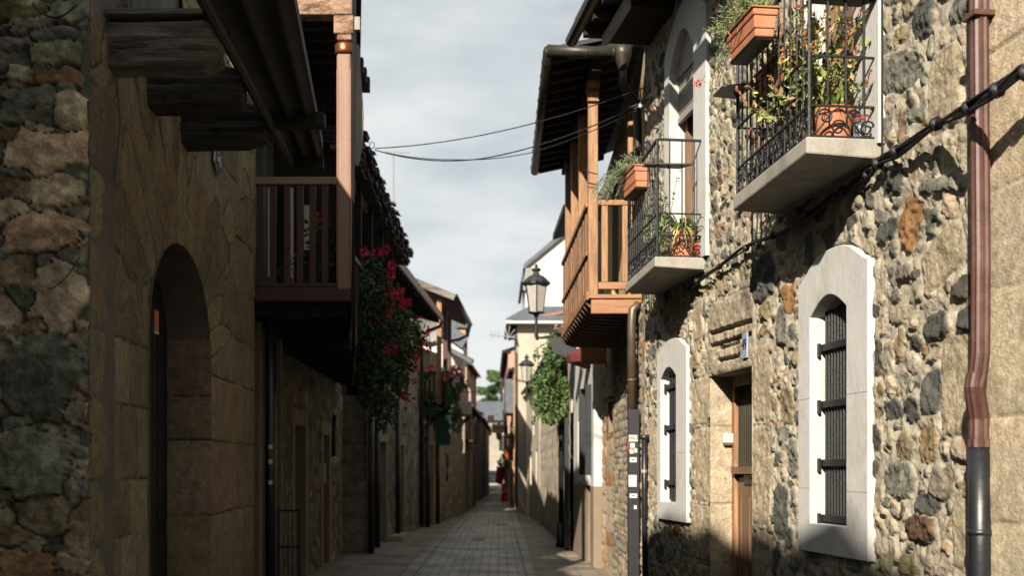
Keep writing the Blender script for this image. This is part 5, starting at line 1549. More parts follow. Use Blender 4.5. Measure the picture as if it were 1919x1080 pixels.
def car(label, c, col='carpaint'):
    t = thing('parked_car', label, 'car', c); c = Vector(c)
    # rear view: body profile extruded in Y with tapered cabin
    def sec(y, pts): return [c + Vector((x, y, z)) for x, z in pts]
    lower = [(-.84, .3), (-.88, .55), (-.86, .85), (-.8, .95), (.8, .95), (.86, .85), (.88, .55), (.84, .3)]
    mb = MB()
    secs = [(0, .9, .92), (.15, 1, 1), (3.8, 1, 1), (4.1, .9, .85)]
    vs = []; 
    for y, sx, sz in secs: vs += [c + Vector((x * sx, y, .3 + (z - .3) * sz)) for x, z in lower]
    fs = [tuple(range(7, -1, -1)), tuple(range(24, 32))]
    for i in range(3):
        for k in range(8): fs.append((i * 8 + k, i * 8 + (k + 1) % 8, (i + 1) * 8 + (k + 1) % 8, (i + 1) * 8 + k))
    mb.add(vs, fs); mb.hexa([c + Vector(p) for p in ((-.62, .75, 1.38), (.62, .75, 1.38), (.6, 2.3, 1.40), (-.6, 2.3, 1.40), (-.58, .8, 1.46), (.58, .8, 1.46), (.56, 2.2, 1.46), (-.56, 2.2, 1.46))])
    mb.build('body', M[col], t, bevel=.04)
    mb = MB(); mb.hexa([c + Vector(p) for p in ((-.78, .12, .94), (.78, .12, .94), (.78, 3.1, .94), (-.78, 3.1, .94), (-.62, .62, 1.38), (.62, .62, 1.38), (.6, 2.4, 1.38), (-.6, 2.4, 1.38))]); mb.build('windows', M['glassd'], t, bevel=.02)
    for x in (-.72, .72):
        for y in (.75, 3.3):
            mb = MB(); mb.tube([c + Vector((x - .09, y, .31)), c + Vector((x + .09, y, .31))], .31, 16); w = mb.build('wheel', M['rubber'], t)
        mb = MB(); mb.box(c + Vector((x, .02, .72)), (.16, .06, .2)); mb.build('tail_light', M['red'], t)
    mb = MB(); mb.box(c + Vector((0, .0, .62)), (.5, .03, .12)); mb.build('number_plate', M['paper'], t)
    return t
car('silver car parked at the far end of the cobbled street', (-.45, 108, 0))

for (px, py, Y, w, h, m_, lab) in ((886, 792, 46, 10, 12, 'enamel', 'small pale sign projecting from the dark house beyond the shop sign'), (893, 812, 54, 9, 7, 'ink', 'dark oval sign farther along the left row'), (884, 838, 47, 8, 20, 'beige', 'narrow upright sign on the dark left row'), (966, 838, 49, 9, 12, 'paper', 'small white sign on the orange house'), (975, 905, 43.5, 7, 9, 'orangeplate', 'small orange sign by the tiled beige house')):
    s_ = Y / FPX; t_ = thing('wall_sign', lab, 'sign', P(px, py, Y))
    mb = MB(); mb.box(P(px, py, Y), (w * s_, .05, h * s_)); mb.build('sign_board', M[m_], t_, bevel=.01)
    mb = MB(); dx = -.35 if px < 930 else .35; mb.tube([P(px, py - h / 2 - 1, Y), P(px, py - h / 2 - 1, Y) + Vector((dx, 0, 0))], .015, 5); mb.build('sign_rod', M['iron'], t_)
rng = random.Random(77)
for (px, py, Y, lab, cols) in ((874, 700, 55.0, 'flower basket on the salmon house past the porch balcony', REDS), (968, 812, 47.3, 'flower box with orange blooms on the slate bay house', [(.75, .18, .03)]), (960, 760, 60.0, 'small planter hanging on the distant salmon house', REDS), (897, 780, 60.0, 'tiny flower basket on the far left row', REDS)):
    t_ = thing('flower_basket', lab, 'flowers', P(px, py, Y), 'flower baskets in the far street')
    mb = MB(); leaf_mass(mb, rng, [(P(px, py, Y), (.22, .3, .24))], 160, .10, GREENS, hollow=.1); mb.build('foliage', M['leaf'], t_, colors=True)
    mb = MB()
    for k in range(6): flower_ball(mb, rng, P(px + rng.uniform(-7, 7), py + rng.uniform(-6, 4), Y - .3), .07, cols, 12)
    mb.build('blossom', M['petal'], t_, colors=True)

# red garments and banner
def cloth(name, label, cat, px, py0, py1, Y, w, m, amp=.06, sd=1):
    rg = random.Random(sd); mb = MB(); nx_, nz_ = 14, 20
    top = P(px, py0, Y); bot = P(px, py1, Y); H = top.z - bot.z; wm = w / FPX * Y
    vs = []
    for j in range(nz_ + 1):
        for i in range(nx_ + 1):
            s_ = i / nx_ - .5; t = j / nz_
            wd = wm * (.75 + .35 * math.sin(t * 2.6 + .4))
            vs.append((top.x + s_ * wd + .03 * math.sin(t * 5), Y + amp * math.sin(s_ * 16 + t * 2) * (.3 + t), top.z - t * H - .04 * math.cos(s_ * 9)))
    fs = [(j * (nx_ + 1) + i, j * (nx_ + 1) + i + 1, (j + 1) * (nx_ + 1) + i + 1, (j + 1) * (nx_ + 1) + i) for j in range(nz_) for i in range(nx_)]
    mb.add(vs, fs); o = mb.build(name, M[m], smooth=True)
    sd_ = o.modifiers.new('thickness', 'SOLIDIFY'); sd_.thickness = .01
    rebase(o, bot); tag(o, label, cat); return o
cloth('hanging_shawl', 'crimson shawl hanging outside a shop on the right of the lane', 'garment', 937, 876, 908, 50, 15, 'crimson')
M['pattern'] = mat('red_pattern_cloth', (.55, .03, .04), rough=.85, nscale=14, namp=.2, col2=(.75, .62, .52), thr=(.52, .60))
cloth('hanging_dress', 'red and white patterned dress hanging low below the crimson shawl', 'garment', 945, 906, 943, 48, 11, 'pattern', sd=2)
ban = thing('banner', 'pale yellow banner with a blue pattern strung across the far street', 'banner', P(935, 812, 60))
mb = MB(); a = P(922, 795, 60); b = P(950, 812, 60); mb.box((a + b) / 2, (b.x - a.x, .03, a.z - b.z)); mb.build('banner_cloth', M['yellowcloth'], ban)
mb = MB()
for k in range(4):
    p = P(926 + k * 6.6, 801 + (k % 2) * 2, 59.97); mb.box(p, (.12, .02, .12), Matrix.Rotation(.6, 3, 'Y'))
mb.build('blue_motif', M['bluecloth'], ban)
mb = MB(); a = P(914, 779, 66); b = P(926, 793, 66); mb.box((a + b) / 2, (b.x - a.x, .06, a.z - b.z)); o = mb.build('hanging_sign', M['paper']); rebase(o, (a + b) / 2)
tag(o, 'small bright white sign hanging over the far end of the street', 'sign')
mb = MB(); rng = random.Random(5); leaf_mass(mb, rng, [(P(945, 868, 50), (.25, .4, .35)), (P(951, 850, 50), (.16, .3, .25))], 500, .09, GREENS)
o = mb.build('potted_bush', M['leaf'], colors=True); rebase(o, P(945, 880, 50)); tag(o, 'green bush on a bracket above the crimson shawl', 'plant')
mb = MB()
for k in range(9): flower_ball(mb, rng, P(rng.uniform(948, 962), rng.uniform(846, 860), 49.6), .07, [(.75, .10, .02), (.7, .05, .02)], 14)
mb.build('blossom', M['petal'], o, colors=True)

# ================================================================= LEFT: old corner house
rng = random.Random(23)
FL = Fac((-2.30, 6.53), (-2.49, 11.92), -1)
l1 = thing('old_corner_house', 'shaded old stone house at the left with an arched doorway and jutting timber beams', 'house', (-2.30, 6.53, 0))
QL = FL.uz
ar0, ar1 = QL(276, 800)[0], QL(390, 800)[0]
arc = (ar0 + ar1) / 2; ahw = (ar1 - ar0) / 2; asp_ = 2.55; arise = .72
def hole_l1(U, Z):
    x = (U - arc) / ahw
    top = np.where(np.abs(x) < 1, asp_ + arise * np.sqrt(np.clip(1 - x * x, 0, 1)), 0)
    return ((np.abs(x) < 1) & (Z < top)) | ((U < 2.25) & (Z > 4.24))
fx_ = []
# voussoirs: long wedge stones fanning over the arch
nv = 13
for k in range(nv):
    th = math.pi * (k + .5) / nv
    cx, cz = math.cos(th), math.sin(th)
    rin = 1.0; rl = 1.35 if 2 < k < 10 else .95
    ru = ahw * cx; rz_ = arise * cz
    bx_, bz_ = arc + ru, asp_ + rz_
    d = Vector((cx, cz * 1.15)).normalized(); ln = rl
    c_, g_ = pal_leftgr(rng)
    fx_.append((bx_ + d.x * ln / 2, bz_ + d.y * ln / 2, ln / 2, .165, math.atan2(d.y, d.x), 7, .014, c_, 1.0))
sites = list(fx_)
for side_, uu0, uu1 in ((0, -.02, ar0), (1, ar1, FL.L)):
    z = -.1; i = 0
    hs = [.42, .38, .48, .36, .46, .40, .5, .42, .5, .46, .4, .4] if side_ == 0 else [.52, .80, .62, .55, .42, .5, .5, .5, .5, .5]
    for hgt in hs:
        u = uu0 if side_ == 0 else uu1
        j = (.42 if i % 2 else .30)
        cuts_ = [uu0, uu0 + (uu1 - uu0) * (.30 if i % 2 else .52), uu0 + (uu1 - uu0) * (.66 if i % 2 else .80), uu1] if side_ == 0 else ([uu0, uu0 + (uu1 - uu0) * .75, uu1] if i % 2 else [uu0, uu0 + (uu1 - uu0) * .55, uu1])
        for a, b in zip(cuts_, cuts_[1:]):
            if b - a < .1: continue
            if z > asp_ - .15 and abs((a + b) / 2 - arc) < ahw + .72: continue
            c_, g_ = pal_leftgr(rng)
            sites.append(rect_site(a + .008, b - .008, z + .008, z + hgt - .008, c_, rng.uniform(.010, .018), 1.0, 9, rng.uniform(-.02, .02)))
        z += hgt; i += 1
sites += course_sites(arc - 1.9, FL.L, 3.75, 5.35, rng, pal_leftgr, rh=(.4, .5), bl=(.5, .9))
stone_wall('side_wall', FL, 0, FL.L, -.05, 5.28, .0125, sites, l1, hole=hole_l1, warp=.02, seed=61, mortar=(.17, .16, .115), ring=.016, joint=.06, edge=1.5, wsc=4, base_tone=base_darkening(.1, 1.2, .4), fine=.45, mh=-.002, tiltk=.06)
# arched opening soffit and far jamb
mb = MB(); nseg = 20; dpt = .46
prevp = None
prof = [(ar0, -.05), (ar0, asp_)] + [(arc - ahw * math.cos(math.pi * k / nseg), asp_ + arise * math.sin(math.pi * k / nseg)) for k in range(1, nseg)]
mb2 = MB(); dpt = .36
for a, b in zip(prof, prof[1:] + [(ar1, asp_)]):
    mb2.quad(FL.pt(a[0], .02, a[1]), FL.pt(b[0], .02, b[1]), FL.pt(b[0], -dpt, b[1]), FL.pt(a[0], -dpt, a[1]))
mb2.build('arch_soffit', M['core'], l1)
Fj = Fac((FL.pt(ar1, .03, 0).x, FL.pt(ar1, .03, 0).y), (FL.pt(ar1, -dpt, 0).x, FL.pt(ar1, -dpt, 0).y), 1)
if Fj.n.y > 0: Fj = Fac((Fj.A.x, Fj.A.y), (Fj.B.x, Fj.B.y), -1)
js = []; z = -.1
for hgt in (.52, .80, .62, .36, .30, .30): js.append(rect_site(-.02, .52, z + .01, z + hgt - .01, pal_leftgr(rng)[0], .03, 1, 8)); z += hgt
stone_wall('arch_jamb', Fj, 0, dpt + .03, -.05, asp_ + .12, .0125, js, l1, warp=.03, seed=66, mortar=(.06, .06, .05), joint=.05, edge=1.1)
# arched door leaf
mb = MB()
npk = 11
for k in range(npk):
    a = ar0 + (ar1 - ar0) * k / npk; b = ar0 + (ar1 - ar0) * (k + 1) / npk - .006
    xm = ((a + b) / 2 - arc) / ahw; zt_ = asp_ + arise * math.sqrt(max(0, 1 - xm * xm)) + .1
    FL.hexa(mb, a, b, -dpt - .04, -dpt + .03 + .008 * (k % 2), .02, zt_)
ad = mb.build('arched_door', M['doordark'], l1)
mb = MB()
for zz in (.4, 1.1, 1.8, 2.5):
    for k in range(12): mb.lathe(FL.pt(ar0 + .1 + k * .15, -dpt + .045, zz), [(.012, -.012), (.016, 0), (.003, .012)], 6)
mb.tube([FL.pt(ar1 - .35, -dpt + .04, 1.2), FL.pt(ar1 - .35, -dpt + .10, 1.2), FL.pt(ar1 - .35, -dpt + .10, 1.05)], .012, 6)
mb.each('door_stud', M['iron'], ad)
core(FL, .05, FL.L, 4.2, l1, depth=5, back=-.62)
mb = MB(); FL.hexa(mb, .04, ar0 - .04, -.62, -.02, -.1, 4.2); FL.hexa(mb, ar1 + .06, FL.L, -.62, -.03, -.1, 4.2); FL.hexa(mb, ar0 - .04, ar1 + .06, -.62, -.04, asp_ + arise + .05, 4.2); mb.build('wall_core', M['core'], l1)
# rubble end wall facing the viewer
FE = Fac((-2.30, 6.53), (-6.6, 6.53), -1)
FE.n = Vector((0, -1, 0))
fixE = []
def fe(px, py, w, h, c, hh=.07, g_=1.0, p=5.5, an=0):
    hh *= .7; g_ = min(g_, .85)
    sc = 6.53 / FPX; x = (px - VX) * sc
    fixE.append((-2.30 - x, EYE + (VY - py) * sc, w * sc, h * sc, an, p, hh, c, g_))
GRN = (.50, .36, .25)
fe(92, 287, 72, 38, GRN, .08); fe(107, 361, 46, 30, (.42, .33, .24), .07); fe(84, 437, 70, 33, (.40, .27, .19), .07)
fe(110, 555, 44, 62, (.44, .35, .26), .07, 1, 2.8, .2); fe(82, 708, 64, 80, (.10, .105, .085), .12, 1, 3.6); fe(70, 868, 66, 68, (.17, .17, .135), .12, 1, 3.4)
fe(140, 212, 32, 34, (.40, .33, .24), .08, 1, 2.6); fe(108, 102, 46, 22, (.22, .21, .13), .06); fe(50, 182, 50, 16, (.19, .20, .175), .05, .2)
fe(115, 65, 48, 14, (.13, .135, .115), .05, .3); fe(40, 222, 60, 12, (.15, .155, .13), .05, .2); fe(110, 148, 42, 14, (.24, .15, .09), .05, .3)
fe(100, 965, 60, 36, (.20, .16, .11), .06); fe(55, 1060, 55, 30, (.30, .19, .11), .07); fe(150, 990, 30, 50, (.2, .15, .1), .04); fe(22, 355, 28, 20, (.20, .15, .09), .05)
fe(25, 510, 32, 30, (.22, .16, .10), .05, .4); fe(20, 260, 20, 14, (.22, .14, .08), .05, .3); fe(150, 640, 22, 12, (.28, .22, .15), .05); fe(18, 20, 70, 16, (.15, .13, .06), .05, .3)
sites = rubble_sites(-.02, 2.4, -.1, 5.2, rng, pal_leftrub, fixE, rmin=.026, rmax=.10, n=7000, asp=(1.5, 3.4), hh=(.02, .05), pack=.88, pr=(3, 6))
def endx(U, Z, hh, col): 
    sp_ = np.clip(fbm(U, Z, 22, 93, 3) * 2.2, -.5, .8)
    col = col * (1 + .45 * sp_)[..., None]
    return hh, col * (1 + .6 * np.clip(fbm(U, Z, 3.5, 91, 4), -.4, .5))[..., None] * np.array([1.75, 1.75, 1.6])
stone_wall('end_wall', FE, -.03, 2.4, -.05, 5.2, .011, sites, l1, warp=.04, seed=71, mortar=(.12, .125, .10), joint=.07, edge=1.16, wsc=9, domep=7, ring=.014, extra=endx, mort_rough=.03, fine=2.0)
mb = MB(); FE.hexa(mb, .0, 4.3, -.5, -.012, -.1, 5.2); mb.build('end_wall_core', M['core'], l1)
mb = MB(); FL.hexa(mb, -.012, .02, -.02, .022, -.05, 5.2); mb.build('corner_render', M['mossy'], l1)
# upper wall
openings_wall(FL, 0, FL.L, 4.24, 5.3, [(.25, 1.0, 4.32, 5.2)], l1, M['mossy'], name='upper_wall', thick=.5, off=-.02)
window_part(FL, (.25, 1.0, 4.32, 5.2), l1, frame='greywood', pane='greywood', reveal=.08)
# jutting beams
mb = MB(); FL.hexa(mb, 2.7, 4.1, -.9, -.02, 5.29, 5.84); mb.build('shade_block', M['mossy'], l1)  # added block that shades the neighbouring gallery post
def beam(px0, px1, py0, py1, Y, w=.26, bm_='greywood'):
    a = P(px0 - 14, (py0 + py1) / 2, Y); b = P(px1, (py0 + py1) / 2, Y); h = (py1 - py0) / FPX * Y
    mb = MB(); n_ = 60; vs = []; fs = []; sk = 44
    rg = random.Random(int(Y * 10)); cr_ = [(rg.uniform(0, 1), rg.uniform(.02, .05), rg.uniform(0, 9)) for _ in range(9)]
    for i in range(n_ + 1):
        t = i / n_; x = a.x + (b.x - a.x) * t
        tap = 1.0 if t < .88 else (1 - (t - .88) * 1.6)
        for k in range(sk):
            an = 2 * math.pi * k / sk; cx, sz = math.cos(an), math.sin(an)
            m__ = max(abs(cx), abs(sz)) ** .8; yy, zz = cx / m__ * .5, sz / m__ * .5
            g_ = mnoise.noise(Vector((x * 1.5, zz * 30 + yy * 9, Y))) * .018 + mnoise.noise(Vector((x * 4, zz * 70, Y + 3))) * .008
            for c0, wd, ph in cr_:
                dz_ = abs(zz + .5 - c0 - .035 * math.sin(x * 5 + ph))
                if dz_ < wd * .6: g_ -= .040 * (1 - dz_ / (wd * .6))
            vs.append((x, Y + w / 2 + yy * w * tap + (g_ if yy > 0 else -g_) * abs(yy) * 2, a.z + zz * h * tap + .02 * t + g_ * .4))
    for i in range(n_):
        for k in range(sk): fs.append((i * sk + k, i * sk + (k + 1) % sk, (i + 1) * sk + (k + 1) % sk, (i + 1) * sk + k))
    fs += [tuple(range(sk - 1, -1, -1)), tuple(n_ * sk + k for k in range(sk))]
    mb.add(vs, fs)
    return mb.build('jutting_beam', M[bm_], l1)
beam(188, 404, 38, 124, 6.85); beam(190, 448, 122, 200, 7.75, .28, 'greywood_dark'); beam(190, 492, 192, 270, 8.70, .30, 'greywood_dark')
mb = MB(); mb.box(P(296, 33, 6.95), (.66, .22, .03)); mb.build('beam_cap', M['greywood'], l1)
# overhanging floor edge, soft-ribbed soffit
mb = MB()
def ov(Y): return -1.66 - .025 * (Y - 6.5)
Ys = [5.2 + k * .1 for k in range(48)]
inner = lambda Y: -1.62 - .035 * (Y - 6.5); outer = lambda Y: -1.14 - .098 * (Y - 6.5)
nk = 26; vs = []; fs = []
for i, Y in enumerate(Ys):
    for k in range(nk + 1):
        t = k / nk; x = inner(Y) + (outer(Y) - inner(Y)) * t
        zz = 4.20 + .035 * abs(math.sin(t * math.pi * 2.5)) ** 1.2 + .01 * mnoise.noise(Vector((x * 4, Y * 2, 0)))
        vs.append((x, Y, zz))
for i in range(len(Ys) - 1):
    for k in range(nk): fs.append((i * (nk + 1) + k, (i + 1) * (nk + 1) + k, (i + 1) * (nk + 1) + k + 1, i * (nk + 1) + k + 1))
mb.add(vs, fs); mb.build('overhang_soffit', M['slate'], l1, smooth=True)
mb = MB(); Y0, Y1 = 5.2, 9.9
mb.hexa([(inner(Y0), Y0, 4.28), (outer(Y0) - .01, Y0, 4.26), (outer(Y1) - .01, Y1, 4.26), (inner(Y1), Y1, 4.28), (inner(Y0), Y0, 4.45), (outer(Y0) - .01, Y0, 4.38), (outer(Y1) - .01, Y1, 4.38), (inner(Y1), Y1, 4.45)])
mb.build('overhang_roof', M['slate'], l1)
mb = MB(); mb.tube([(inner(5.2), 5.2, 4.17), (inner(9.85), 9.85, 4.17)], .035, 8); mb.build('overhang_edge_pipe', M['iron'], l1)
mb = MB(); mb.box(((inner(9.9) + outer(9.9)) / 2, 9.86, 4.19), (outer(9.9) - inner(9.9), .06, .12)); mb.box(((inner(8.7) + outer(8.7)) / 2 + .02, 8.75, 4.20), (.42, .12, .10)); mb.each('overhang_end_board', M['darkwood'], l1)
# plaques on the old house
hp = QL(398, 298)
rotp = Matrix.Rotation(.0, 3, 'X')
mb = MB()
a_ = .35
def tp(du, dz, o=.03):
    o = o + .018
    return FL.pt(hp[0] + du * math.cos(a_) - dz * math.sin(a_), o, hp[1] + du * math.sin(a_) + dz * math.cos(a_))
a_ = -.35
mb.hexa([tp(-.12, -.10, .02), tp(.12, -.10, .02), tp(.12, -.10, .035), tp(-.12, -.10, .035), tp(-.12, .10, .02), tp(.12, .10, .02), tp(.12, .10, .035), tp(-.12, .10, .035)])
np_ = mb.build('number_plate', M['enamel'], l1)
mb = MB(); mb.hexa([tp(-.11, -.09, .034), tp(.11, -.09, .034), tp(.11, -.09, .038), tp(-.11, -.09, .038), tp(-.11, .09, .034), tp(.11, .09, .034), tp(.11, .09, .038), tp(-.11, .09, .038)]); mb.build('plate_face', M['navy'], np_)
xd = (tp(1, 0) - tp(0, 0)); ud_ = (tp(0, 1) - tp(0, 0)); text_obj('56', .17, np_, M['enamel'], tp(0, 0, .040), xd, ud_)
op = QL(286, 603)
mb = MB(); FL.hexa(mb, op[0] - .045, op[0] + .045, .02, .03, op[1] - .065, op[1] + .075); on = mb.build('orange_notice', M['orangeplate'], l1)
mb = MB(); FL.hexa(mb, op[0] - .045, op[0] + .045, .02, .032, op[1] - .085, op[1] - .067); mb.build('notice_edge', M['enamel'], on)
mb = MB(); mb.tube([QL(205, 140) and FL.pt(QL(205, 140)[0], .04, QL(205, 140)[1]), FL.pt(QL(216, 230)[0], .03, QL(216, 230)[1]), FL.pt(QL(205, 340)[0], .03, QL(205, 340)[1])], .004, 5); mb.build('loose_wire', M['cable_grey'], l1)
mb = MB()
for rr, zo in ((.10, 0), (.14, .03)):
    mb.tube([P(60 + 85 * k / 10, 8 + 22 * math.sin(math.pi * k / 10) * (1 + rr), 6.35) for k in range(11)], .005, 5)
mb.tube([P(150 - 60 * k / 10, 480 + 60 * k / 10 + 14 * math.sin(k / 10 * 3), 6.38) for k in range(11)], .003, 5)
mb.each('wall_wire', M['cable'], l1)

# ================================================================= LEFT: house with brown painted gallery
rng = random.Random(29)
F12 = Fac((-2.56, 11.96), (-2.80, 14.9), -1)
l2 = thing('brown_gallery_house', 'dark house with a brown painted timber gallery lit at its corner post', 'house', (-2.56, 11.96, 0))
openings_wall(F12, 0, F12.L, -.05, 3.42, [(.12, .55, .9, 2.35), (.95, 1.25, .9, 2.4), (1.75, 2.75, 0, 2.35)], l2, M['mossy'], thick=.5)
window_part(F12, (.12, .55, .9, 2.35), l2, frame='darkwood', bars=0); window_part(F12, (.95, 1.25, .9, 2.4), l2, frame='darkwood', bars=0)
door_part(F12, (1.75, 2.75, 0, 2.35), l2)
mb = MB(); F12.hexa(mb, .62, .88, 0, .04, 0, 3.4); F12.hexa(mb, 1.45, 1.70, 0, .05, 0, 3.4); F12.hexa(mb, 2.8, 2.93, 0, .05, 0, 3.4); mb.each('stone_pilaster', M['brownp'], l2)
core(F12, 0, F12.L, 3.42, l2, depth=5, back=-.51)
openings_wall(F12, 0, F12.L, 3.42, 6.5, [(.7, 1.35, 3.6, 5.6), (1.7, 2.35, 3.6, 5.6)], l2, M['mossy'], name='upper_wall', thick=.5)
for o_ in [(.7, 1.35, 3.6, 5.6), (1.7, 2.35, 3.6, 5.6)]: window_part(F12, o_, l2, frame='white', pane='curtain', bars=1, name='gallery_window')
core(F12, 0, F12.L, 6.5, l2, depth=5, back=-.51, z0=3.42, name='upper_rear_wall')
Yn = 12.0; sc = Yn / FPX
X0 = P(458, 0, Yn).x; X1 = P(662, 0, Yn).x
yf = 14.4; xo = lambda Y: X1 - .135 * (Y - Yn)
zfl = P(0, 548, Yn).z
mb = MB()
mb.hexa([(X0 - .3, Yn + .02, zfl - .04), (xo(Yn), Yn + .02, zfl - .04), (xo(yf), yf, zfl - .04), (-2.9, yf, zfl - .04), (X0 - .3, Yn + .02, zfl + .02), (xo(Yn), Yn + .02, zfl + .02), (xo(yf), yf, zfl + .02), (-2.9, yf, zfl + .02)])
gal = mb.build('gallery_floor', M['darkwood'], l2)
mb = MB(); mb.box(((X0 + X1) / 2 - .01, Yn, zfl - .03), (X1 - X0 + .02, .10, .135)); mb.box(((X0 + X1) / 2, Yn - .01, zfl + .065), (X1 - X0 - .06, .07, .03)); mb.build('end_beam', M['redwood'], gal, bevel=.006)
zr0 = P(0, 340, Yn).z
mb = MB(); mb.box(((X0 + P(634, 0, Yn).x) / 2, Yn, zr0), (P(634, 0, Yn).x - X0, .09, .075)); mb.build('handrail', M['paintwood'], gal, bevel=.006)
mb = MB(); mb.box(((X0 + P(634, 0, Yn).x) / 2, Yn, P(0, 537, Yn).z), (P(634, 0, Yn).x - X0, .07, .06)); mb.build('bottom_rail', M['redwood'], gal)
for k, px in enumerate((470, 489, 512, 538, 562, 586, 609)):
    mb = MB(); w = .065 if k else .03
    mb.box((P(px, 0, Yn).x, Yn, (zr0 + P(0, 537, Yn).z) / 2), (w, .045, zr0 - P(0, 537, Yn).z - .06)); mb.build('baluster', M['redwood'], gal, bevel=.006)
# corner post, lit
xp = P(645.5, 0, Yn).x; wpo = 27 * sc
zt_ = P(0, 100, Yn).z
mb = MB(); mb.box((xp, Yn + .02, (zt_ + zfl) / 2), (wpo, .15, zt_ - zfl - .03)); 
pst = mb.build('corner_post', M['paintwood'], gal, bevel=.022)
mb = MB()
for s_ in (-1, 1): mb.box((xp + s_ * (wpo / 2 - .010), Yn - .054, (zt_ - .18 + zfl + .1) / 2), (.017, .008, zt_ - .18 - zfl - .1))
mb.each('post_chamfer', M['postedge'], pst)
mb = MB(); mb.lathe((xp, Yn + .02, zt_ - .01), [(wpo * .62, 0), (wpo * .70, .02), (wpo * .66, .05), (wpo * .70, .09), (wpo * .6, .11)], 4 * 4); mb.build('copper_collar', M['copper'], pst, smooth=True)
mb = MB(); mb.box((xp + .005, Yn + .02, P(0, 68, Yn).z), (wpo * 1.02, .16, .11)); mb.box((xp - .0, Yn + .02, P(0, 50, Yn).z), (wpo * 1.38, .19, .19)); mb.build('post_capital', M['peel'], pst, bevel=.012)
mb = MB(); zt2_ = P(0, 12, Yn).z
mb.box(((P(548, 0, Yn).x + X1) / 2, Yn + .03, zt2_ + .02), (X1 - P(548, 0, Yn).x + .0, .2, .25)); mb.box(((X0 - .3 + P(548, 0, Yn).x) / 2, Yn + .03, zt2_ + .02), (P(548, 0, Yn).x - X0 + .3, .2, .25))
mb.build('eave_beam', M['peel'], gal, bevel=.015)
mb = MB(); mb.hexa([(-3.4, yf - .04, zfl), (xo(yf) - .05, yf - .04, zfl), (xo(yf) - .05, yf + .02, zfl), (-3.4, yf + .02, zfl), (-3.4, yf - .04, 6.42), (xo(yf) - .05, yf - .04, 6.42), (xo(yf) - .05, yf + .02, 6.42), (-3.4, yf + .02, 6.42)])
mb.build('gallery_dark_panel', M['darkwood'], gal)  # added dark sheet closing the sky gap, stands in for shaded interior
for (pa_, pb_, y0_, y1_) in ((502, 517, 352, 520), (532, 550, 352, 535), (570, 582, 385, 470)):
    mb = MB(); a = P(pa_, y1_, yf - .12); b = P(pb_, y0_, yf - .12); mb.box((a + b) / 2, (b.x - a.x, .02, b.z - a.z)); mb.build('curtain_strip', M['curtain'], gal)
# rail and posts along the street side
mb = MB(); mb.bar((xo(Yn) - .06, Yn + .1, zr0), (xo(yf) - .06, yf, zr0), .08, .07); mb.bar((xo(Yn) - .06, Yn + .1, zfl + .06), (xo(yf) - .06, yf, zfl + .06), .06, .05)
for k in range(1, 14):
    Y = Yn + .1 + (yf - Yn - .1) * k / 14; mb.box((xo(Y) - .06, Y, (zr0 + zfl) / 2), (.045, .055, zr0 - zfl - .05))
mb.build('side_railing', M['redwood'], gal)
mb = MB(); mb.box((xo(yf) - .08, yf - .05, (6.1 + zfl) / 2), (.13, .13, 6.1 - zfl)); mb.build('far_post', M['redwood'], gal)
mb = MB()
for k in range(8):
    Y = Yn + .25 + k * .30; mb.hexa([(X0 - .2, Y, zfl - .22), (xo(Y) - .05, Y, zfl - .22), (xo(Y) - .05, Y + .12, zfl - .22), (X0 - .2, Y + .12, zfl - .22), (X0 - .2, Y, zfl - .045), (xo(Y) - .02, Y, zfl - .045), (xo(Y) - .02, Y + .12, zfl - .045), (X0 - .2, Y + .12, zfl - .045)])
mb.each('joist', M['darkwood'], gal)
# weathered curtain board along the outer side, hanging below floor, and fabric edge above
mb = MB(); fs = []; vs = []
nn = 20
for i in range(nn + 1):
    t = i / nn; Y = Yn + .12 + (yf - Yn) * t
    j_ = .015 * mnoise.noise(Vector((0, Y * 3, 1)))
    vs += [(xo(Y) + .02 + j_, Y, zfl - .78 + .25 * (1 - t)), (xo(Y) + .035 + j_, Y, zfl - .78 + .25 * (1 - t)), (xo(Y) + .03 + j_, Y, zfl + .02), (xo(Y) + .015 + j_, Y, zfl + .02)]
for i in range(nn):
    for k in range(4): fs.append((i * 4 + k, i * 4 + (k + 1) % 4, (i + 1) * 4 + (k + 1) % 4, (i + 1) * 4 + k))
fs += [(3, 2, 1, 0), (nn * 4, nn * 4 + 1, nn * 4 + 2, nn * 4 + 3)]
mb.add(vs, fs); mb.build('skirt_board', M['greywood'], gal)
mb = MB()
bz = [P(0, y, Yn).z for y in (70, 130, 200, 260, 300)]
bx = [P(x, 0, Yn).x for x in (668, 671, 677, 675, 667)]
for i in range(4):
    mb.hexa([(bx[i] - .10, Yn + .15, bz[i + 1]), (bx[i + 1], Yn + .2, bz[i + 1]), (bx[i + 1], Yn + .24, bz[i + 1]), (bx[i] - .10, Yn + .24, bz[i + 1]), (bx[i] - .10, Yn + .15, bz[i]), (bx[i], Yn + .2, bz[i]), (bx[i], Yn + .24, bz[i]), (bx[i] - .10, Yn + .24, bz[i])])
mb.build('rolled_blind', M['beige'], gal)
mb = MB()
for dx in (0, .018, .034):
    mb.tube([(X1 + .0 + dx, Yn - .06, 6.5), (X1 + .005 + dx * .6, Yn - .06, P(0, 150, Yn).z), (X1 + dx * .4, Yn - .05, P(0, 400, Yn).z), (X1 - .01 + dx, Yn - .05, P(0, 600, Yn).z)], .007, 5)
mb.build('side_cable', M['cable'], l2)
mb = MB(); mb.box(P(670, 45, Yn - .05), (.055, .07, .13)); mb.build('insulator', M['concrete'], l2)
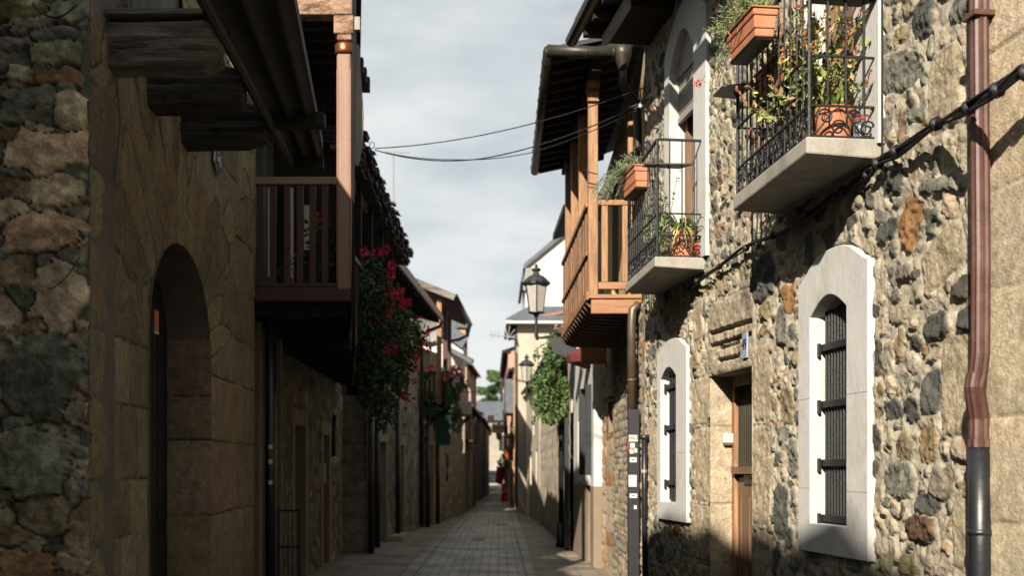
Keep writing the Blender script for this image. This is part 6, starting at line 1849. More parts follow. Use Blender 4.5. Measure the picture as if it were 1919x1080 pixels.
# roof
mb = MB(); mb.hexa([(-5.5, Yn - .12, 8.0), (X1 + .1, Yn - .12, 6.47), (xo(yf) + .1, yf + .1, 6.47), (-5.5, yf + .1, 8.0), (-5.5, Yn - .12, 8.08), (X1 + .1, Yn - .12, 6.55), (xo(yf) + .1, yf + .1, 6.55), (-5.5, yf + .1, 8.08)]); mb.build('roof', M['slate'], l2)
mb = MB()
for k in range(7):
    Y = Yn + .35 + k * .34; mb.hexa([(-3.2, Y, 6.25), (X1 - .1, Y, 6.25), (X1 - .1, Y + .1, 6.25), (-3.2, Y + .1, 6.25), (-3.2, Y, 6.42), (X1 - .1, Y, 6.42), (X1 - .1, Y + .1, 6.42), (-3.2, Y + .1, 6.42)])
FLc = [(-3.2, Yn + .2, 6.43), (X1, Yn + .2, 6.43), (X1 - .3, yf, 6.43), (-3.2, yf, 6.43)]
mb.hexa(FLc + [(a, b, c + .03) for a, b, c in FLc])
mb.each('ceiling_joist', M['darkwood'], l2)
# street furniture in the dark beneath
mb = MB(); mb.tube([(-2.40, 12.35, 0), (-2.40, 12.35, 3.35)], .06, 10); bp = mb.build('gallery_support_pipe', M['blackpipe'], l2, smooth=True)
for k, (py, m_) in enumerate(((838, 'paper'), (852, 'red'), (866, 'paper'), (905, 'paper'))):
    mb = MB(); mb.box((-2.39, 12.285, P(0, py, 12.3).z), (.04, .006, .045)); mb.build('sticker', M[m_], bp)
rail = thing('door_gate', 'low dark iron gate standing open beside the shaded doorway', 'gate', (-2.45, 13.6, 0))
mb = MB()
for x, y in ((-2.55, 13.6), (-2.30, 13.55)): mb.tube([(x, y, 0), (x, y, 1.15)], .016, 6)
for z_ in (.25, .7, 1.12): mb.bar((-2.55, 13.6, z_), (-2.30, 13.55, z_), .02)
mb.build('gate_frame', M['iron'], rail)
mb = MB(); 
for k in range(3): mb.tube([(-2.5 + k * .06, 13.59, .25), (-2.5 + k * .06, 13.59, 1.12)], .006, 5)
mb.build('gate_bars', M['iron'], rail)
# geranium inside the gallery
gm = thing('gallery_geranium', 'dark geranium with one red bloom behind the brown balusters', 'plant', (P(590, 0, 13.3).x, 13.3, zfl))
mb = MB(); leaf_mass(mb, rng, [(P(592, 470, 13.2), (.20, .2, .38)), (P(560, 500, 13.4), (.25, .2, .2)), (P(600, 440, 13.2), (.14, .15, .2))], 420, .06, DEEP, hollow=.2); mb.build('foliage', M['leaf'], gm, colors=True)
mb = MB(); flower_ball(mb, rng, P(597, 408, 13.1), .05); mb.build('blossom', M['petal'], gm, colors=True)

# ================================================================= LEFT: slate eave house with flower balcony
F13 = Fac((-2.84, 15.0), (-2.98, 22.2), -1)
l3 = thing('slate_eave_house', 'shaded house with a ragged slate eave and a balcony full of geraniums', 'house', (-2.84, 15.0, 0))
sites = rubble_sites(0, F13.L, -.1, 3.0, rng, pal_leftrub, [], rmin=.07, rmax=.16, n=1500, asp=(1, 1.8))
sites += [rect_site(6.7, 7.25, z0_, z0_ + .36, pal_leftgr(rng)[0], .03, 1, 8) for z0_ in [k * .38 for k in range(8)]]
def h3(U, Z): return (U > 1.2) & (U < 2.3) & (Z < 2.25) | (U > 4.2) & (U < 5.1) & (Z < 2.2)
stone_wall('wall', F13, 0, F13.L, -.05, 3.0, .03, sites, l3, hole=h3, warp=.03, seed=81, mortar=(.20, .18, .13), joint=.15, m='stone_far')
door_part(F13, (1.2, 2.3, 0, 2.25), l3); door_part(F13, (4.2, 5.1, 0, 2.2), l3)
core(F13, 0, F13.L, 3.0, l3, depth=5, back=-.4)
openings_wall(F13, 0, F13.L, 3.0, 5.75, [(.8, 1.7, 3.5, 5.4), (3.0, 3.9, 3.5, 5.4), (5.2, 6.1, 3.5, 5.4)], l3, M['mossy'], name='upper_wall', thick=.5)
for o_ in [(.8, 1.7, 3.5, 5.4), (3.0, 3.9, 3.5, 5.4), (5.2, 6.1, 3.5, 5.4)]: window_part(F13, o_, l3)
core(F13, 0, F13.L, 5.75, l3, depth=5, back=-.51, z0=3.0, name='upper_rear_wall')
mb = MB(); mb.box((-2.78, 22.62, 1.5), (.53, .6, 2.98)); mb.build('stone_buttress', M['core'], l3)
FB = Fac((-2.50, 22.3), (-3.05, 22.3), -1); FB.n = Vector((0, -1, 0))
bs_ = []; z = -.05; i = 0
while z < 3.0:
    h_ = rng.uniform(.28, .42); c_ = .28 if i % 2 else .55
    for a, b in ((0, c_), (c_, .56)):
        if b - a > .1: bs_.append(rect_site(a + .01, b - .01, z + .01, z + h_ - .01, jit((.30, .27, .21), rng, .2), .03, 1, 6))
    z += h_; i += 1
stone_wall('buttress_face', FB, 0, .55, -.05, 3.0, .02, bs_, l3, warp=.03, seed=87, mortar=(.16, .15, .12), joint=.08, m='stone_far')
mb = MB(); mb.tube([P(627, 772, 17.2), P(625, 860, 17.2)], .035, 8); wp_ = mb.build('wall_pipe', M['blackpipe'], l3, smooth=True)
for py in (772, 862):
    mb = MB(); mb.box(P(626, py, 17.15), (.13, .05, .05)); mb.box(P(626, py, 17.12), (.05, .07, .09)); mb.build('pipe_bracket', M['enamel'], wp_)
mb = MB(); mb.box(P(604, 888, 16.2), (.09, .10, .28)); mb.build('meter_box', M['concrete'], l3, bevel=.008)
mb = MB(); mb.tube([(-2.42, 22.2, 0), (-2.42, 22.2, 3.2)], .065, 10); mb.build('downpipe', M['blackpipe'], l3, smooth=True)
for a, b, d in ((1.2, 2.3, 2.25), (4.2, 5.1, 2.2)):
    mb = MB(); F13.hexa(mb, a - .16, a + .03, -.3, .05, -.02, d); F13.hexa(mb, b - .03, b + .16, -.3, .05, -.02, d); F13.hexa(mb, a - .2, b + .2, -.3, .055, d - .03, d + .2); mb.build('stone_door_frame', M['brownp'], l3, bevel=.015)
# balcony
bo = lambda Y: -1.90 - .0 * (Y - 15)
mb = MB(); mb.hexa([(-2.9, 14.95, 3.30), (bo(15), 14.95, 3.30), (bo(21.5), 21.5, 3.30), (-3.0, 21.5, 3.30), (-2.9, 14.95, 3.38), (bo(15), 14.95, 3.38), (bo(21.5), 21.5, 3.38), (-3.0, 21.5, 3.38)])
b3 = mb.build('balcony_floor', M['darkwood'], l3)
mb = MB()
for k in range(14):
    Y = 15.1 + k * .48; mb.box((-2.4, Y, 3.22), (1.0, .1, .155))
mb.each('joist', M['darkwood'], b3)
mb = MB(); mb.bar((bo(15) - .02, 15, 4.38), (bo(15) - .02, 21.5, 4.38), .07, .06); mb.build('handrail', M['redwood'], b3)
mb = MB()
for k in range(46):
    Y = 15.05 + k * .14; mb.box((bo(15) - .02, Y, 3.87), (.03, .03, .96))
mb.each('baluster', M['redwood'], b3)
for Y in (16.2, 17.6, 19.2, 20.9):
    mb = MB(); mb.box((bo(15) - .03, Y, 4.45), (.07, .08, 2.2)); mb.build('post', M['darkwood'], b3)
# eave
mb = MB()
mb.bar((-2.0, 14.2, 5.55), (-2.0, 22.2, 5.62), .09, .12); mb.build('wall_plate', M['cream'] if False else M['beige'], l3)
mb = MB()
for k in range(17):
    Y = 14.4 + k * .48; mb.hexa([(-3.0, Y, 5.80), (-1.72, Y, 5.60), (-1.72, Y + .09, 5.60), (-3.0, Y + .09, 5.80), (-3.0, Y, 5.93), (-1.72, Y, 5.70), (-1.72, Y + .09, 5.70), (-3.0, Y + .09, 5.93)])
mb.each('rafter', M['darkwood'], l3)
mb = MB()
rise = .5
for row in range(14):
    s0 = row * .22
    Y = 14.1 - rng.uniform(0, .1)
    while Y < 22.5:
        w = rng.uniform(.16, .38); j_ = rng.uniform(-.07, .05) if row < 2 else rng.uniform(-.02, .02)
        x1_ = -1.66 - s0 + (j_ if row < 2 else 0); x0_ = x1_ - .42; zb_ = 5.72 + (s0 * rise) + .02 * row * 0
        th = rng.uniform(.012, .03); tz = rng.uniform(0, .03)
        mb.hexa([(x0_, Y, zb_ + .42 * rise * .62), (x1_, Y, zb_ + tz - .0), (x1_ + rng.uniform(-.03, .03), Y + w * .95, zb_ + tz), (x0_, Y + w * .95, zb_ + .42 * rise * .62),
                 (x0_, Y, zb_ + .42 * rise * .62 + th), (x1_, Y, zb_ + tz + th), (x1_, Y + w * .95, zb_ + tz + th), (x0_, Y + w * .95, zb_ + .42 * rise * .62 + th)])
        Y += w
for row in range(6):     # stacked under-courses give the ragged edge its depth
    Y = 14.1
    while Y < 22.4:
        w = rng.uniform(.15, .35); x1_ = -1.76 + row * .022 + rng.uniform(-.06, .05); z0_ = 5.54 + row * .034 + rng.uniform(-.012, .012)
        mb.box((x1_ - .25, Y + w / 2, z0_), (.5, w * .97, rng.uniform(.02, .035)), Matrix.Rotation(.12 + rng.uniform(-.05, .05), 3, 'Y')); Y += w
mb.build('slate_roof', M['slate'], l3)
# geraniums hanging from the balcony
def mass_px(blobs, Y0, dy, depth):
    out_ = []
    for (px, py, rx, rz) in blobs:
        Y = Y0 + rng.uniform(-dy, dy); k = Y / FPX; out_.append((P(px, py, Y), (rx * k, depth, rz * k)))
    return out_
ger = thing('hanging_geraniums', 'huge cascade of red geraniums hanging from the balcony under the slate eave', 'plant', (-1.85, 17, 3.4), 'balcony geraniums')
mb = MB()
bl_ = mass_px([(690, 500, 24, 24), (700, 540, 34, 40), (692, 600, 34, 50), (725, 560, 28, 34), (740, 600, 26, 36), (720, 650, 30, 45), (700, 690, 28, 40), (760, 650, 22, 40), (690, 735, 20, 30), (725, 720, 22, 40), (750, 705, 14, 40), (772, 625, 18, 30), (715, 780, 8, 30), (735, 770, 8, 26), (704, 750, 12, 34)], 17.0, 1.0, .5)
leaf_mass(mb, rng, bl_, 7500, .062, DEEP + [(.06, .12, .03)], hollow=.2)
for k in range(70):
    px = rng.uniform(672, 775); p = P(px, rng.uniform(560, 720), 16.6)
    pts = blade(mb, p, Vector((rng.uniform(-.3, .3), -.2, -.5)), rng.uniform(.3, .8), .006, 2.0, (.05, .08, .03))
    for q in pts[2:]:
        leaf(mb, q, rv(rng), .06, .05, jit(rng.choice(DEEP + GREENS), rng, .2), up=rv(rng))
mb.build('foliage', M['leaf'], ger, colors=True)
mb = MB()
fl = [(683, 472, 8), (706, 473, 8), (724, 468, 8), (733, 500, 9), (732, 517, 9), (730, 508, 6), (728, 545, 10), (735, 556, 8), (748, 555, 8), (752, 545, 7), (757, 568, 8), (765, 566, 7), (708, 604, 9), (735, 572, 6), (728, 588, 6), (735, 653, 9), (752, 616, 6), (777, 640, 12), (785, 636, 10), (783, 652, 8), (772, 660, 8), (780, 670, 7), (796, 620, 8), (797, 632, 6), (800, 655, 8), (775, 690, 8), (788, 600, 6), (776, 715, 6), (757, 735, 6), (765, 748, 6), (806, 690, 6), (741, 640, 5), (721, 660, 5)]
for px, py, r_ in fl:
    Y = 15.9 + (px - 683) * .012; flower_ball(mb, rng, P(px, py, Y), r_ * Y / FPX, REDS, 44)
mb.build('blossom', M['petal'], ger, colors=True)

# ================================================================= LEFT: next house with timber eave
F14 = Fac((-2.62, 23.0), (-2.18, 31.6), -1)
l4 = thing('timber_eave_house', 'shaded stone house with a pale boarded eave beyond the geraniums', 'house', (-2.62, 23.0, 0))
sites = rubble_sites(0, F14.L, -.1, 3.3, rng, pal_leftrub, [], rmin=.08, rmax=.2, n=1500, asp=(1, 1.8))
def h4(U, Z): return (U > 1.5) & (U < 2.6) & (Z < 2.2) | (U > 4.6) & (U < 5.5) & (Z < 2.2)
stone_wall('wall', F14, 0, F14.L, -.05, 3.3, .045, sites, l4, hole=h4, warp=.04, seed=83, mortar=(.26, .22, .15), joint=.15, m='stone_far')
door_part(F14, (1.5, 2.6, 0, 2.2), l4, handle=False); door_part(F14, (4.6, 5.5, 0, 2.2), l4, handle=False)
core(F14, 0, F14.L, 3.3, l4, depth=5, back=-.4)
openings_wall(F14, 0, F14.L, 3.3, 5.7, [(2, 3, 3.6, 5.2), (5, 6, 3.6, 5.2)], l4, M['brownp'], name='upper_wall', thick=.5)
for o_ in [(2, 3, 3.6, 5.2), (5, 6, 3.6, 5.2)]: window_part(F14, o_, l4)
core(F14, 0, F14.L, 5.7, l4, depth=5, back=-.51, z0=3.3, name='upper_rear_wall')
for a, b, d in ((1.5, 2.6, 2.2), (4.6, 5.5, 2.2)):
    mb = MB(); F14.hexa(mb, a - .16, a + .03, -.3, .05, -.02, d); F14.hexa(mb, b - .03, b + .16, -.3, .05, -.02, d); F14.hexa(mb, a - .2, b + .2, -.3, .055, d - .03, d + .2); mb.build('stone_door_frame', M['brownp'], l4, bevel=.015)
eave(F14, l4, -.5, F14.L, 5.62, .62, rise=.3, fascia='greywood', gutter=False)
mb = MB(); F14.hexa(mb, -.5, F14.L, .63, .66, 5.60, 5.78); mb.build('eave_board', M['paintwood'], l4)
mb = MB(); pts = [F14.pt(F14.L, .66, 5.6), F14.pt(F14.L, .60, 5.45), F14.pt(F14.L, .35, 5.35), F14.pt(F14.L, .1, 5.2), F14.pt(F14.L, .1, .1)]; mb.tube(pts, .05, 8); mb.build('downpipe', M['blackpipe'], l4, smooth=True)
mb = MB(); mb.tube([F14.pt(.9, .1, 0), F14.pt(.9, .1, 3.2)], .06, 8); mb.tube([F14.pt(4.0, .1, 0), F14.pt(4.0, .1, 3.2)], .06, 8); mb.each('wall_pipe', M['blackpipe'], l4, smooth=True)
mb = MB(); F14.hexa(mb, 2.9, 4.6, .02, .35, -.02, .12); mb.build('door_step', M['concrete'], l4)

# ================================================================= LEFT: porch gallery house
F15 = Fac((-2.05, 32.2), (-1.28, 41.0), -1)
l5 = thing('porch_gallery_house', 'stone house with an open porch roofed balcony on posts half way along the street', 'house', (-2.05, 32.2, 0))
sites = rubble_sites(0, F15.L, -.1, 3.2, rng, lambda r_: (jit((.34, .27, .18), r_, .25), .4), [], rmin=.10, rmax=.22, n=1200, asp=(1, 1.8))
def h5(U, Z): return (U > .3) & (U < 1.5) & (Z < 2.3) | (U > 4.4) & (U < 4.9) & (Z < 2.1) & (Z > 1.2)
stone_wall('wall', F15, 0, F15.L, -.05, 3.3, .05, sites, l5, hole=h5, warp=.05, seed=85, mortar=(.38, .31, .2), joint=.15, m='stone_far')
door_part(F15, (.3, 1.5, 0, 2.3), l5, handle=False)
core(F15, 0, F15.L, 3.3, l5, depth=5, back=-.4)
openings_wall(F15, 1.2, F15.L, 3.3, 4.7, [(4, 5, 3.5, 4.5)], l5, M['cream'], name='upper_wall', thick=.5)
mb = MB(); mb.prism([(-3.6, 33.4, 3.3), (-1.75, 33.4, 3.3), (-1.75, 33.4, 4.9), (-3.6, 33.4, 5.6)], (0, .3, 0)); mb.build('gallery_back_wall', M['yellow'], l5)
for a, b, d in ((.3, 1.5, 2.3),):
    mb = MB(); F15.hexa(mb, a - .16, a + .03, -.3, .05, -.02, d); F15.hexa(mb, b - .03, b + .16, -.3, .05, -.02, d); F15.hexa(mb, a - .2, b + .2, -.3, .055, d - .03, d + .2); mb.build('stone_door_frame', M['brownp'], l5, bevel=.015)
Yb = 32.6
xb0, xb1 = P(768, 0, Yb).x, P(834, 0, Yb).x
mb = MB(); mb.hexa([(xb0, Yb, 3.30), (xb1, Yb, 3.30), (xb1 + .5, 38, 3.30), (xb0, 38, 3.30), (xb0, Yb, 3.48), (xb1, Yb, 3.48), (xb1 + .5, 38, 3.48), (xb0, 38, 3.48)]); b5 = mb.build('balcony_floor', M['darkwood'], l5)
zr5 = 4.28
mb = MB(); mb.bar((xb0, Yb, zr5), (xb1, Yb, zr5), .07, .07); mb.bar((xb1, Yb, zr5), (xb1 + .5, 38, zr5), .07, .07); mb.bar((xb0, Yb, 3.56), (xb1, Yb, 3.56), .06, .06); mb.build('handrail', M['redwood'], b5)
for k in range(8):
    mb = MB(); x = xb0 + (xb1 - xb0) * (k + .5) / 8; mb.box((x, Yb, 3.9), (.075, .05, .72)); mb.build('baluster', M['redwood'], b5)
mb = MB()
for k in range(24): mb.box((xb1 + .5 * k / 24, Yb + 5.4 * k / 24, 3.9), (.05, .07, .72))
mb.each('baluster', M['redwood'], b5)
for px, Y in ((823, Yb), (834, 34.5), (842, 36.5)):
    mb = MB(); x = P(px, 0, Y).x; top_ = P(0, 562, Yb).z + .25 * (Y - Yb) * 0; mb.box((x, Y, (3.4 + top_) / 2), (.13, .13, top_ - 3.4)); mb.build('porch_post', M['oak' if px == 823 else 'redwood'], b5)
mb = MB()
a = P(780, 524, Yb - .4); b = P(852, 556, Yb - .4); c = P(871, 585, 41)
mb.hexa([(a.x - .3, a.y, a.z + .05), (b.x, b.y, b.z), (b.x + .25, 38.5, b.z), (a.x - .3, 38.5, a.z + .05), (a.x - .3, a.y, a.z + .15), (b.x, b.y, b.z + .07), (b.x + .25, 38.5, b.z + .07), (a.x - .3, 38.5, a.z + .15)])
mb.build('porch_roof', M['slate'], l5)
mb = MB(); mb.bar(a + Vector((-.3, -.02, .03)), b + Vector((0, -.02, -.03)), .06, .16); mb.build('verge_board', M['greywood'], l5)
mb = MB()
for k in range(8): 
    Y = Yb + k * .75; mb.hexa([(a.x, Y, a.z - .08), (b.x + .02 * k, Y, b.z - .10), (b.x + .02 * k, Y + .1, b.z - .10), (a.x, Y + .1, a.z - .08), (a.x, Y, a.z + .04), (b.x + .02 * k, Y, b.z - .005), (b.x + .02 * k, Y + .1, b.z - .005), (a.x, Y + .1, a.z + .04)])
mb.each('rafter', M['redwood'], l5)
mb = MB(); mb.tube([(b.x + .27, 38.4, b.z - .02), (b.x + .2, 38.4, b.z - .35), (b.x - .1, 38.4, b.z - .5), (b.x - .9, 38.4, b.z - .62)], .05, 8); mb.tube([(b.x + .04, b.y, b.z + .02), (b.x + .3, 38.5, b.z + .0)], .055, 8); mb.build('gutter', M['blackpipe'], l5, smooth=True)
# struts under
mb = MB(); mb.bar((xb1 - .1, Yb + .2, 3.3), (F15.pt(.5, 0, 0).x - .2, Yb + .4, 2.55), .09, .11); mb.bar((xb1 + .55, 38, 3.3), (-1.75, 38, 2.6), .09, .11); mb.box(((xb0 + xb1) / 2 + .2, Yb, 3.2), (xb1 - xb0 + .3, .14, .16)); mb.each('strut', M['darkwood'], b5)
mb = MB(); mb.tube([F15.pt(.05, .1, 0), F15.pt(.05, .1, 3.2)], .06, 8); mb.tube([F15.pt(2.0, .1, 0), F15.pt(2.0, .1, 3.2)], .06, 8); mb.each('downpipe', M['blackpipe'], l5, smooth=True)
mb = MB(); F15.hexa(mb, 1.7, 1.9, .1, .5, 2.3, 3.9); mb.build('green_shutter', M['green'], l5)
g5 = thing('balcony_geraniums', 'red and white flowers hanging over the open porch balcony corner', 'plant', (xb1, Yb, 3.5), 'balcony geraniums')
mb = MB(); bl_ = []
for (px, py, rx, rz) in ((848, 705, 16, 14), (860, 720, 10, 16), (845, 745, 8, 30), (850, 770, 10, 30), (785, 705, 24, 8), (790, 745, 26, 12), (800, 770, 26, 10), (858, 790, 8, 22), (775, 775, 14, 12)):
    k = 32.4 / FPX; bl_.append((P(px, py, 32.3), (rx * k, .3, rz * k)))
leaf_mass(mb, rng, bl_, 2400, .085, DEEP + GREENS, hollow=.15); mb.build('foliage', M['leaf'], g5, colors=True)
mb = MB()
for px, py in ((848, 692), (853, 690), (858, 694), (845, 697), (862, 697), (812, 690), (800, 694), (790, 700), (778, 708), (861, 704), (851, 699), (856, 686)): flower_ball(mb, rng, P(px, py, 32.0), .075, REDS, 26)
mb.build('red_blossom', M['petal'], g5, colors=True)
mb = MB()
for px, py in ((843, 689), (830, 692), (852, 698), (855, 712), (851, 719), (846, 772), (840, 783), (848, 760), (845, 791), (855, 800), (775, 779), (794, 791), (845, 810)): flower_ball(mb, rng, P(px, py, 32.0), .06, [(.75, .73, .70)], 22)
mb.build('white_blossom', M['petal'], g5, colors=True)
pp = P(836, 709, 32.2); tp_ = thing('flower_pot', 'orange terracotta pot on the rail of the open porch balcony', 'plant pot', pp)
mb = MB(); mb.box(pp, (.16, .2, .2)); mb.build('pot_body', M['terracotta'], tp_, bevel=.02)
mb = MB(); mb.box(pp + Vector((0, 0, .1)), (.19, .23, .04)); mb.build('pot_rim', M['terracotta'], tp_)
# satellite dish, hanging sign, rod
dc = P(806, 626, 33.0); dish = thing('satellite_dish', 'pale grey round satellite dish behind the geraniums under the porch roof', 'satellite dish', dc)
mb = MB(); vs = []; fs = []
for i in range(7):
    for k in range(24):
        a_ = 2 * math.pi * k / 24; r_ = .40 * i / 6
        vs.append(dc + Vector((r_ * math.cos(a_), .16 * (i / 6) ** 2 * -1, r_ * math.sin(a_))))
for i in range(6):
    for k in range(24): fs.append((i * 24 + k, i * 24 + (k + 1) % 24, (i + 1) * 24 + (k + 1) % 24, (i + 1) * 24 + k))
mb.add(vs, fs); mb.build('reflector', M['grey'], dish, smooth=True)
mb = MB(); mb.tube([dc + Vector((0, 0, -.35)), dc + Vector((0, -.45, -.05))], .012, 6); mb.box(dc + Vector((0, -.45, -.03)), (.07, .07, .07)); mb.tube([dc, dc + Vector((0, .3, -.1)), dc + Vector((0, .3, -.8))], .025, 6); mb.build('feed_arm', M['alu'], dish)
sg = P(868, 765, 34.0); sn = thing('hanging_shop_sign', 'blank cream shop sign hanging from a rod beside the green shutter', 'sign', sg)
k = 34 / FPX
mb = MB(); mb.box(sg, (32 * k, .05, 24 * k)); sb = mb.build('sign_board', M['cream'], sn, bevel=.01)
mb = MB()
for q in range(4): mb.box(sg + Vector((rng.uniform(-.02, .02), -.028, .10 - q * .065)), (.34 - .05 * (q % 2), .004, .012))
mb.build('worn_lines', M['beige'], sb)
mb = MB(); mb.tube([P(838, 735, 34), P(892, 735, 34)], .014, 6); mb.tube([P(858, 735, 34), P(858, 754, 34)], .008, 5); mb.tube([P(878, 735, 34), P(878, 754, 34)], .008, 5); mb.build('sign_rod', M['iron'], sn)

# white walled house behind the porch
l6 = thing('white_left_house', 'white walled house with slate roofs rising behind the porch balcony', 'house', (-3.2, 46, 0))
mb = MB(); mb.prism([P(786, 700, 46), P(786, 588, 46), P(815, 600, 46), P(868, 640, 46), P(868, 700, 46)], (0, 3, 0)); mb.build('gable_wall', M['white2'], l6)
mb = MB(); mb.bar(P(786, 584, 45.8), P(872, 642, 45.8), .5, .10, up=(0, -1, 0)); mb.hexa([P(784, 586, 46), P(872, 640, 46), P(872, 640, 46) + Vector((0, 3, 0)), P(784, 586, 46) + Vector((0, 3, 0)), P(784, 582, 46), P(872, 636, 46), P(872, 636, 46) + Vector((0, 3, 0)), P(784, 582, 46) + Vector((0, 3, 0))]); mb.build('roof', M['slategrey'], l6)
mb = MB(); mb.box((-2.2, 47.6, 2.5), (2.2, 3, 5.2)); mb.build('lower_wall', M['beige'], l6)
mb = MB(); A_ = P(850, 665, 43); mb.hexa([P(835, 655, 42), P(884, 682, 42), P(888, 680, 46), P(838, 655, 46), P(835, 648, 42), P(884, 676, 42), P(888, 674, 46), P(838, 648, 46)]); mb.build('porch_eave', M['slategrey'], l6)
chp = P(865, 612, 60)
ch = thing('peach_house', 'tall peach coloured house with a grey slate roof above the porch roof', 'house', (-2.4, 60, 0))
mb = MB(); a = P(846, 616, 60); b = P(872, 616, 60); mb.box(((a.x + b.x) / 2 - .4, 62, a.z / 2), (b.x - a.x + .8, 4, a.z)); mb.build('wall', M['orange'], ch)
mb = MB(); mb.prism([P(800, 614, 59.8), P(875, 614, 59.8), P(875, 594, 59.8), P(806, 594, 59.8)], (0, 4.4, 0)); mb.build('roof', M['slategrey'], ch)
# further left houses
F16, l16 = far_house('dark_left_house', 'dark narrow house beyond the shop sign', (-1.25, 43.0), (-1.02, 52.5), -1, 3.9, 'brownp', [(1, 2, 0, 2.2), (4, 5, 0, 2.2), (7, 8, 0, 2.2), (3, 4, 2.6, 3.6)], over=.2, depth=3)
mb = MB(); F16.hexa(mb, .4, 3, 0, .4, 2.6, 2.7)
for k in range(14): mb.tube([F16.pt(.4 + k * .2, .38, 2.7), F16.pt(.4 + k * .2, .38, 3.5)], .02, 5)
mb.bar(F16.pt(.4, .38, 3.5), F16.pt(3, .38, 3.5), .05); mb.build('balcony', M['darkwood'], l16)
F17, l17 = far_house('salmon_left_house', 'salmon house with a hanging flower balcony beyond the porch balcony', (-1.45, 52.7), (-1.15, 60.0), -1, 6.3, 'salmon', [(1, 2, 3.2, 4.8), (4, 5, 3.2, 4.8), (1, 2, 0, 2.2)], over=.12, depth=1.2)
F18, l18 = far_house('pale_left_house', 'pale grey house with slate roof near the far end on the left', (-.92, 62.0), (-.66, 80.0), -1, 4.2, 'grey', [(2, 3, 0, 2.2), (6, 7, 0, 2.2), (3, 4, 2.8, 3.8), (9, 10, 2.8, 3.8)], over=.1, depth=3)
F19, l19 = far_house('last_left_house', 'white fronted house with grey slates last on the left', (-.75, 84.0), (-.85, 104.0), -1, 4.6, 'white2', [(2, 3, 0, 2.2), (6, 7, 2.6, 3.8), (3, 4, 2.6, 3.8)], over=.1, depth=3)

# ================================================================= behind the viewer (unseen house, outline shaped to cast the low shadow on the sunlit wall)
bh = thing('shade_house', 'unseen house added on the left behind the viewpoint to cast shade', 'house', (-2.3, -26, 0))
mb = MB()
pr_ = [(-26, 7.6), (-6.7, 7.6), (-6.65, 8.45), (-5.7, 8.4), (-5.2, 8.5), (-4.1, 8.1), (-3, 8.05), (-2.2, 7.95), (-1.0, 7.6), (.2, 7.5), (1.1, 7.2), (1.2, 5.6), (4.2, 5.5)]
mb.prism([(-2.3, -26, 0)] + [(-2.3, a, b) for a, b in pr_] + [(-2.3, 4.2, 0)], (-.3, 0, 0))
mb.prism([(-7.5, 4.2, 0), (-2.3, 4.2, 0), (-2.3, 4.2, 5.4), (-4, 4.2, 8.2), (-7.5, 4.2, 9)], (0, -.3, 0))
mb.build('wall', M['core'], bh)
mb = MB()
mb.hexa([(-2.35, -26, 7.2), (-2.35, -6.7, 7.2), (-5, -6.7, 9.5), (-5, -26, 9.5), (-2.35, -26, 7.25), (-2.35, -6.7, 7.25), (-5, -6.7, 9.6), (-5, -26, 9.6)])
mb.build('roof', M['slate'], bh)

# ================================================================= trees beyond the end of the street
def tree(label, c, h, spread, sd, n=2600, pal=None):
    rg = random.Random(sd); c = Vector(c); t = thing('conifer_tree', label, 'tree', c, 'trees beyond the rooftops')
    mb = MB(); mb.tube([c, c + Vector((.1, 0, h * .5)), c + Vector((0, 0, h))], [h * .03, h * .02, .04], 8)
    lv = MB()
    for k in range(26):
        z = h * (.35 + .63 * k / 26); a = rg.uniform(0, 6.28); L = spread * (1.1 - .85 * (k / 26)) * rg.uniform(.7, 1.15)
        p0 = c + Vector((0, 0, z)); d = Vector((math.cos(a), math.sin(a), .12)); p1 = p0 + d * L
        mb.tube([p0, p0.lerp(p1, .5) + Vector((0, 0, .05 * L)), p1], [.10, .06, .02], 5)
        for j in range(int(n / 26)):
            tt = rg.uniform(.25, 1.05); q = p0.lerp(p1, tt) + rv(rg) * (.35 + .25 * L * (1 - tt * .4)) * Vector((1, 1, .45)).length * .45
            s_ = rg.uniform(.3, .6); leaf(lv, q, d + rv(rg) * .8, s_, s_ * .35, jit(rg.choice(pal or GREENS), rg, .25), up=rv(rg))
    mb.build('trunk', M['bark'], t); lv.build('crown', M['leaf'], t, colors=True)
    return t
tree('tall feathery conifer rising beyond the slate-clad bay', (.3, 150, 0), 14.8, 4.4, 3, 12000)
tree('lower rounded conifer to the left beyond the end house', (-1.6, 158, 0), 11.2, 3.8, 5, 7000)

# ================================================================= wires and aerials
def wire(label, pts, r=.006, group=None, n=18, sag=0):
    mb = MB(); q = []
    for a, b in zip(pts, pts[1:]):
        for k in range(n):
            t = k / n; p = Vector(a).lerp(Vector(b), t); p.z -= sag * 4 * t * (1 - t); q.append(p)
    q.append(Vector(pts[-1])); mb.tube(q, r, 6)
    o = mb.build('overhead_wire', M['cable'], smooth=True); rebase(o, pts[0]); tag(o, label, 'wire', group); return o
w0 = P(703, 278, 14.3); w1 = P(1218, 160, 12.1)
wire('upper thin wire crossing the sky between the slate eave and the stone house', [w0, w1], .006, sag=.13)
w2 = P(1198, 196, 12.3); 
wire('lower sagging wire crossing the sky to the white insulators', [P(703, 281, 14.3), P(905, 297, 13.5), w2], .007, sag=.07)
wire('second strand of the lower sagging wire', [P(706, 282, 14.35), P(850, 299, 13.8), P(1000, 285, 13.1), P(1196, 205, 12.32)], .005, sag=.03)
mb = MB(); 
for k, (x, y) in enumerate(((1203, 190), (1200, 197), (1206, 195))): mb.box(P(x, y, 12.2), (.03, .03, .05), Matrix.Rotation(k * .5, 3, 'Y'))
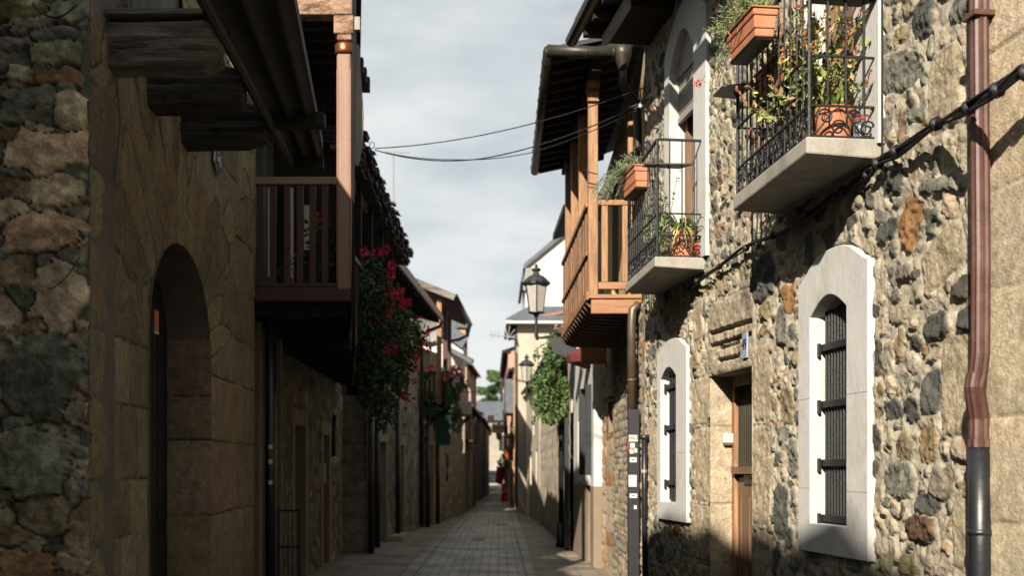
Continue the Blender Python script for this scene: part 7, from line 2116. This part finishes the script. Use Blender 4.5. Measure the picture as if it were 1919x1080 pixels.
o = mb.build('insulator', M['enamel']); rebase(o, P(1203, 196, 12.2)); tag(o, 'small white insulators where the wires reach the ochre wall', 'insulator')
mb = MB()
mb.tube([P(1203, 196, 12.2), P(1188, 205, 12.3), P(1170, 222, 12.4), P(1158, 216, 12.45), P(1172, 205, 12.4), P(1203, 192, 12.2), P(1220, 165, 12.05)], .008, 6)
mb.tube([P(1203, 196, 12.2), P(1215, 185, 12.15), P(1226, 150, 12.0)], .012, 6)
o = mb.build('wire_coil', M['cable_grey'], smooth=True); rebase(o, P(1203, 196, 12.2)); tag(o, 'grey coil of spare wire beside the upper downpipe', 'wire')
mb = MB()
mb.tube([P(697, 272, 14.3) + Vector((.03 * math.cos(t), 0, .04 * math.sin(t))) for t in [k * .6 for k in range(12)]], .005, 5)
o = mb.build('wire_loop', M['cable']); rebase(o, P(697, 276, 14.3)); tag(o, 'small wire loop where the overhead wires meet the slate eave', 'wire')
an = thing('aerial_mast', 'thin rooftop aerial mast against the sky right of the slate eave', 'aerial', P(738, 400, 26))
mb = MB(); mb.tube([P(738, 520, 26), P(737, 283, 26)], .022, 6); mb.build('mast', M['alu'], an)
mb = MB(); mb.tube([P(722, 285, 26), P(768, 286, 26)], .008, 5)
for k in range(6): mb.tube([P(724 + k * 8, 281, 26), P(724 + k * 8, 290, 26)], .006, 5)
mb.build('crossbars', M['alu'], an)
an = thing('rooftop_antenna', 'white rooftop antenna poking left from the beige tiled house', 'aerial', P(950, 632, 40))
mb = MB(); mb.tube([P(918, 627, 40), P(968, 634, 40)], .02, 6)
for k in range(4): mb.tube([P(920 + k * 5, 621, 40), P(920 + k * 5, 634, 40)], .012, 5)
for a_ in (-.9, -.4, .2, .7): mb.tube([P(952, 634, 40), P(952, 634, 40) + Vector((.35 * math.cos(a_ + 1.2), 0, .42 * math.sin(a_ + 1.2)))], .014, 5)
mb.build('receiver_bars', M['alu'], an)
mb = MB(); mb.tube([P(968, 634, 40), P(972, 650, 40)], .025, 6); mb.build('bracket', M['gutter'], an)
